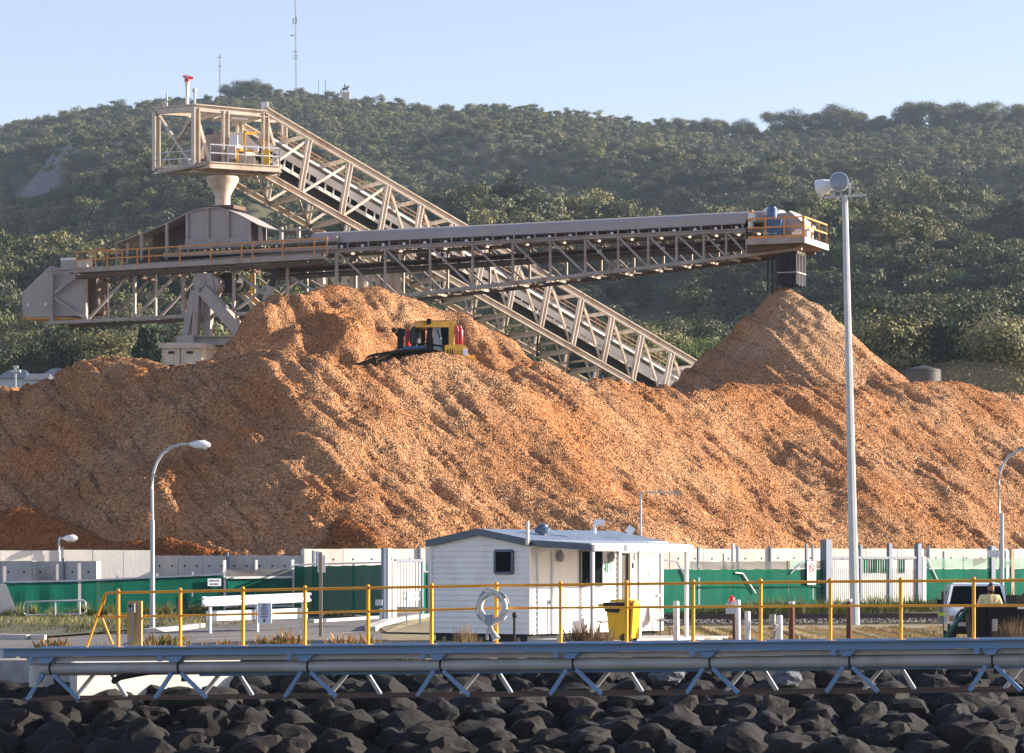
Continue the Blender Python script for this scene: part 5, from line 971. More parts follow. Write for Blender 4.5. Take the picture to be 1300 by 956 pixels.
for i in range(26): x = 8 + i * 51; gm("deck_grating", lambda b: b.prism([PG(x, yg(x) + 2, .13), PG(x + 50, yg(x + 50) + 2, .13), PG(x + 50, yg(x + 50) + 2, 1.58), PG(x, yg(x) + 2, 1.58)], V(0, 0, -.04)), "pipe_grey")
gm("end_plate", lambda b: b.prism([PG(0, 824), PG(5, 824), PG(5, 836), PG(0, 836)], -NG * .5), "house_wall"); gm("lower_ledge", lambda b: b.prism([PG(28, yg(28) + 12, .2), PG(1330, yg(1330) + 13, .2), PG(1330, yg(1330) + 19, .2), PG(28, yg(28) + 18, .2)], -NG * .3), "pipe_grey")
gm("pipe", lambda b: b.cyl(PG(30, yg(30) + 27, .35), PG(1335, yg(1335) + 27, .35), .122, n=14), "pipe_grey", True); gm("pipe_elbow", lambda b: (b.cyl(PG(36, yg(36) + 22, .35), PG(36, yg(36) + 50, .35), .16, n=12)), "pipe_grey", True)
gm("small_pipe", lambda b: b.cyl(PG(240, yg(240) + 36.5, .5), PG(1335, yg(1335) + 36, .5), .04, n=8), "girder_blue", True); gm("lower_beam", lambda b: b.bar(PG(30, yg(30) + 34.5, .8), PG(1335, yg(1335) + 34.5, .8), .2, .08), "pipe_grey")
for k, x in enumerate((52, 215, 380, 549, 718, 892, 1070, 1252)):
    y = yg(x) + 36
    gm("support_bracket", lambda b: (b.prism([PG(x - 8, yg(x) + 12, .05), PG(x + 16, yg(x) + 12, .05), PG(x + 8, yg(x) + 20, .05), PG(x - 1, yg(x) + 20, .05)], -NG * .3), b.box(PG(x - 12, yg(x) + 15, -.01), (.10, .04, .12), -.36)), "girder_blue")
    gm("pipe_clamp", lambda b: b.cyl(PG(x + 3, yg(x) + 27, .35), PG(x + 5, yg(x) + 27, .35), .14, n=12), "hole_dark", True)
    for a, c, o in ((-4, -25, 0), (8, 41, 0), (30, 4, 1.1), (50, 70, 1.1)): gm("brace", lambda b: b.bar(PG(x + a, y - 2, .25 + o), PG(x + c, y + 30, .25 + o), .075, .075, up=NG), "girder_blue" if o == 0 else "galvanised")
    gm("truss_node", lambda b: b.cyl(PG(x + 8, y + 1, .4), PG(x + 8, y + 9, .4), .07), "hole_dark")
gm("bottom_chord", lambda b: b.bar(PG(20, yg(20) + 66, .3), PG(1335, yg(1335) + 66, .3), .07, .07), "dark_brown_steel"); gm("bottom_chord", lambda b: b.bar(PG(20, yg(20) + 66, 1.4), PG(1335, yg(1335) + 66, 1.4), .07, .07), "dark_brown_steel")
gm("hanging_hose", lambda b: b.tube([PG(130, 866, .5), PG(140, 861, .4), PG(160, 857, .4), PG(185, 853, .4), PG(230, 852, .4), PG(300, 850.5, .4)], .07, 6), "black_rubber", True)
# concrete abutment in the sun behind the left end
b = B(); a, c = P(98, 842, 67.5), P(305, 838, 70.0); b.prism([a, c, V(c.x, c.y, -2), V(a.x, a.y, -2)], V(-.3, 1, 0)); solo("abutment", b, "concrete_wall", V(a.x, a.y, -1), "pale concrete abutment under the left end of the gangway", "abutment")
b = B(); a, c = P(-60, 838, 69), P(96, 838, 69); b.prism([a, c, V(c.x, c.y, -2), V(a.x, a.y, -2)], V(0, 1.5, 0)); solo("landing_block", b, "concrete_stained_shaded", V(a.x, a.y, -1), "dark stained concrete landing at the far left end of the gangway", "landing")
# ------------------------------------------------------------------ yellow guard rail on the gangway
yr = thing("guard_rail", PG(650, 815, .3), "yellow two-bar guard rail along the blue gangway", "railing")
def ym(name, fn, m="yellow_paint", smooth=True, parent=None):
    b = B(); fn(b); return part(name, b, m, parent or yr, smooth)
POST = [140, 219, 299, 378, 458.5, 539.5, 622, 704, 788, 873, 959, 1048, 1138, 1231, 1322]
def yrt(x): return interp(x, [(125, 752.5), (219, 751), (622, 743.5), (1048, 738.5), (1330, 736.5)])
def yrm(x): return interp(x, [(110, 783.5), (219, 782), (622, 772.5), (1048, 769.5), (1330, 769)])
OR_ = .35
ym("top_rail", lambda b: b.tube([PG(100, 822, OR_), PG(122, 757, OR_), PG(124, 754, OR_), PG(128, 752.6, OR_)] + [PG(x, yrt(x), OR_) for x in POST[1:]], .029, 8))
ym("mid_rail", lambda b: b.tube([PG(113, 783, OR_)] + [PG(x, yrm(x), OR_) for x in POST], .025, 8)); ym("end_stay", lambda b: b.tube([PG(124, 755, OR_), PG(118.5, 783, OR_), PG(133, 819, OR_)], .028, 8))
for x in POST:
    px_ = ym("post", lambda b: b.bar(PG(x, yg(x) + 1, OR_), PG(x, yrt(x) + 1, OR_), .058, .058, up=NG), smooth=False); ym("post_cap", lambda b: b.ell(PG(x, yrt(x) - 2.4, OR_), (.042, .042, .04), 8, 5), parent=px_); ym("base_plate", lambda b: b.box(PG(x, yg(x) + .4, OR_), (.18, .16, .02), -.36), parent=px_)
# board with socket box on the rail
t = thing("socket_board", PG(163, 818, .25), "tan timber board with a grey socket box and cable at the rail's left end", "socket board"); b = B(); b.prism([PG(154.5, 763, .25), PG(172.5, 763, .25), PG(172.5, 820, .25), PG(154.5, 820, .25)], -NG * .05); part("board", b, "tan_board", t)
b = B(); b.prism([PG(158.5, 766, .24), PG(166.5, 766, .24), PG(166.5, 778, .24), PG(158.5, 778, .24)], NG * .09); bx_ = part("socket_box", b, "plastic_grey", t); b = B(); b.cyl(PG(161, 769.5, .15), PG(161, 769.5, .13), .03, n=8); part("socket", b, "hole_dark", bx_); b = B(); b.tube([PG(163, 778, .18), PG(163, 800, .18), PG(162, 811, .17), PG(157, 817, .16), PG(152, 818, .16)], .028, 6); part("conduit", b, "plastic_grey", t, True)
# water meter sign
def sign(pl, x0, x1, y0, y1, off, label, lines, ts, m="sign_white", name="sign", base=None):
    c = pl((x0 + x1) / 2, (y0 + y1) / 2, off); t = thing(name, base or c, label, "sign"); b = B(); b.prism([pl(x0, y0, off), pl(x1, y0, off), pl(x1, y1, off), pl(x0, y1, off)], -pl.n * .02); part("panel", b, m, t)
    for tx, y, h, mm in lines:
        text_part(tx, pl((x0 + x1) / 2, y, off - .006), pl.d3, UPV, h, mm, t)
    return t
s = sign(PG, 320, 337.5, 765.5, 791.5, .26, "white water meter sign with dark blue words and a down arrow on the rail", [("SHIPS", 768.6, .036, "sign_navy"), ("FRESH", 772.2, .036, "sign_navy"), ("WATER", 775.9, .036, "sign_navy"), ("SUPPLY", 779.6, .036, "sign_navy"), ("METER", 783.3, .036, "sign_navy")], 1)
b = B(); b.prism([PG(327.6, 786, .255), PG(329.6, 786, .255), PG(329.6, 788.4, .255), PG(330.4, 788.4, .255), PG(328.6, 790.6, .255), PG(326.8, 788.4, .255), PG(327.6, 788.4, .255)], NG * .006); part("arrow", b, "sign_navy", s)
sign(FL, 262.5, 279.5, 734.5, 744, -.12, "small white two-line sign fixed to the green fence at left", [("SPEED LIMIT", 737.3, .055, "sign_navy"), ("IN FORCE", 741.5, .055, "sign_navy")], 1)
s = sign(FR, 1021.5, 1032.5, 712.5, 742, -.15, "tall white no smoking sign with red ring on the fence", [("NO", 730, .10, "plastic_grey"), ("SMOKING", 735.5, .045, "plastic_grey")], 1)
c = FR(1027, 721, -.165); b = B(); n = 20; vs_ = []
for k in range(n):
    a = 6.283 * k / n
    for r_ in (.125, .165): vs_.append(c + FR.d3 * r_ * math.cos(a) + UPV * r_ * math.sin(a))
b.add(vs_, [(2 * k, 2 * k + 1, (2 * k + 3) % (2 * n), (2 * k + 2) % (2 * n)) for k in range(n)]); part("red_ring", b, "sign_red", s); b = B(); b.bar(c + FR.d3 * -.10 + UPV * .10, c + FR.d3 * .10 - UPV * .10, .012, .035, up=FR.n.cross(V(.7, 0, -.7))); part("red_bar", b, "sign_red", s); b = B(); b.bar(c - FR.d3 * .09 - UPV * .02 + FR.n * .004, c + FR.d3 * .07 - UPV * .02 + FR.n * .004, .01, .03); part("cigarette", b, "plastic_grey", s)
# post with two boards seen from behind
q = G(407, 93); t = thing("sign_post", q, "tan post carrying two pale narrow signs seen from behind", "sign"); b = B(); b.bar(q, P(407, 701, 93), .10, .1); part("post", b, "timber_post", t)
for x0, x1 in ((403.2, 406.2), (408.2, 413)): b = B(); b.prism([P(x0, 705, 93.15), P(x1, 705, 93.15), P(x1, 727, 93.15), P(x0, 727, 93.15)], V(0, .02, 0)); part("board", b, "sign_white", t)
# life ring hung on the rail with its rope
c = PG(622.5, 771, .12); lr = thing("life_ring", c, "weathered white life ring hanging on the yellow rail before the hut", "life ring"); nb = []; n, m_ = 30, 10; b = B()
for i in range(n):
    a = 6.283 * i / n
    for k in range(m_):
        e = 6.283 * k / m_; rr_ = .275 + .062 * math.cos(e); b.v.append(tuple(c + PG.d3 * rr_ * math.cos(a) * .98 + UPV * rr_ * math.sin(a) * 1.05 + NG * .055 * math.sin(e)))
b.f = [(i * m_ + k, ((i + 1) % n) * m_ + k, ((i + 1) % n) * m_ + (k + 1) % m_, i * m_ + (k + 1) % m_) for i in range(n) for k in range(m_)]; part("ring", b, "ring_white", lr, True)
for a in (.75, 2.2, 3.75, 5.6):
    b = B(); o = PG.d3 * math.cos(a) + UPV * math.sin(a) * 1.05; u = PG.d3 * -math.sin(a) + UPV * math.cos(a); b.bar(c + o * .205, c + o * .345, .075, .135, up=u) ; part("strap", b, "rag_grey" if a < 4 else "sign_white", lr)
b = B(); b.tube([c + (PG.d3 * math.cos(a) + UPV * math.sin(a) * 1.05) * (.35 + .02 * math.sin(4 * a)) + NG * .02 for a in np.linspace(0, 6.2, 30)], .012, 5); part("grab_line", b, "rope", lr, True)
b = B(); b.tube([PG(624, 781, .05), PG(622, 790, 0), PG(624, 800, 0), PG(630, 811, 0)], [.05, .035, .05, .09], 8); b.tube([PG(622, 790, .03), PG(619, 800, 0), PG(618, 812, 0)], .03, 6); b.tube([PG(623, 796, 0), PG(627, 804, -.03), PG(634, 811, 0)], .03, 6); part("rope_coil", b, "rope", lr, True); b = B(); b.box(PG(621, 787, .04), (.16, .12, .2), -.36); part("rope_bag", b, "rag_grey", lr)
# ------------------------------------------------------------------ wheeled bin, chairs, tap post
q = P(790, 812, 81.0); q.z = .24; bn = thing("wheelie_bin", q, "bright yellow wheeled rubbish bin with open lid and black mouth by the hut", "bin"); bd, bs = V(.93, -.37, 0), V(.37, .93, 0)
def bq(a, c, z): return q + bd * a + bs * c + V(0, 0, z)
b = B(); b.add([bq(-.27, -.25, .05), bq(.22, -.25, .05), bq(.22, .25, .05), bq(-.27, .25, .05), bq(-.36, -.29, 1.0), bq(.30, -.29, 1.0), bq(.30, .29, 1.0), bq(-.36, .29, 1.0)], [(3, 2, 1, 0), (0, 1, 5, 4), (1, 2, 6, 5), (2, 3, 7, 6), (3, 0, 4, 7), (4, 5, 6, 7)]); bdy = part("bin_body", b, "bin_yellow", bn)
b = B(); b.bar(bq(-.33, -.30, .96), bq(.30, -.30, .96), .05, .07); b.bar(bq(-.38, 0, .97), bq(-.38, .01, .97), .6, .07); part("rim", b, "bin_yellow", bdy); b = B(); b.prism([bq(-.42, -.345, 1.04), bq(-.37, -.335, .80), bq(.0, -.335, .77), bq(.05, -.335, .90), bq(.2, -.335, .90), bq(.24, -.345, 1.04)], bs * .66); part("liner", b, "black_rubber", bdy)
b = B(); b.prism([bq(-.28, -.29, 1.05), bq(.30, -.29, 1.05), bq(.36, -.29, 1.09), bq(.26, -.29, 1.13), bq(-.2, -.29, 1.12)], bs * .58); part("lid", b, "bin_yellow", bn); b = B(); b.prism([bq(.31, -.28, .1), bq(.36, -.28, .95), bq(.42, -.28, 1.0), bq(.36, -.28, .1)], bs * .56); part("back_panel", b, "bin_yellow", bn); b = B(); b.bar(bq(.38, -.25, 1.02), bq(.38, .25, 1.02), .05); b.bar(bq(.24, 0, 1.0), bq(.43, 0, 1.06), .5, .05); part("handle", b, "rust_rail", bn)
for c_ in (-.3, .3): b = B(); b.cyl(bq(.18, c_ - .04, .1), bq(.18, c_ + .04, .1), .13, n=14); part("wheel", b, "black_rubber", bn, True)
def chair(q, rz, label, flip=1):
    t = thing("plastic_chair", q, label, "chair", "grey chairs on the hut veranda"); M3 = Matrix.Rotation(rz, 3, 'Z')
    def cq(x, y, z): return q + M3 @ V(x, y, z)
    b = B(); pts = []
    prof = [(.24, .42), (.12, .40), (-.10, .41), (-.20, .46), (-.25, .62), (-.30, .84)]
    for x, z in prof:
        for k in range(6): y = (k / 5 - .5) * (.46 if z < .6 else .42); pts.append(cq(x, y, z + .05 * (2 * y / .46) ** 2))
    b.add(pts, [(i * 6 + k, i * 6 + k + 1, (i + 1) * 6 + k + 1, (i + 1) * 6 + k) for i in range(5) for k in range(5)]); part("seat_shell", b, "plastic_grey", t, True)
    for sx in (-.2, .2):
        for sy in (-.18, .18): b = B(); b.cyl(cq(sx * .8, sy * .8, .41), cq(sx, sy, 0), .014, n=6); part("leg", b, "rail_steel", t)
chair(V(P(769, 800, 86).x, 86, .24), 1.9 + 1.2, "grey plastic chair on the veranda left of the yellow bin"); chair(V(P(839, 790, 88.4).x, 88.4, .24), -.9, "grey plastic chair beyond the bin near the closed door")
b = B(); q = G(653, 80); b.cyl(q, P(653, 783, 80), .035, n=8); b.ell(P(653, 781, 80), (.06, .06, .09), 8, 6); b.bar(P(651, 780, 80), P(656, 783, 80), .05); solo("tap_post", b, "hole_dark", q, "thin dark tap standpipe in front of the hut's gable wall", "tap", smooth=True)
b = B(); q = G(717, 81); b.box(V(q.x, 81, .25), (.42, .3, .34)); solo("meter_box", b, "house_wall", q, "low pale meter box at the foot of the hut's side wall", "box")
# ------------------------------------------------------------------ white and rusty posts on the verge
def bollard(px, D, ytop, w_, m, label, cat="post", lean=0.0, cap=None, grp="old posts on the verge"):
    q = G(px, D, -.05); top = P(px + lean, ytop, D); t = thing("bollard", q, label, cat, grp); b = B(); b.lathe(q, [(w_ / 2, 0), (w_ / 2 * 1.03, .3), (w_ / 2 * .97, (top.z - q.z) * .6), (w_ / 2 * .94, top.z - q.z - .03), (w_ / 2 * .7, top.z - q.z)], 10, top - q); part("shaft", b, m, t, True)
    if cap: b = B(); b.cyl(top - V(0, 0, .06), top + V(0, 0, .012), w_ / 2 * 1.03, n=10); part("painted_top", b, cap, t, True)
    return t
bollard(858.5, 84, 763, .17, "white_post", "white timber post at the right end of the veranda"); bollard(936.5, 83, 761.5, .16, "white_post", "tall white post just right of the red lamp"); bollard(949, 82, 776, .165, "white_post", "short clean white post right of the tall white post")
bollard(989.5, 84, 781, .17, "white_post", "short stained white post beside the crooked grey pipe", lean=.5); bollard(1005, 85, 764, .17, "rust_post", "rusty brown post with a white painted top", cap="white_post"); bollard(1078, 86, 761, .16, "rust_post", "rusty post with white top at the floodlight mast's foot", cap="white_post")
q = G(932, 81.5); t = thing("signal_post", q, "rusty post with a grey box and red lamp on top", "signal"); b = B(); b.bar(q, P(931, 772, 81.5), .07); part("post", b, "rust_post", t); b = B(); b.box(P(928, 772, 81.5), (.26, .2, .30)); bx_ = part("box", b, "house_wall", t); b = B(); b.box(P(931, 767, 81.4), (.10, .12, .16)); part("box_cover", b, "white_sheet", bx_)
z = P(929, 765, 81.5); b = B(); b.lathe(z, [(.075, 0), (.085, .05), (.075, .13), (.04, .17), (.01, .18)], 12); part("lamp", b, "red_lamp", t, True)
b = B(); q = G(982, 82); b.tube([q, P(983, 800, 82), P(986, 796, 82), P(981, 791, 82), P(980.5, 782, 82)], [.06, .06, .07, .06, .07], 8); b.cyl(P(981, 790, 82), P(981, 780, 82), .09); solo("standpipe", b, "plastic_grey", q, "crooked grey standpipe left of the short stained white post", "pipe", smooth=True)
# ------------------------------------------------------------------ white crash barrier
PR = Pl(260, 95.5, 395, 99.0); t = thing("crash_barrier", G(328, 97), "white corrugated crash barrier above a white concrete block", "crash barrier"); b = B(); prof = [(-.155, 0), (-.13, .04), (-.08, .04), (-.05, -.03), (0, -.04), (.05, -.03), (.08, .04), (.13, .04), (.155, 0)]; vs_ = []
for px_, py_ in ((259, 764), (272, 763.5), (390, 758.5), (394, 758)):
    for z, o in prof: p = PR(px_, py_); vs_.append(p + V(0, 0, z * (1.0 if 262 < px_ < 393 else .92)) + PR.n * o)
b.add(vs_, [(i * 9 + k, i * 9 + k + 1, (i + 1) * 9 + k + 1, (i + 1) * 9 + k) for i in range(3) for k in range(8)]); b.prism([PR(259, 757.5, .05), PR(264, 757.5, .05), PR(264, 770, .05), PR(259, 770, .05)], -PR.n * .05); part("beam", b, "car_white", t)
for x in (270, 330, 388): b = B(); p = PR(x, 762, .12); b.bar(V(p.x, p.y, zg(97)), p, .08, .08, up=PR.d3); part("post", b, "galvanised", t)
b = B(); b.prism([PR(281, 776, .2), PR(396, 772, .2), PR(396, 785, .2), PR(281, 788, .2)], -PR.n * .5); solo("concrete_block", b, "car_white", PR(338, 787), "long white painted concrete block under the crash barrier", "block")
b = B(); PS = Pl(512, 103, 535, 104); b.prism([PS(514, 751), PS(534, 751), PS(534, 755), PS(514, 755)], -PS.n * .05); b.prism([PS(513, 757), PS(534, 757), PS(534, 762), PS(513, 762)], -PS.n * .05); b.bar(PS(533, 750), G(533, 104), .08); b.bar(PS(516, 751), G(516, 103), .06); solo("reflector_rail", b, "house_wall", G(524, 103.5), "short battered rail stub in front of the slatted gate", "barrier")
b = B(); q = G(483, 108); b.bar(q, P(483.5, 772, 108), .09); b.box(P(481, 765, 108), (.24, .2, .2)); solo("pedestal_box", b, "house_wall", q, "small pale box on a post before the dark fence", "box")
# ------------------------------------------------------------------ lamps
def street_lamp(pts, base, bend, head, label, D):
    t = thing("street_lamp", base, label, "street lamp", "street lamps along the yard"); b = B(); z1 = bend[0]; b.cyl(base, V(base.x, base.y, z1.z), .085, .065, 10); part("lower_pole", b, "galv_pole", t, True); b = B(); b.tube([V(base.x, base.y, z1.z)] + bend, [.048] * (len(bend)) + [.036], 8); part("arm", b, "galv_pole", t, True)
    h0, h1 = head; b = B(); b.tube([h0, h0.lerp(h1, .35), h0.lerp(h1, .75), h1], [.05, .13, .15, .06], 10); hd = part("lamp_head", b, "lamp_white", t, True); b = B(); m_ = h0.lerp(h1, .55); b.ell(m_ - V(0, 0, .09), ((h1 - h0).length * .28, .1, .07), 10, 5); part("lens", b, "lens_glass", hd, True)
D = 98; street_lamp(0, G(193.5, D), [P(193.5, 660, D), P(193, 620, D), P(194.5, 601, D), P(199, 587, D), P(206, 576, D), P(216, 568.5, D), P(228, 564.5, D), P(240, 564, D)], (P(240, 564, D), P(267, 565, D)), "tall grey street lamp with curved arm near the left fence", D)
D = 121; street_lamp(0, G(75, D), [P(75, 720, D), P(75, 700, D), P(75, 686, D), P(76, 683.5, D), P(80, 683.5, D)], (P(80, 683.5, D), P(98, 683, D)), "small street lamp with a short arm at the far left", D)
D = 113; street_lamp(0, G(1272, D), [P(1269, 652, D), P(1268, 615, D), P(1269, 602, D), P(1273, 590, D), P(1280, 580, D), P(1290, 573, D), P(1304, 569, D), P(1316, 567, D)], (P(1316, 567, D), P(1342, 567.5, D)), "grey street lamp with curved arm cut by the right photo edge", D)
D = 105; q = G(1085.5, D); t = thing("floodlight_mast", q, "tall grey floodlight mast with two big round lamps on a crossbar", "floodlight"); b = B(); b.cyl(q, P(1072.5, 249, D), .165, .10, 8); part("mast", b, "galv_pole", t)
b = B(); b.bar(P(1046, 251, D), P(1100, 247.5, D), .10, .08); part("crossbar", b, "galv_pole", t)
c = P(1065.5, 231, D - .25); ax = V(-.20, -.95, .06).normalized(); b = B(); b.lathe(c, [(.08, -.42), (.20, -.36), (.31, -.14), (.335, 0), (.34, .05)], 20, ax); l1 = part("lamp_housing", b, "lamp_white", t, True); b = B(); b.lathe(c + ax * .055, [(.315, 0), (.30, .02), (.2, .04), (.01, .05)], 20, ax); part("lens", b, "lens_glass", l1, True); b = B(); b.bar(c + V(.40, .1, 0), c + V(.36, .1, -.46), .05, .07); b.bar(c + V(-.16, .2, -.34), c + V(-.16, .2, -.46), .06); b.bar(c + V(.08, .2, -.34), c + V(.08, .2, -.46), .06); part("yoke", b, "galvanised", l1)
c = P(1046, 237, D + .2); ax = V(-.75, .35, -.18).normalized(); b = B(); b.lathe(c, [(.08, -.30), (.18, -.24), (.26, -.02), (.29, .20), (.30, .23)], 16, ax); l2 = part("lamp_housing", b, "lamp_white", t, True); b = B(); b.bar(c + V(.3, -.1, -.1), c + V(.34, -.1, -.42), .05); b.bar(c + V(-.2, -.1, -.2), c + V(-.1, -.1, -.38), .05); part("yoke", b, "galvanised", l2); b = B(); b.tube([P(1063, 251, D - .1), P(1065, 255, D - .1), P(1070, 256, D - .1)], .02, 5); part("cable", b, "galvanised", t)
# ================================================================== utility truck, trailer, man
q = V(P(1244, 828, 80.5).x, 80.5, 0); ute = thing("utility_truck", q, "white utility truck with dark front parked by the fence, facing the water", "truck"); ua = -.10; uf = V(math.sin(ua), -math.cos(ua), 0); us = V(math.cos(ua), math.sin(ua), 0)
def uq(x, y, z): return q + us * x - uf * y + V(0, 0, z)       # x to the photo's right, y away from the camera
def um(name, fn, m, parent=None, smooth=False):
    b = B(); fn(b); return part(name, b, m, parent or ute, smooth)
def loft(b, secs):
    n = len(secs[0]); o = len(b.v); b.v += [tuple(uq(*p)) for s_ in secs for p in s_]
    for i in range(len(secs) - 1):
        for k in range(n): b.f.append((o + i * n + k, o + i * n + (k + 1) % n, o + (i + 1) * n + (k + 1) % n, o + (i + 1) * n + k))
    b.f += [tuple(o + k for k in range(n)), tuple(o + (len(secs) - 1) * n + k for k in range(n - 1, -1, -1))]
um("body", lambda b: (loft(b, [[(-.74, -.02, .62), (.74, -.02, .62), (.76, -.02, 1.0), (.62, .02, 1.06), (-.62, .02, 1.06), (-.76, -.02, 1.0)], [(-.80, 1.25, .5), (.80, 1.25, .5), (.82, 1.25, 1.08), (.70, 1.25, 1.18), (-.70, 1.25, 1.18), (-.82, 1.25, 1.08)], [(-.82, 2.75, .5), (.82, 2.75, .5), (.84, 2.75, 1.1), (.76, 2.75, 1.16), (-.76, 2.75, 1.16), (-.84, 2.75, 1.1)]])), "car_white")
def cab(y): return None
um("roof", lambda b: loft(b, [[(-.64, 1.72, 1.70), (.64, 1.72, 1.70), (.60, 1.75, 1.755), (-.60, 1.75, 1.755)], [(-.66, 2.2, 1.72), (.66, 2.2, 1.72), (.62, 2.2, 1.79), (-.62, 2.2, 1.79)], [(-.65, 2.7, 1.70), (.65, 2.7, 1.70), (.60, 2.7, 1.76), (-.60, 2.7, 1.76)]]), "car_white")
for sx in (-1, 1):
    um("windscreen_pillar", lambda b: b.bar(uq(sx * .80, 1.24, 1.12), uq(sx * .65, 1.72, 1.72), .07, .07, up=uf), "car_white"); um("rear_pillar", lambda b: b.bar(uq(sx * .80, 2.72, 1.1), uq(sx * .65, 2.68, 1.72), .10, .09, up=uf), "car_white"); um("side_window", lambda b: b.prism([uq(sx * .80, 1.35, 1.13), uq(sx * .80, 2.66, 1.13), uq(sx * .66, 2.62, 1.69), uq(sx * .66, 1.78, 1.69)], us * -sx * .015), "window_glass"); um("wing_mirror", lambda b: (b.box(uq(sx * .98, 1.30, 1.24), (.16, .08, .20), ua), b.bar(uq(sx * .82, 1.32, 1.18), uq(sx * .93, 1.3, 1.22), .03)), "car_black")
    um("headlight", lambda b: b.box(uq(sx * .58, -.05, .86), (.26, .06, .15), ua), "lens_glass"); um("indicator", lambda b: b.box(uq(sx * .76, -.03, .86), (.08, .06, .13), ua), "rust_rail"); um("front_wing", lambda b: b.prism([uq(sx * .74, -.04, .55), uq(sx * .74, .95, .55), uq(sx * .82, .95, 1.02), uq(sx * .77, -.04, .98)], us * -sx * .05), "car_white")
    for y in (.45, 3.35):
        w_ = um("wheel", lambda b: b.cyl(uq(sx * .60, y, .36), uq(sx * .82, y, .36), .36, n=18), "black_rubber", None, True); um("rim", lambda b: b.cyl(uq(sx * .80, y, .36), uq(sx * .83, y, .36), .2, n=12), "galvanised", w_, True)
um("windscreen", lambda b: b.prism([uq(-.76, 1.24, 1.13), uq(.76, 1.24, 1.13), uq(.62, 1.71, 1.70), uq(-.62, 1.71, 1.70)], -uf * .015), "window_glass"); um("seat", lambda b: (b.box(uq(-.36, 2.1, 1.25), (.5, .2, .6), ua), b.box(uq(.36, 2.1, 1.25), (.5, .2, .6), ua)), "car_black"); um("steering_wheel", lambda b: b.cyl(uq(.38, 1.5, 1.2), uq(.38, 1.53, 1.22), .17, n=14), "car_black", None, True)
um("grille", lambda b: (b.box(uq(0, -.05, .86), (.86, .05, .18), ua), [b.box(uq(0, -.085, .80 + .04 * k), (.84, .02, .015), ua) for k in range(4)]), "car_black"); um("front_bumper", lambda b: b.box(uq(0, -.14, .56), (1.62, .18, .20), ua), "car_black"); um("bull_bar", lambda b: (b.tube([uq(-.62, -.22, .5), uq(-.6, -.26, .95), uq(-.5, -.27, 1.08), uq(.5, -.27, 1.08), uq(.6, -.26, .95), uq(.62, -.22, .5)], .035, 8), b.bar(uq(-.6, -.26, .8), uq(.6, -.26, .8), .05)), "car_black", None, True); um("number_plate", lambda b: b.box(uq(0, -.25, .58), (.37, .015, .13), ua), "sign_white"); um("bonnet_scoop", lambda b: b.box(uq(0, .6, 1.13), (.6, .6, .05), ua), "car_white")
um("tray", lambda b: b.box(uq(0, 3.7, .80), (1.78, 1.9, .10), ua), "plastic_grey"); um("tray_side", lambda b: b.box(uq(-.90, 3.7, .97), (.04, 1.9, .28), ua), "plastic_grey"); um("tray_side", lambda b: b.box(uq(.90, 3.7, .97), (.04, 1.9, .28), ua), "plastic_grey"); um("headboard", lambda b: [b.bar(uq(x, 2.85, .85), uq(x, 2.85, 1.70), .04) for x in (-.8, -.4, 0, .4, .8)] + [b.bar(uq(-.8, 2.85, z), uq(.8, 2.85, z), .04) for z in (1.3, 1.7)], "galvanised")
um("reflective_strip", lambda b: b.box(uq(-.84, 2.70, .93), (.26, .03, .09), ua), "hi_vis"); um("tray_box", lambda b: b.box(uq(-.82, 2.95, .98), (.30, .40, .62), ua), "plastic_grey"); um("tray_load", lambda b: b.box(uq(-.62, 3.3, 1.40), (.5, .7, .30), ua), "rust_post")
# dark skip in front of the truck with a green rim
q3 = P(1262, 800, 77.2); sk = thing("skip", V(q3.x, 77.2, 0), "dark steel skip with a green rim in front of the truck", "skip"); x0, x1 = P(1226, 0, 77.2).x, P(1325, 0, 77.2).x
b = B(); b.prism([V(x0 + .12, 76.6, .1), V(x1, 76.6, .1), V(x1, 76.6, 1.22), V(x0, 76.6, 1.22)], V(0, .9, 0)); part("body", b, "car_black", sk); b = B(); b.bar(V(x0 - .03, 76.58, 1.25), V(P(1288, 0, 77).x, 76.58, 1.27), .08, .07); part("rim", b, "trailer_green", sk); b = B(); b.bar(V(P(1288, 0, 77).x, 76.56, 1.22), V(x1, 76.56, 1.20), .07, .10); part("rim", b, "car_white", sk)
for x in (x0 + .5, x0 + 1.1, x0 + 1.7): b = B(); b.box(V(x, 76.57, .65), (.07, .05, 1.0)); part("stiffener", b, "car_black", sk)
b = B(); b.cyl(V(x0 + .62, 76.5, .62), V(x0 + .62, 76.5, .92), .07, n=10); part("gas_bottle", b, "pipe_grey", sk, True); b = B(); b.bar(V(x0 + .05, 76.52, .40), V(x0 + .75, 76.52, .40), .06, .06); part("tow_bar", b, "kerb_concrete", sk)
b = B(); b.cyl(V(P(1200, 0, 77).x, 77, .45), V(P(1231, 0, 77).x, 77, 1.24), .05, n=8); solo("green_pole", b, "trailer_green", V(P(1200, 0, 77).x, 77, .45), "slanting dark green pole leaning against the skip rim", "pole")
b = B(); b.box(V(P(1296, 0, 79).x, 79.2, 1.38), (.5, .6, .22), .3); b.bar(V(P(1288, 0, 79).x, 79, 1.3), V(P(1310, 0, 79).x, 79, 1.62), .10); solo("dark_load", b, "car_black", V(P(1296, 0, 79).x, 79.2, 1.3), "dark bundle on the skip at the right photo edge", "bundle")
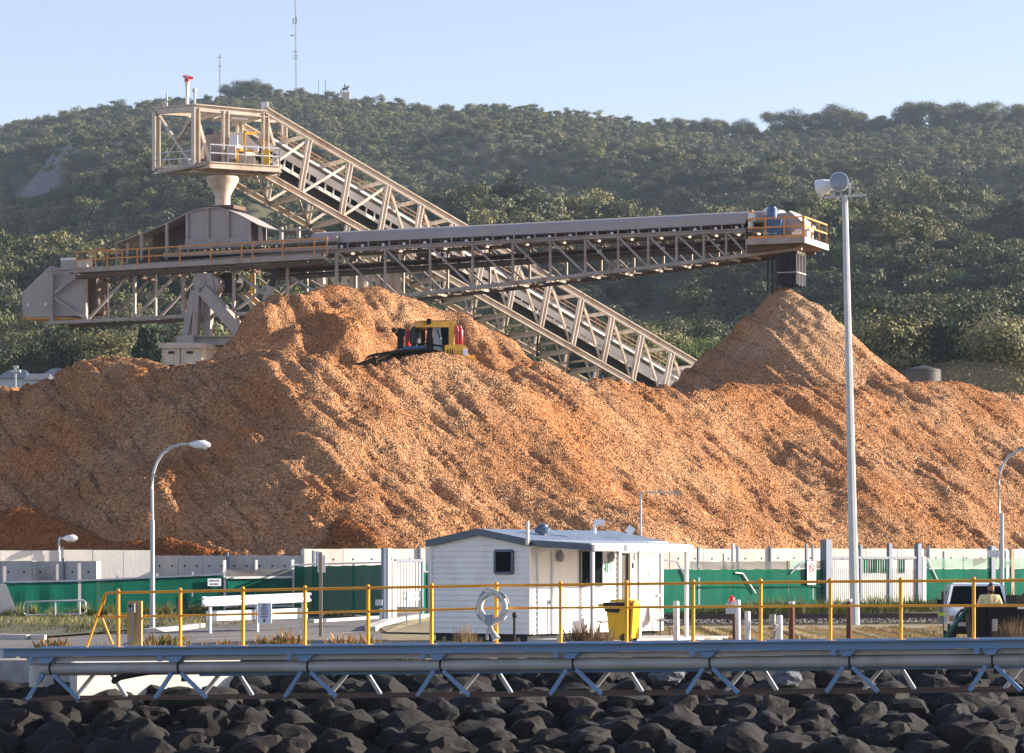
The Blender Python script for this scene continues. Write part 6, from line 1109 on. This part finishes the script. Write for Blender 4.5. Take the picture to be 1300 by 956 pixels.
# ------------------------------------------------------------------ the man, a skinned figure standing behind the skip
mx, my = P(1253.5, 0, 79.0).x, 78.6
man = thing("person", V(mx, my, 0), "bearded man in a pale yellow shirt standing before the truck's windscreen", "person"); man.rotation_euler = (0, 0, 0)
def skin(name, verts, edges, m, parent, sub=2, root=0):
    me = bpy.data.meshes.new(name); me.from_pydata([v[0] for v in verts], edges, []); o = bpy.data.objects.new(name, me); C.objects.link(o); o.modifiers.new("skin", 'SKIN'); o.modifiers["skin"].use_smooth_shade = True
    sv = me.skin_vertices[0].data
    for i, v in enumerate(verts): r_ = v[1] if isinstance(v[1], tuple) else (v[1], v[1]); sv[i].radius = r_; sv[i].use_root = (i == root)
    o.modifiers.new("sub", 'SUBSURF').levels = sub
    dg = bpy.context.evaluated_depsgraph_get(); m2 = bpy.data.meshes.new_from_object(o.evaluated_get(dg)); bpy.data.objects.remove(o); m2.name = name; m2.materials.clear(); m2.materials.append(MATS[m]); m2.shade_smooth()
    r_ = bpy.data.objects.new(name, m2); C.objects.link(r_); r_.parent = parent; OFF[r_.name] = OFF[parent.name]; return r_
# x: photo right, y: away; he stands facing the camera and slightly right, forearms crossed in front of the belly
body_v = [((0, 0, .98), (.16, .11)), ((0, .01, 1.14), (.15, .105)), ((0, .01, 1.32), (.175, .115)), ((0, .01, 1.44), (.14, .09)), ((.01, 0, 1.53), (.06, .06)), ((.015, -.02, 1.60), (.058, .065)),
          ((-.19, .01, 1.44), .062), ((-.27, .0, 1.20), .048), ((-.12, -.20, 1.10), .036), ((.19, .01, 1.44), .062), ((.27, 0, 1.20), .048), ((.12, -.21, 1.13), .036),
          ((-.09, 0, .90), .095), ((-.11, -.01, .50), .06), ((-.12, .01, .09), .042), ((-.13, -.12, .045), .035), ((.09, 0, .90), .095), ((.12, -.01, .50), .06), ((.13, .01, .09), .042), ((.16, -.12, .045), .035)]
body_e = [(0, 1), (1, 2), (2, 3), (3, 4), (4, 5), (3, 6), (6, 7), (7, 8), (3, 9), (9, 10), (10, 11), (0, 12), (12, 13), (13, 14), (14, 15), (0, 16), (16, 17), (17, 18), (18, 19)]
skin("body", body_v, body_e, "skin", man)
shirt_v = [((0, 0, .93), (.19, .14)), ((0, .01, 1.12), (.185, .14)), ((0, .01, 1.30), (.205, .145)), ((0, .01, 1.43), (.17, .115)), ((.005, 0, 1.50), (.085, .08)), ((-.20, .01, 1.44), .088), ((-.285, 0, 1.20), .075), ((-.17, -.14, 1.125), .06), ((.20, .01, 1.44), .088), ((.285, 0, 1.20), .075), ((.17, -.15, 1.15), .06)]
skin("shirt", shirt_v, [(0, 1), (1, 2), (2, 3), (3, 4), (3, 5), (5, 6), (6, 7), (3, 8), (8, 9), (9, 10)], "shirt_yellow", man)
skin("trousers", [((0, 0, .96), (.18, .13)), ((-.10, 0, .86), .115), ((-.115, -.01, .50), .085), ((-.12, .01, .12), .07), ((.10, 0, .86), .115), ((.12, -.01, .50), .085), ((.13, .01, .12), .07)], [(0, 1), (1, 2), (2, 3), (0, 4), (4, 5), (5, 6)], "trousers_navy", man)
for sx in (-1, 1): b = B(); b.tube([V(mx + sx * .125, my + .06, .05), V(mx + sx * .13, my - .05, .06), V(mx + sx * .145, my - .2, .045)], [.05, .055, .04], 8); part("boot", b, "car_black", man, True)
# head, turned a little to the photo's right
hc_ = V(.025, -.03, 1.685); ht = thing.__call__ if False else None
b = B(); O = V(mx, my, 0); hq = Matrix.Rotation(.30, 3, 'Z'); n, m_ = 18, 14
for i in range(m_ + 1):
    ph = -math.pi / 2 + math.pi * i / m_
    for k in range(n):
        th = 2 * math.pi * k / n; x, y, z = math.cos(ph) * math.cos(th), math.cos(ph) * math.sin(th), math.sin(ph); w_ = .078 * (1 - .22 * max(0, -z) ** 1.5); d_ = .098
        p = V(x * w_, y * d_, z * .122)
        if y < 0: p.y -= .012 * max(0, -z) * (-y) + .022 * math.exp(-((x / .2) ** 2 + ((z + .08) / .22) ** 2)) * (-y); p.y += .012 * math.exp(-(((abs(x) - .36) / .15) ** 2 + ((z - .1) / .12) ** 2))
        b.v.append(tuple(O + hc_ + hq @ p))
b.f = [(i * n + k, i * n + (k + 1) % n, (i + 1) * n + (k + 1) % n, (i + 1) * n + k) for i in range(m_) for k in range(n)]; head = part("head", b, "skin", man, True)
def hd(x, y, z): return O + hc_ + hq @ V(x, y, z)
b = B(); b.tube([hd(0, -.10, .035), hd(0, -.118, .0), hd(0, -.125, -.018), hd(0, -.105, -.03)], [.010, .013, .017, .010], 8); part("nose", b, "skin", head, True)
for sx in (-1, 1):
    b = B(); b.ell(hd(sx * .032, -.086, .018), (.012, .010, .008), 8, 6); part("eye", b, "sign_white", head, True); b = B(); b.ell(hd(sx * .032, -.094, .018), (.005, .004, .005), 8, 5); part("iris", b, "hair", head, True); b = B(); b.bar(hd(sx * .016, -.097, .036), hd(sx * .05, -.085, .038), .012, .008); part("eyebrow", b, "hair", head); b = B(); b.ell(hd(sx * .080, .01, -.005), (.012, .022, .032), 8, 6); part("ear", b, "skin", head, True)
b = B(); b.bar(hd(-.024, -.098, -.055), hd(.024, -.098, -.055), .01, .008); part("mouth", b, "red_paint", head)
def patch(rows):
    b = B(); k = len(rows[0]); b.v = [tuple(hd(*p)) for r_ in rows for p in r_]; b.f = [(i * k + j, i * k + j + 1, (i + 1) * k + j + 1, (i + 1) * k + j) for i in range(len(rows) - 1) for j in range(k - 1)]; return b
rows = []
for z, s_, dd in ((-.062, 1.0, .0), (-.08, 1.0, .010), (-.10, .85, .016), (-.125, .55, .0), (-.135, .2, -.05)):
    rows.append([(.082 * s_ * math.sin(a), -(.096 + dd) * math.cos(a) * (1 if abs(a) < 1.2 else .9) * max(s_, .6), z - .012 * math.cos(a) * (z < -.05)) for a in np.linspace(-1.75, 1.75, 13)])
part("beard", patch(rows), "hair", head, True)
rows = []
for ph in np.linspace(.12, 1.56, 7):
    rows.append([(.084 * math.cos(ph) * math.sin(a), .104 * math.cos(ph) * -math.cos(a), .128 * math.sin(ph) + (.062 * max(0, 1 - ph / .5) if abs(a) < 1.0 else -.05 * (abs(a) > 1.6) * (ph < .3))) for a in np.linspace(-math.pi, math.pi, 25)])
part("hair", patch(rows), "hair", head, True)
b = B(); b.prism([O + V(-.07, -.085, 1.50), O + V(0, -.125, 1.44), O + V(.012, -.12, 1.47), O + V(-.045, -.07, 1.53)], V(0, -.015, 0)); b.prism([O + V(.085, -.085, 1.50), O + V(.02, -.125, 1.44), O + V(.01, -.12, 1.47), O + V(.06, -.07, 1.53)], V(0, -.015, 0)); part("collar", b, "shirt_yellow", man); b = B(); b.box(O + V(.095, -.152, 1.33), (.10, .012, .12)); part("pocket", b, "shirt_yellow", man); b = B(); b.bar(O + V(.012, -.16, .98), O + V(.012, -.145, 1.44), .012, .03); part("placket", b, "shirt_yellow", man)
# hands: palm plus five curled fingers, the right resting over the left wrist
def hand(wr, fwd, side, up_, thumb):
    wr = Vector(wr); f, s_, u = Vector(fwd).normalized(), Vector(side).normalized(), Vector(up_).normalized(); vs_, es = [(wr, .030), (wr + f * .05, (.040, .018)), (wr + f * .085, (.042, .016))], [(0, 1), (1, 2)]
    for k, (o, L) in enumerate(((-.030, .065), (-.010, .075), (.010, .072), (.029, .056))):
        i0 = len(vs_); a = wr + f * .088 + s_ * o; vs_ += [(a, .010), (a + f * L * .5 - u * .008, .0095), (a + f * L * .75 - u * .03, .009), (a + f * L * .72 - u * .052, .008)]; es += [(2, i0), (i0, i0 + 1), (i0 + 1, i0 + 2), (i0 + 2, i0 + 3)]
    i0 = len(vs_); a = wr + f * .03 + s_ * thumb * .036; vs_ += [(a, .013), (a + f * .03 + s_ * thumb * .022 - u * .008, .011), (a + f * .058 + s_ * thumb * .02 - u * .02, .009)]; es += [(1, i0), (i0, i0 + 1), (i0 + 1, i0 + 2)]; return vs_, es
for wr, fw, sd_, th in (((-.11, -.205, 1.10), (.85, -.15, .05), (0, .1, 1), 1), ((.11, -.215, 1.13), (-.85, -.12, -.10), (0, .1, 1), 1)):
    v_, e_ = hand(wr, fw, sd_, (0, -1, .1), th); skin("hand", v_, e_, "skin", man, 1)
# ================================================================== plants on the quay edge
foliage_mat("shrub_leaf", [(0.07, 0.09, 0.025), (0.16, 0.15, 0.04), (0.30, 0.17, 0.06), (0.42, 0.22, 0.10), (0.46, 0.30, 0.15)], 0.3, 0.2)
foliage_mat("dry_grass", [(0.14, 0.09, 0.05), (0.24, 0.16, 0.09), (0.34, 0.24, 0.14)], 0.3, 0.15)
foliage_mat("weed_green", [(0.05, 0.07, 0.02), (0.09, 0.11, 0.03), (0.16, 0.16, 0.05), (0.24, 0.17, 0.08)], 0.3, 0.25)
def blades(n, rx, ry, h, w_, seed, spread=.5, clump=0):
    r = np.random.default_rng(seed); a = r.random(n) * 6.283; q = np.sqrt(r.random(n)); x = rx * q * np.cos(a); y = ry * q * np.sin(a); hh = h * (1 - .6 * q ** 2) * (.45 + .65 * r.random(n))
    if clump: hh *= .7 + .5 * vn(x * clump + seed, y * clump, 3)
    base = np.stack([x, y, np.maximum(0, hh * r.random(n) * .75 if w_ > .02 else 0 * x)], 1); d = np.stack([spread * (r.random(n) - .5) + .4 * x / max(rx, .1) * spread, spread * (r.random(n) - .5), np.ones(n)], 1); L = (hh - base[:, 2])[:, None]; tip = base + d * L
    s = np.stack([np.cos(a * 7), np.sin(a * 7), 0 * a], 1) * w_ * (.6 + .8 * r.random(n))[:, None]; mid = base + d * L * .55 + r.normal(size=(n, 3)) * .02
    v = np.stack([base - s * .3, mid - s, tip, mid + s], 1).reshape(-1, 3); return v, np.arange(4 * n).reshape(n, 4)
SHR = [bpy.data.objects and np_mesh("shrub", *blades(420, .62, .45, .62, .032, 60 + i, 1.1, 3), "shrub_leaf") for i in range(4)]
def where_s(px): return "left end of the yellow rail" if px < 140 else "socket board" if px < 190 else "white water meter sign" if px < 400 else "curved kerb" if px < 560 else "hut's gable wall" if px < 680 else "yellow bin" if px < 850 else "white posts" if px < 1010 else "floodlight mast's foot"
for i, (px, D, s, lb) in enumerate(((66, 72.8, .85, "tan and olive shrub left of the yellow rail's end"), (125, 72.6, .5, "tiny shrub at the foot of the rail's sloping end"), (152, 72.4, .45, "tiny tan shrub left of the socket board"), (188, 72.2, .75, "olive shrub just right of the socket board"), (205, 72.6, 1.05, "large tan shrub right of the socket board"), (232, 72, .7, "low tan shrub right of the second yellow post"), (262, 71.5, .62, "low reddish shrub left of the third yellow post"), (288, 71.8, .7, "low brown shrub at the third yellow post"), (318, 71.6, .72, "olive shrub below the water meter sign"), (345, 71.5, .9, "green-tan shrub right of the water meter sign"), (366, 71.7, 1.0, "bushy tan shrub left of the fourth yellow post"), (392, 71.5, .55, "small tan shrub right of the fourth yellow post"), (424, 71.2, .6, "small orange shrub left of the fifth yellow post"), (441, 71.4, .95, "orange-tan shrub before the fifth yellow post"), (468, 71, .85, "tan shrub right of the fifth yellow post"), (492, 71.2, .65, "low olive shrub in front of the curved kerb"), (520, 70.8, .7, "low orange shrub left of the sixth yellow post"), (598, 70.6, .8, "brown-orange shrub left of the life ring"), (645, 70.4, .42, "tiny orange shrub beside the tap standpipe"), (686, 70.2, .6, "low reddish shrub at the hut's front corner"), (822, 70, .55, "low green-tan shrub right of the yellow bin"), (846, 70, .5, "low olive shrub right of the bin, near the white post"), (1023, 69.5, .8, "olive shrub right of the rusty brown post"), (1072, 69.2, .8, "olive-grey shrub left of the floodlight mast"), (1218, 68.5, .35, "tiny tan plant under the truck's left side"))):
    o = bpy.data.objects.new("shrub", SHR[i % 4]); x = (px - 650) * D / F; o.location = (x, D, .02 + .02); o.rotation_euler = (0, 0, i * 1.7); top = s * 1.05; o.scale = (s, s, s * 1.15 + .12); C.objects.link(o); tagp(o, lb, "shrub", "shrubs along the quay edge")
GT = np_mesh("grass_tuft", *blades(900, .42, .3, 1.05, .008, 91, .75), "dry_grass")
for px, D, s, sz, lb in ((744, 74, 1.15, 1.0, "tall brown dry grass tuft in front of the hut's side wall"), (590, 72, .5, .95, "wispy dry grass left of the life ring"), (1285, 72, .8, 1.05, "brown dry grass tuft at the right photo edge"), (770, 73.5, .6, .75, "small brown grass tuft just left of the bin")):
    o = bpy.data.objects.new("grass_tuft", GT); o.location = ((px - 650) * D / F, D, .02); o.scale = (s, s, sz); C.objects.link(o); tagp(o, lb, "grass tuft", "dry grass tufts")
b = bpy.data.objects.new("quay_edge", None)
# weeds along the fences and sparse grass on the verge
def strip(name, pl, xa, xb, n, h, off0, off1, seed, mt, w_=.012):
    r = np.random.default_rng(seed); V_ = []
    v, q = blades(n, 1, 1, h, w_, seed, 1.0); c = np.repeat(np.stack([r.random(n), r.random(n)], 1), 4, 0); v = v.reshape(n, 4, 3); v = (v - v[:, :1] * np.array([1, 1, 0])).reshape(-1, 3); v[:, 2] *= np.repeat(.35 + .9 * np.clip(vn(r.random(n) * 0 + c[::4, 0] * 40, c[::4, 0] * 0, 2) + .4, 0, 1), 4)
    a, bb = pl.a, pl.b; pts = [pl(lerp(xa, xb, t), 718) for t in np.linspace(0, 1, 40)]; P_ = np.array([[p.x, p.y] for p in pts]); f = c[:, 0] * 38.99; i0 = f.astype(int); fr = (f - i0)[:, None]; xy = P_[i0] * (1 - fr) + P_[i0 + 1] * fr; o = (off0 + (off1 - off0) * c[:, 1])[:, None]; xy = xy - np.array([[pl.n.x, pl.n.y]]) * o
    z = np.clip((xy[:, 1] - 85) / 45, 0, 1) * .5; v[:, 0] += xy[:, 0]; v[:, 1] += xy[:, 1]; v[:, 2] += z
    o_ = bpy.data.objects.new(name, np_mesh(name, v, q, mt)); C.objects.link(o_); o_["kind"] = "stuff"
strip("fence_weeds", FL, -20, 285, 7000, .55, -1.6, -.1, 5, "weed_green", .014); strip("fence_weeds", FR, 840, 1310, 17000, .75, -4.5, -.1, 6, "weed_green", .016); strip("fence_weeds", FD, 376, 470, 1000, .4, -1.2, -.3, 7, "weed_green", .015); strip("fence_weeds", FG, 490, 552, 1400, .35, -6.5, -.8, 8, "weed_green", .014)
strip("verge_grass", Pl(838, 92, 1310, 92), 838, 1310, 16000, .26, -8, 9, 9, "dry_grass", .018); strip("verge_grass", Pl(838, 92, 1310, 92), 838, 1310, 12000, .24, -8, 9, 10, "weed_green", .018); strip("fence_weeds", Pl(-20, 103, 230, 108), -20, 215, 4500, .38, -6, 9, 15, "weed_green", .022); strip("fence_weeds", Pl(-20, 100, 200, 100), -20, 190, 2500, .3, -6, 8, 16, "weed_green", .014); strip("verge_grass", Pl(560, 79, 838, 79), 560, 1320, 3000, .14, -5, 2, 12, "dry_grass", .02)
# ================================================================== far things: masts, monument, houses
def radio_mast(px, ytop, D, ybase, wd_, label, extras=()):
    bse = P(px, ybase, D); z0 = float(terr(bse.x, D)); top = P(px - 1.5 if ytop < 10 else px, ytop, D); t = thing("radio_mast", V(bse.x, D, z0), label, "radio mast", "radio masts on the hilltop"); b = B(); H_ = top.z - z0
    for k in range(3): a = 2.094 * k; o = V(math.cos(a), math.sin(a), 0) * wd_; b.bar(V(bse.x, D, z0 - 1) + o, top + o, .16, .16)
    for i in range(int(H_ / 2.4)):
        for k in range(3): a, c = 2.094 * (k if i % 2 else k + 1), 2.094 * (k + 1 if i % 2 else k); f0, f1 = i * 2.4 / H_, (i + 1) * 2.4 / H_; p0 = V(bse.x, D, z0).lerp(top, f0) + V(math.cos(a), math.sin(a), 0) * wd_; p1 = V(bse.x, D, z0).lerp(top, min(f1, 1)) + V(math.cos(c), math.sin(c), 0) * wd_; b.bar(p0, p1, .09, .09)
    part("lattice", b, "mast_paint", t)
    for nm, x, y, w_, h_ in extras: b = B(); p = P(x, y, D); b.box(p, (w_, .4, h_)); part(nm, b, "mast_paint", t)
radio_mast(376, -14, 1388, 124, .24, "tall lattice radio mast on the hilltop running past the photo's top", [("panel_antenna", 372.2, 27, .5, 2.6), ("panel_antenna", 376.2, 26, .5, 3.0), ("side_arm", 371, 45, 1.6, .5), ("cross_arm", 375, 66, 2.4, .25), ("cross_arm", 375, 71, 2.4, .25), ("cross_arm", 375, 74, 2.6, .25)])
radio_mast(279, 68, 1388, 122, .18, "shorter thin radio mast left of the tall mast", [("dipole", 278.5, 73, 1.6, .2), ("dipole", 279, 84, 1.0, .5)]); radio_mast(413, 101, 1388, 128, .1, "small whip mast between the tall mast and the monument"); radio_mast(404.5, 103, 1389, 128, .05, "faintest whip mast right of the tall mast")
D = 1386.0; c = P(439, 121, D); z0 = float(terr(c.x, D)); mo = thing("monument", V(c.x, D, z0), "rider statue on a pale stone plinth on the hill skyline", "monument"); zb_ = P(0, 118, D).z; b = B(); b.box(V(c.x, D, (zb_ + z0) / 2 - .5), (3.6, 3, zb_ - z0 + 1)); b.box(V(c.x, D, zb_ - .2), (4.0, 3.4, .4)); part("plinth", b, "plinth_stone", mo)
b = B(); b.tube([V(c.x - 1.7, D, zb_ + 1.8), V(c.x - .6, D, zb_ + 2.0), V(c.x + .5, D, zb_ + 2.0), V(c.x + 1.1, D, zb_ + 2.9), V(c.x + 1.8, D, zb_ + 2.7)], [.3, .62, .6, .42, .2], 8)
for dx in (-1.2, -.8, .4, .8): b.tube([V(c.x + dx, D, zb_ + 1.6), V(c.x + dx + .1, D, zb_ + .8), V(c.x + dx, D, zb_)], [.22, .14, .12], 6)
part("horse", b, "bronze", mo, True); b = B(); b.tube([V(c.x - .3, D, zb_ + 2.3), V(c.x - .35, D, zb_ + 3.2), V(c.x - .3, D, zb_ + 3.7), V(c.x - .3, D, zb_ + 4.2)], [.35, .42, .2, .24], 8); b.tube([V(c.x - .3, D, zb_ + 3.4), V(c.x + .5, D, zb_ + 2.9)], [.16, .1], 6); b.tube([V(c.x - .3, D - .3, zb_ + 2.4), V(c.x + .1, D - .6, zb_ + 1.4)], [.22, .14], 6); part("rider", b, "bronze", mo, True); b = B(); b.tube([V(c.x - 2.2, D - .8, zb_ - .2), V(c.x - 2.0, D - .8, zb_ + 1.0), V(c.x - 1.9, D - .8, zb_ + 1.5)], [.4, .34, .18], 7); part("soldier", b, "bronze", mo, True)
def house(px0, px1, D, yridge, yeave, label, rm, wm_, hip=.25):
    x0, x1 = (px0 - 650) * D / F, (px1 - 650) * D / F; ze_ = P(0, yeave, D).z; zr_ = P(0, yridge, D).z; dp = 7.0; t = thing("house", V((x0 + x1) / 2, D + dp / 2, float(terr((x0 + x1) / 2, D))), label, "house"); zb_ = float(terr((x0 + x1) / 2, D)) - .5; w_ = x1 - x0
    b = B(); b.box(V((x0 + x1) / 2, D + dp / 2, (zb_ + ze_) / 2), (w_ * .94, dp * .9, ze_ - zb_)); part("wall", b, wm_, t); b = B(); b.add([V(x0, D, ze_), V(x1, D, ze_), V(x1, D + dp, ze_), V(x0, D + dp, ze_), V(x0 + w_ * hip, D + dp / 2, zr_), V(x1 - w_ * hip, D + dp / 2, zr_)], [(0, 1, 5, 4), (1, 2, 5), (2, 3, 4, 5), (3, 0, 4), (3, 2, 1, 0)]); rf_ = part("roof", b, rm, t)
    for f in (.2, .5, .78): b = B(); b.box(V(x0 + w_ * f, D + dp * .05 - .03, (zb_ + ze_) / 2 + .4), (.9, .08, 1.0)); wd_ = part("window", b, "window_glass", t)
    return t, rf_
house(-6, 34, 262, 466, 480, "dark blue roofed house at the left edge behind the chip pile", "blue_roof", "house_wall"); house(28, 60, 256, 471, 482, "house with a pale blue-grey roof beside the dark blue roof", "grey_roof", "house_wall", .12); house(50, 80, 266, 464.5, 478, "blue roofed house nearest the left hump of the stockpile", "blue_roof", "house_wall")
house(208, 228, 240, 447, 455, "pale weatherboard house left of the electrical house", "roof_sheet", "house_wall", .1)
b = B(); p = P(19, 478, 250); b.bar(V(p.x, p.y, 11.5), P(19.5, 464, 250), .14); b.bar(P(14, 472, 250), P(26, 471, 250), .5, .2); b.bar(P(17, 466, 250), P(23, 466, 250), .2); solo("roof_aerial", b, "house_wall", V(p.x, p.y, 11.5), "white aerial mast rising by the blue roofs at left", "aerial")
t, _ = house(612, 690, 232, 452, 466, "long dark shed with purple-grey roof seen in the dip by the bulldozer", "grey_roof", "grey_roof", .2)
q = P(611, 463, 214); t = thing("parked_van", V(q.x, 214, float(terr(q.x, 214))), "white van parked beyond the chip pile right of the bulldozer", "van"); zb_ = P(0, 466, 214).z - .3; b = B(); b.prism([V(q.x - 1.6, 214, zb_ + .35), V(q.x + .45, 214, zb_ + .35), V(q.x + .55, 214, zb_ + .9), V(q.x + .15, 214, zb_ + 1.35), V(q.x - 1.6, 214, zb_ + 1.45)], V(0, 1.7, 0)); part("body", b, "car_white", t); b = B(); b.prism([V(q.x - 1.5, 213.98, zb_ + 1.0), V(q.x + .25, 213.98, zb_ + .95), V(q.x + .08, 213.98, zb_ + 1.28), V(q.x - 1.5, 213.98, zb_ + 1.36)], V(0, -.02, 0)); part("window", b, "window_glass", t)
for dx in (-1.1, .2): b = B(); b.cyl(V(q.x + dx, 213.9, zb_ + .33), V(q.x + dx, 214.2, zb_ + .33), .33, n=12); part("wheel", b, "black_rubber", t, True)
q = P(1172, 482, 214); b = B(); b.cyl(V(q.x, 214, 11.2), V(q.x, 214, P(0, 472, 214).z), 1.25, n=18); b.lathe(V(q.x, 214, P(0, 472, 214).z), [(1.28, 0), (1.2, .15), (.1, .45)], 18); solo("water_tank", b, "leather_dark", V(q.x, 214, 11.2), "dark round water tank just beyond the stockpile right of the mast", "tank", smooth=True)
# ================================================================== air
def volume_mat(name, dens, col):
    m = bpy.data.materials.new(name); m.use_nodes = True; nt = m.node_tree; nt.nodes.clear(); o = nt.nodes.new("ShaderNodeOutputMaterial"); v = nt.nodes.new("ShaderNodeVolumePrincipled")
    v.inputs["Density"].default_value = dens; v.inputs["Color"].default_value = (*col, 1); v.inputs["Anisotropy"].default_value = 0.0; nt.links.new(v.outputs[0], o.inputs["Volume"]); MATS[name] = m; return m
volume_mat("haze_air", 0.000085, (0.62, 0.80, 1.0))
h = B(); h.box((0, 1700, 140), (3200, 3700, 296)); hz = setting("haze", h, "haze_air", kind="stuff")

# dust blowing round the foot of the fresh cone
for i, (px, py, D, rx, ry, rz, de) in enumerate(((925, 478, 176, 2.6, 3.5, .9, .07), (885, 480, 180, 2.2, 3.0, .8, .07), (1225, 484, 195, 4.5, 4, 1.3, .006))):
    volume_mat("dust_air_" + str(i), de, (0.92, 0.80, 0.72)); c = P(px, py, D); b = B(); b.ell((c.x, c.y, c.z), (rx, ry, rz), 20, 12); o = setting("dust_cloud", b, "dust_air_" + str(i), kind="stuff")
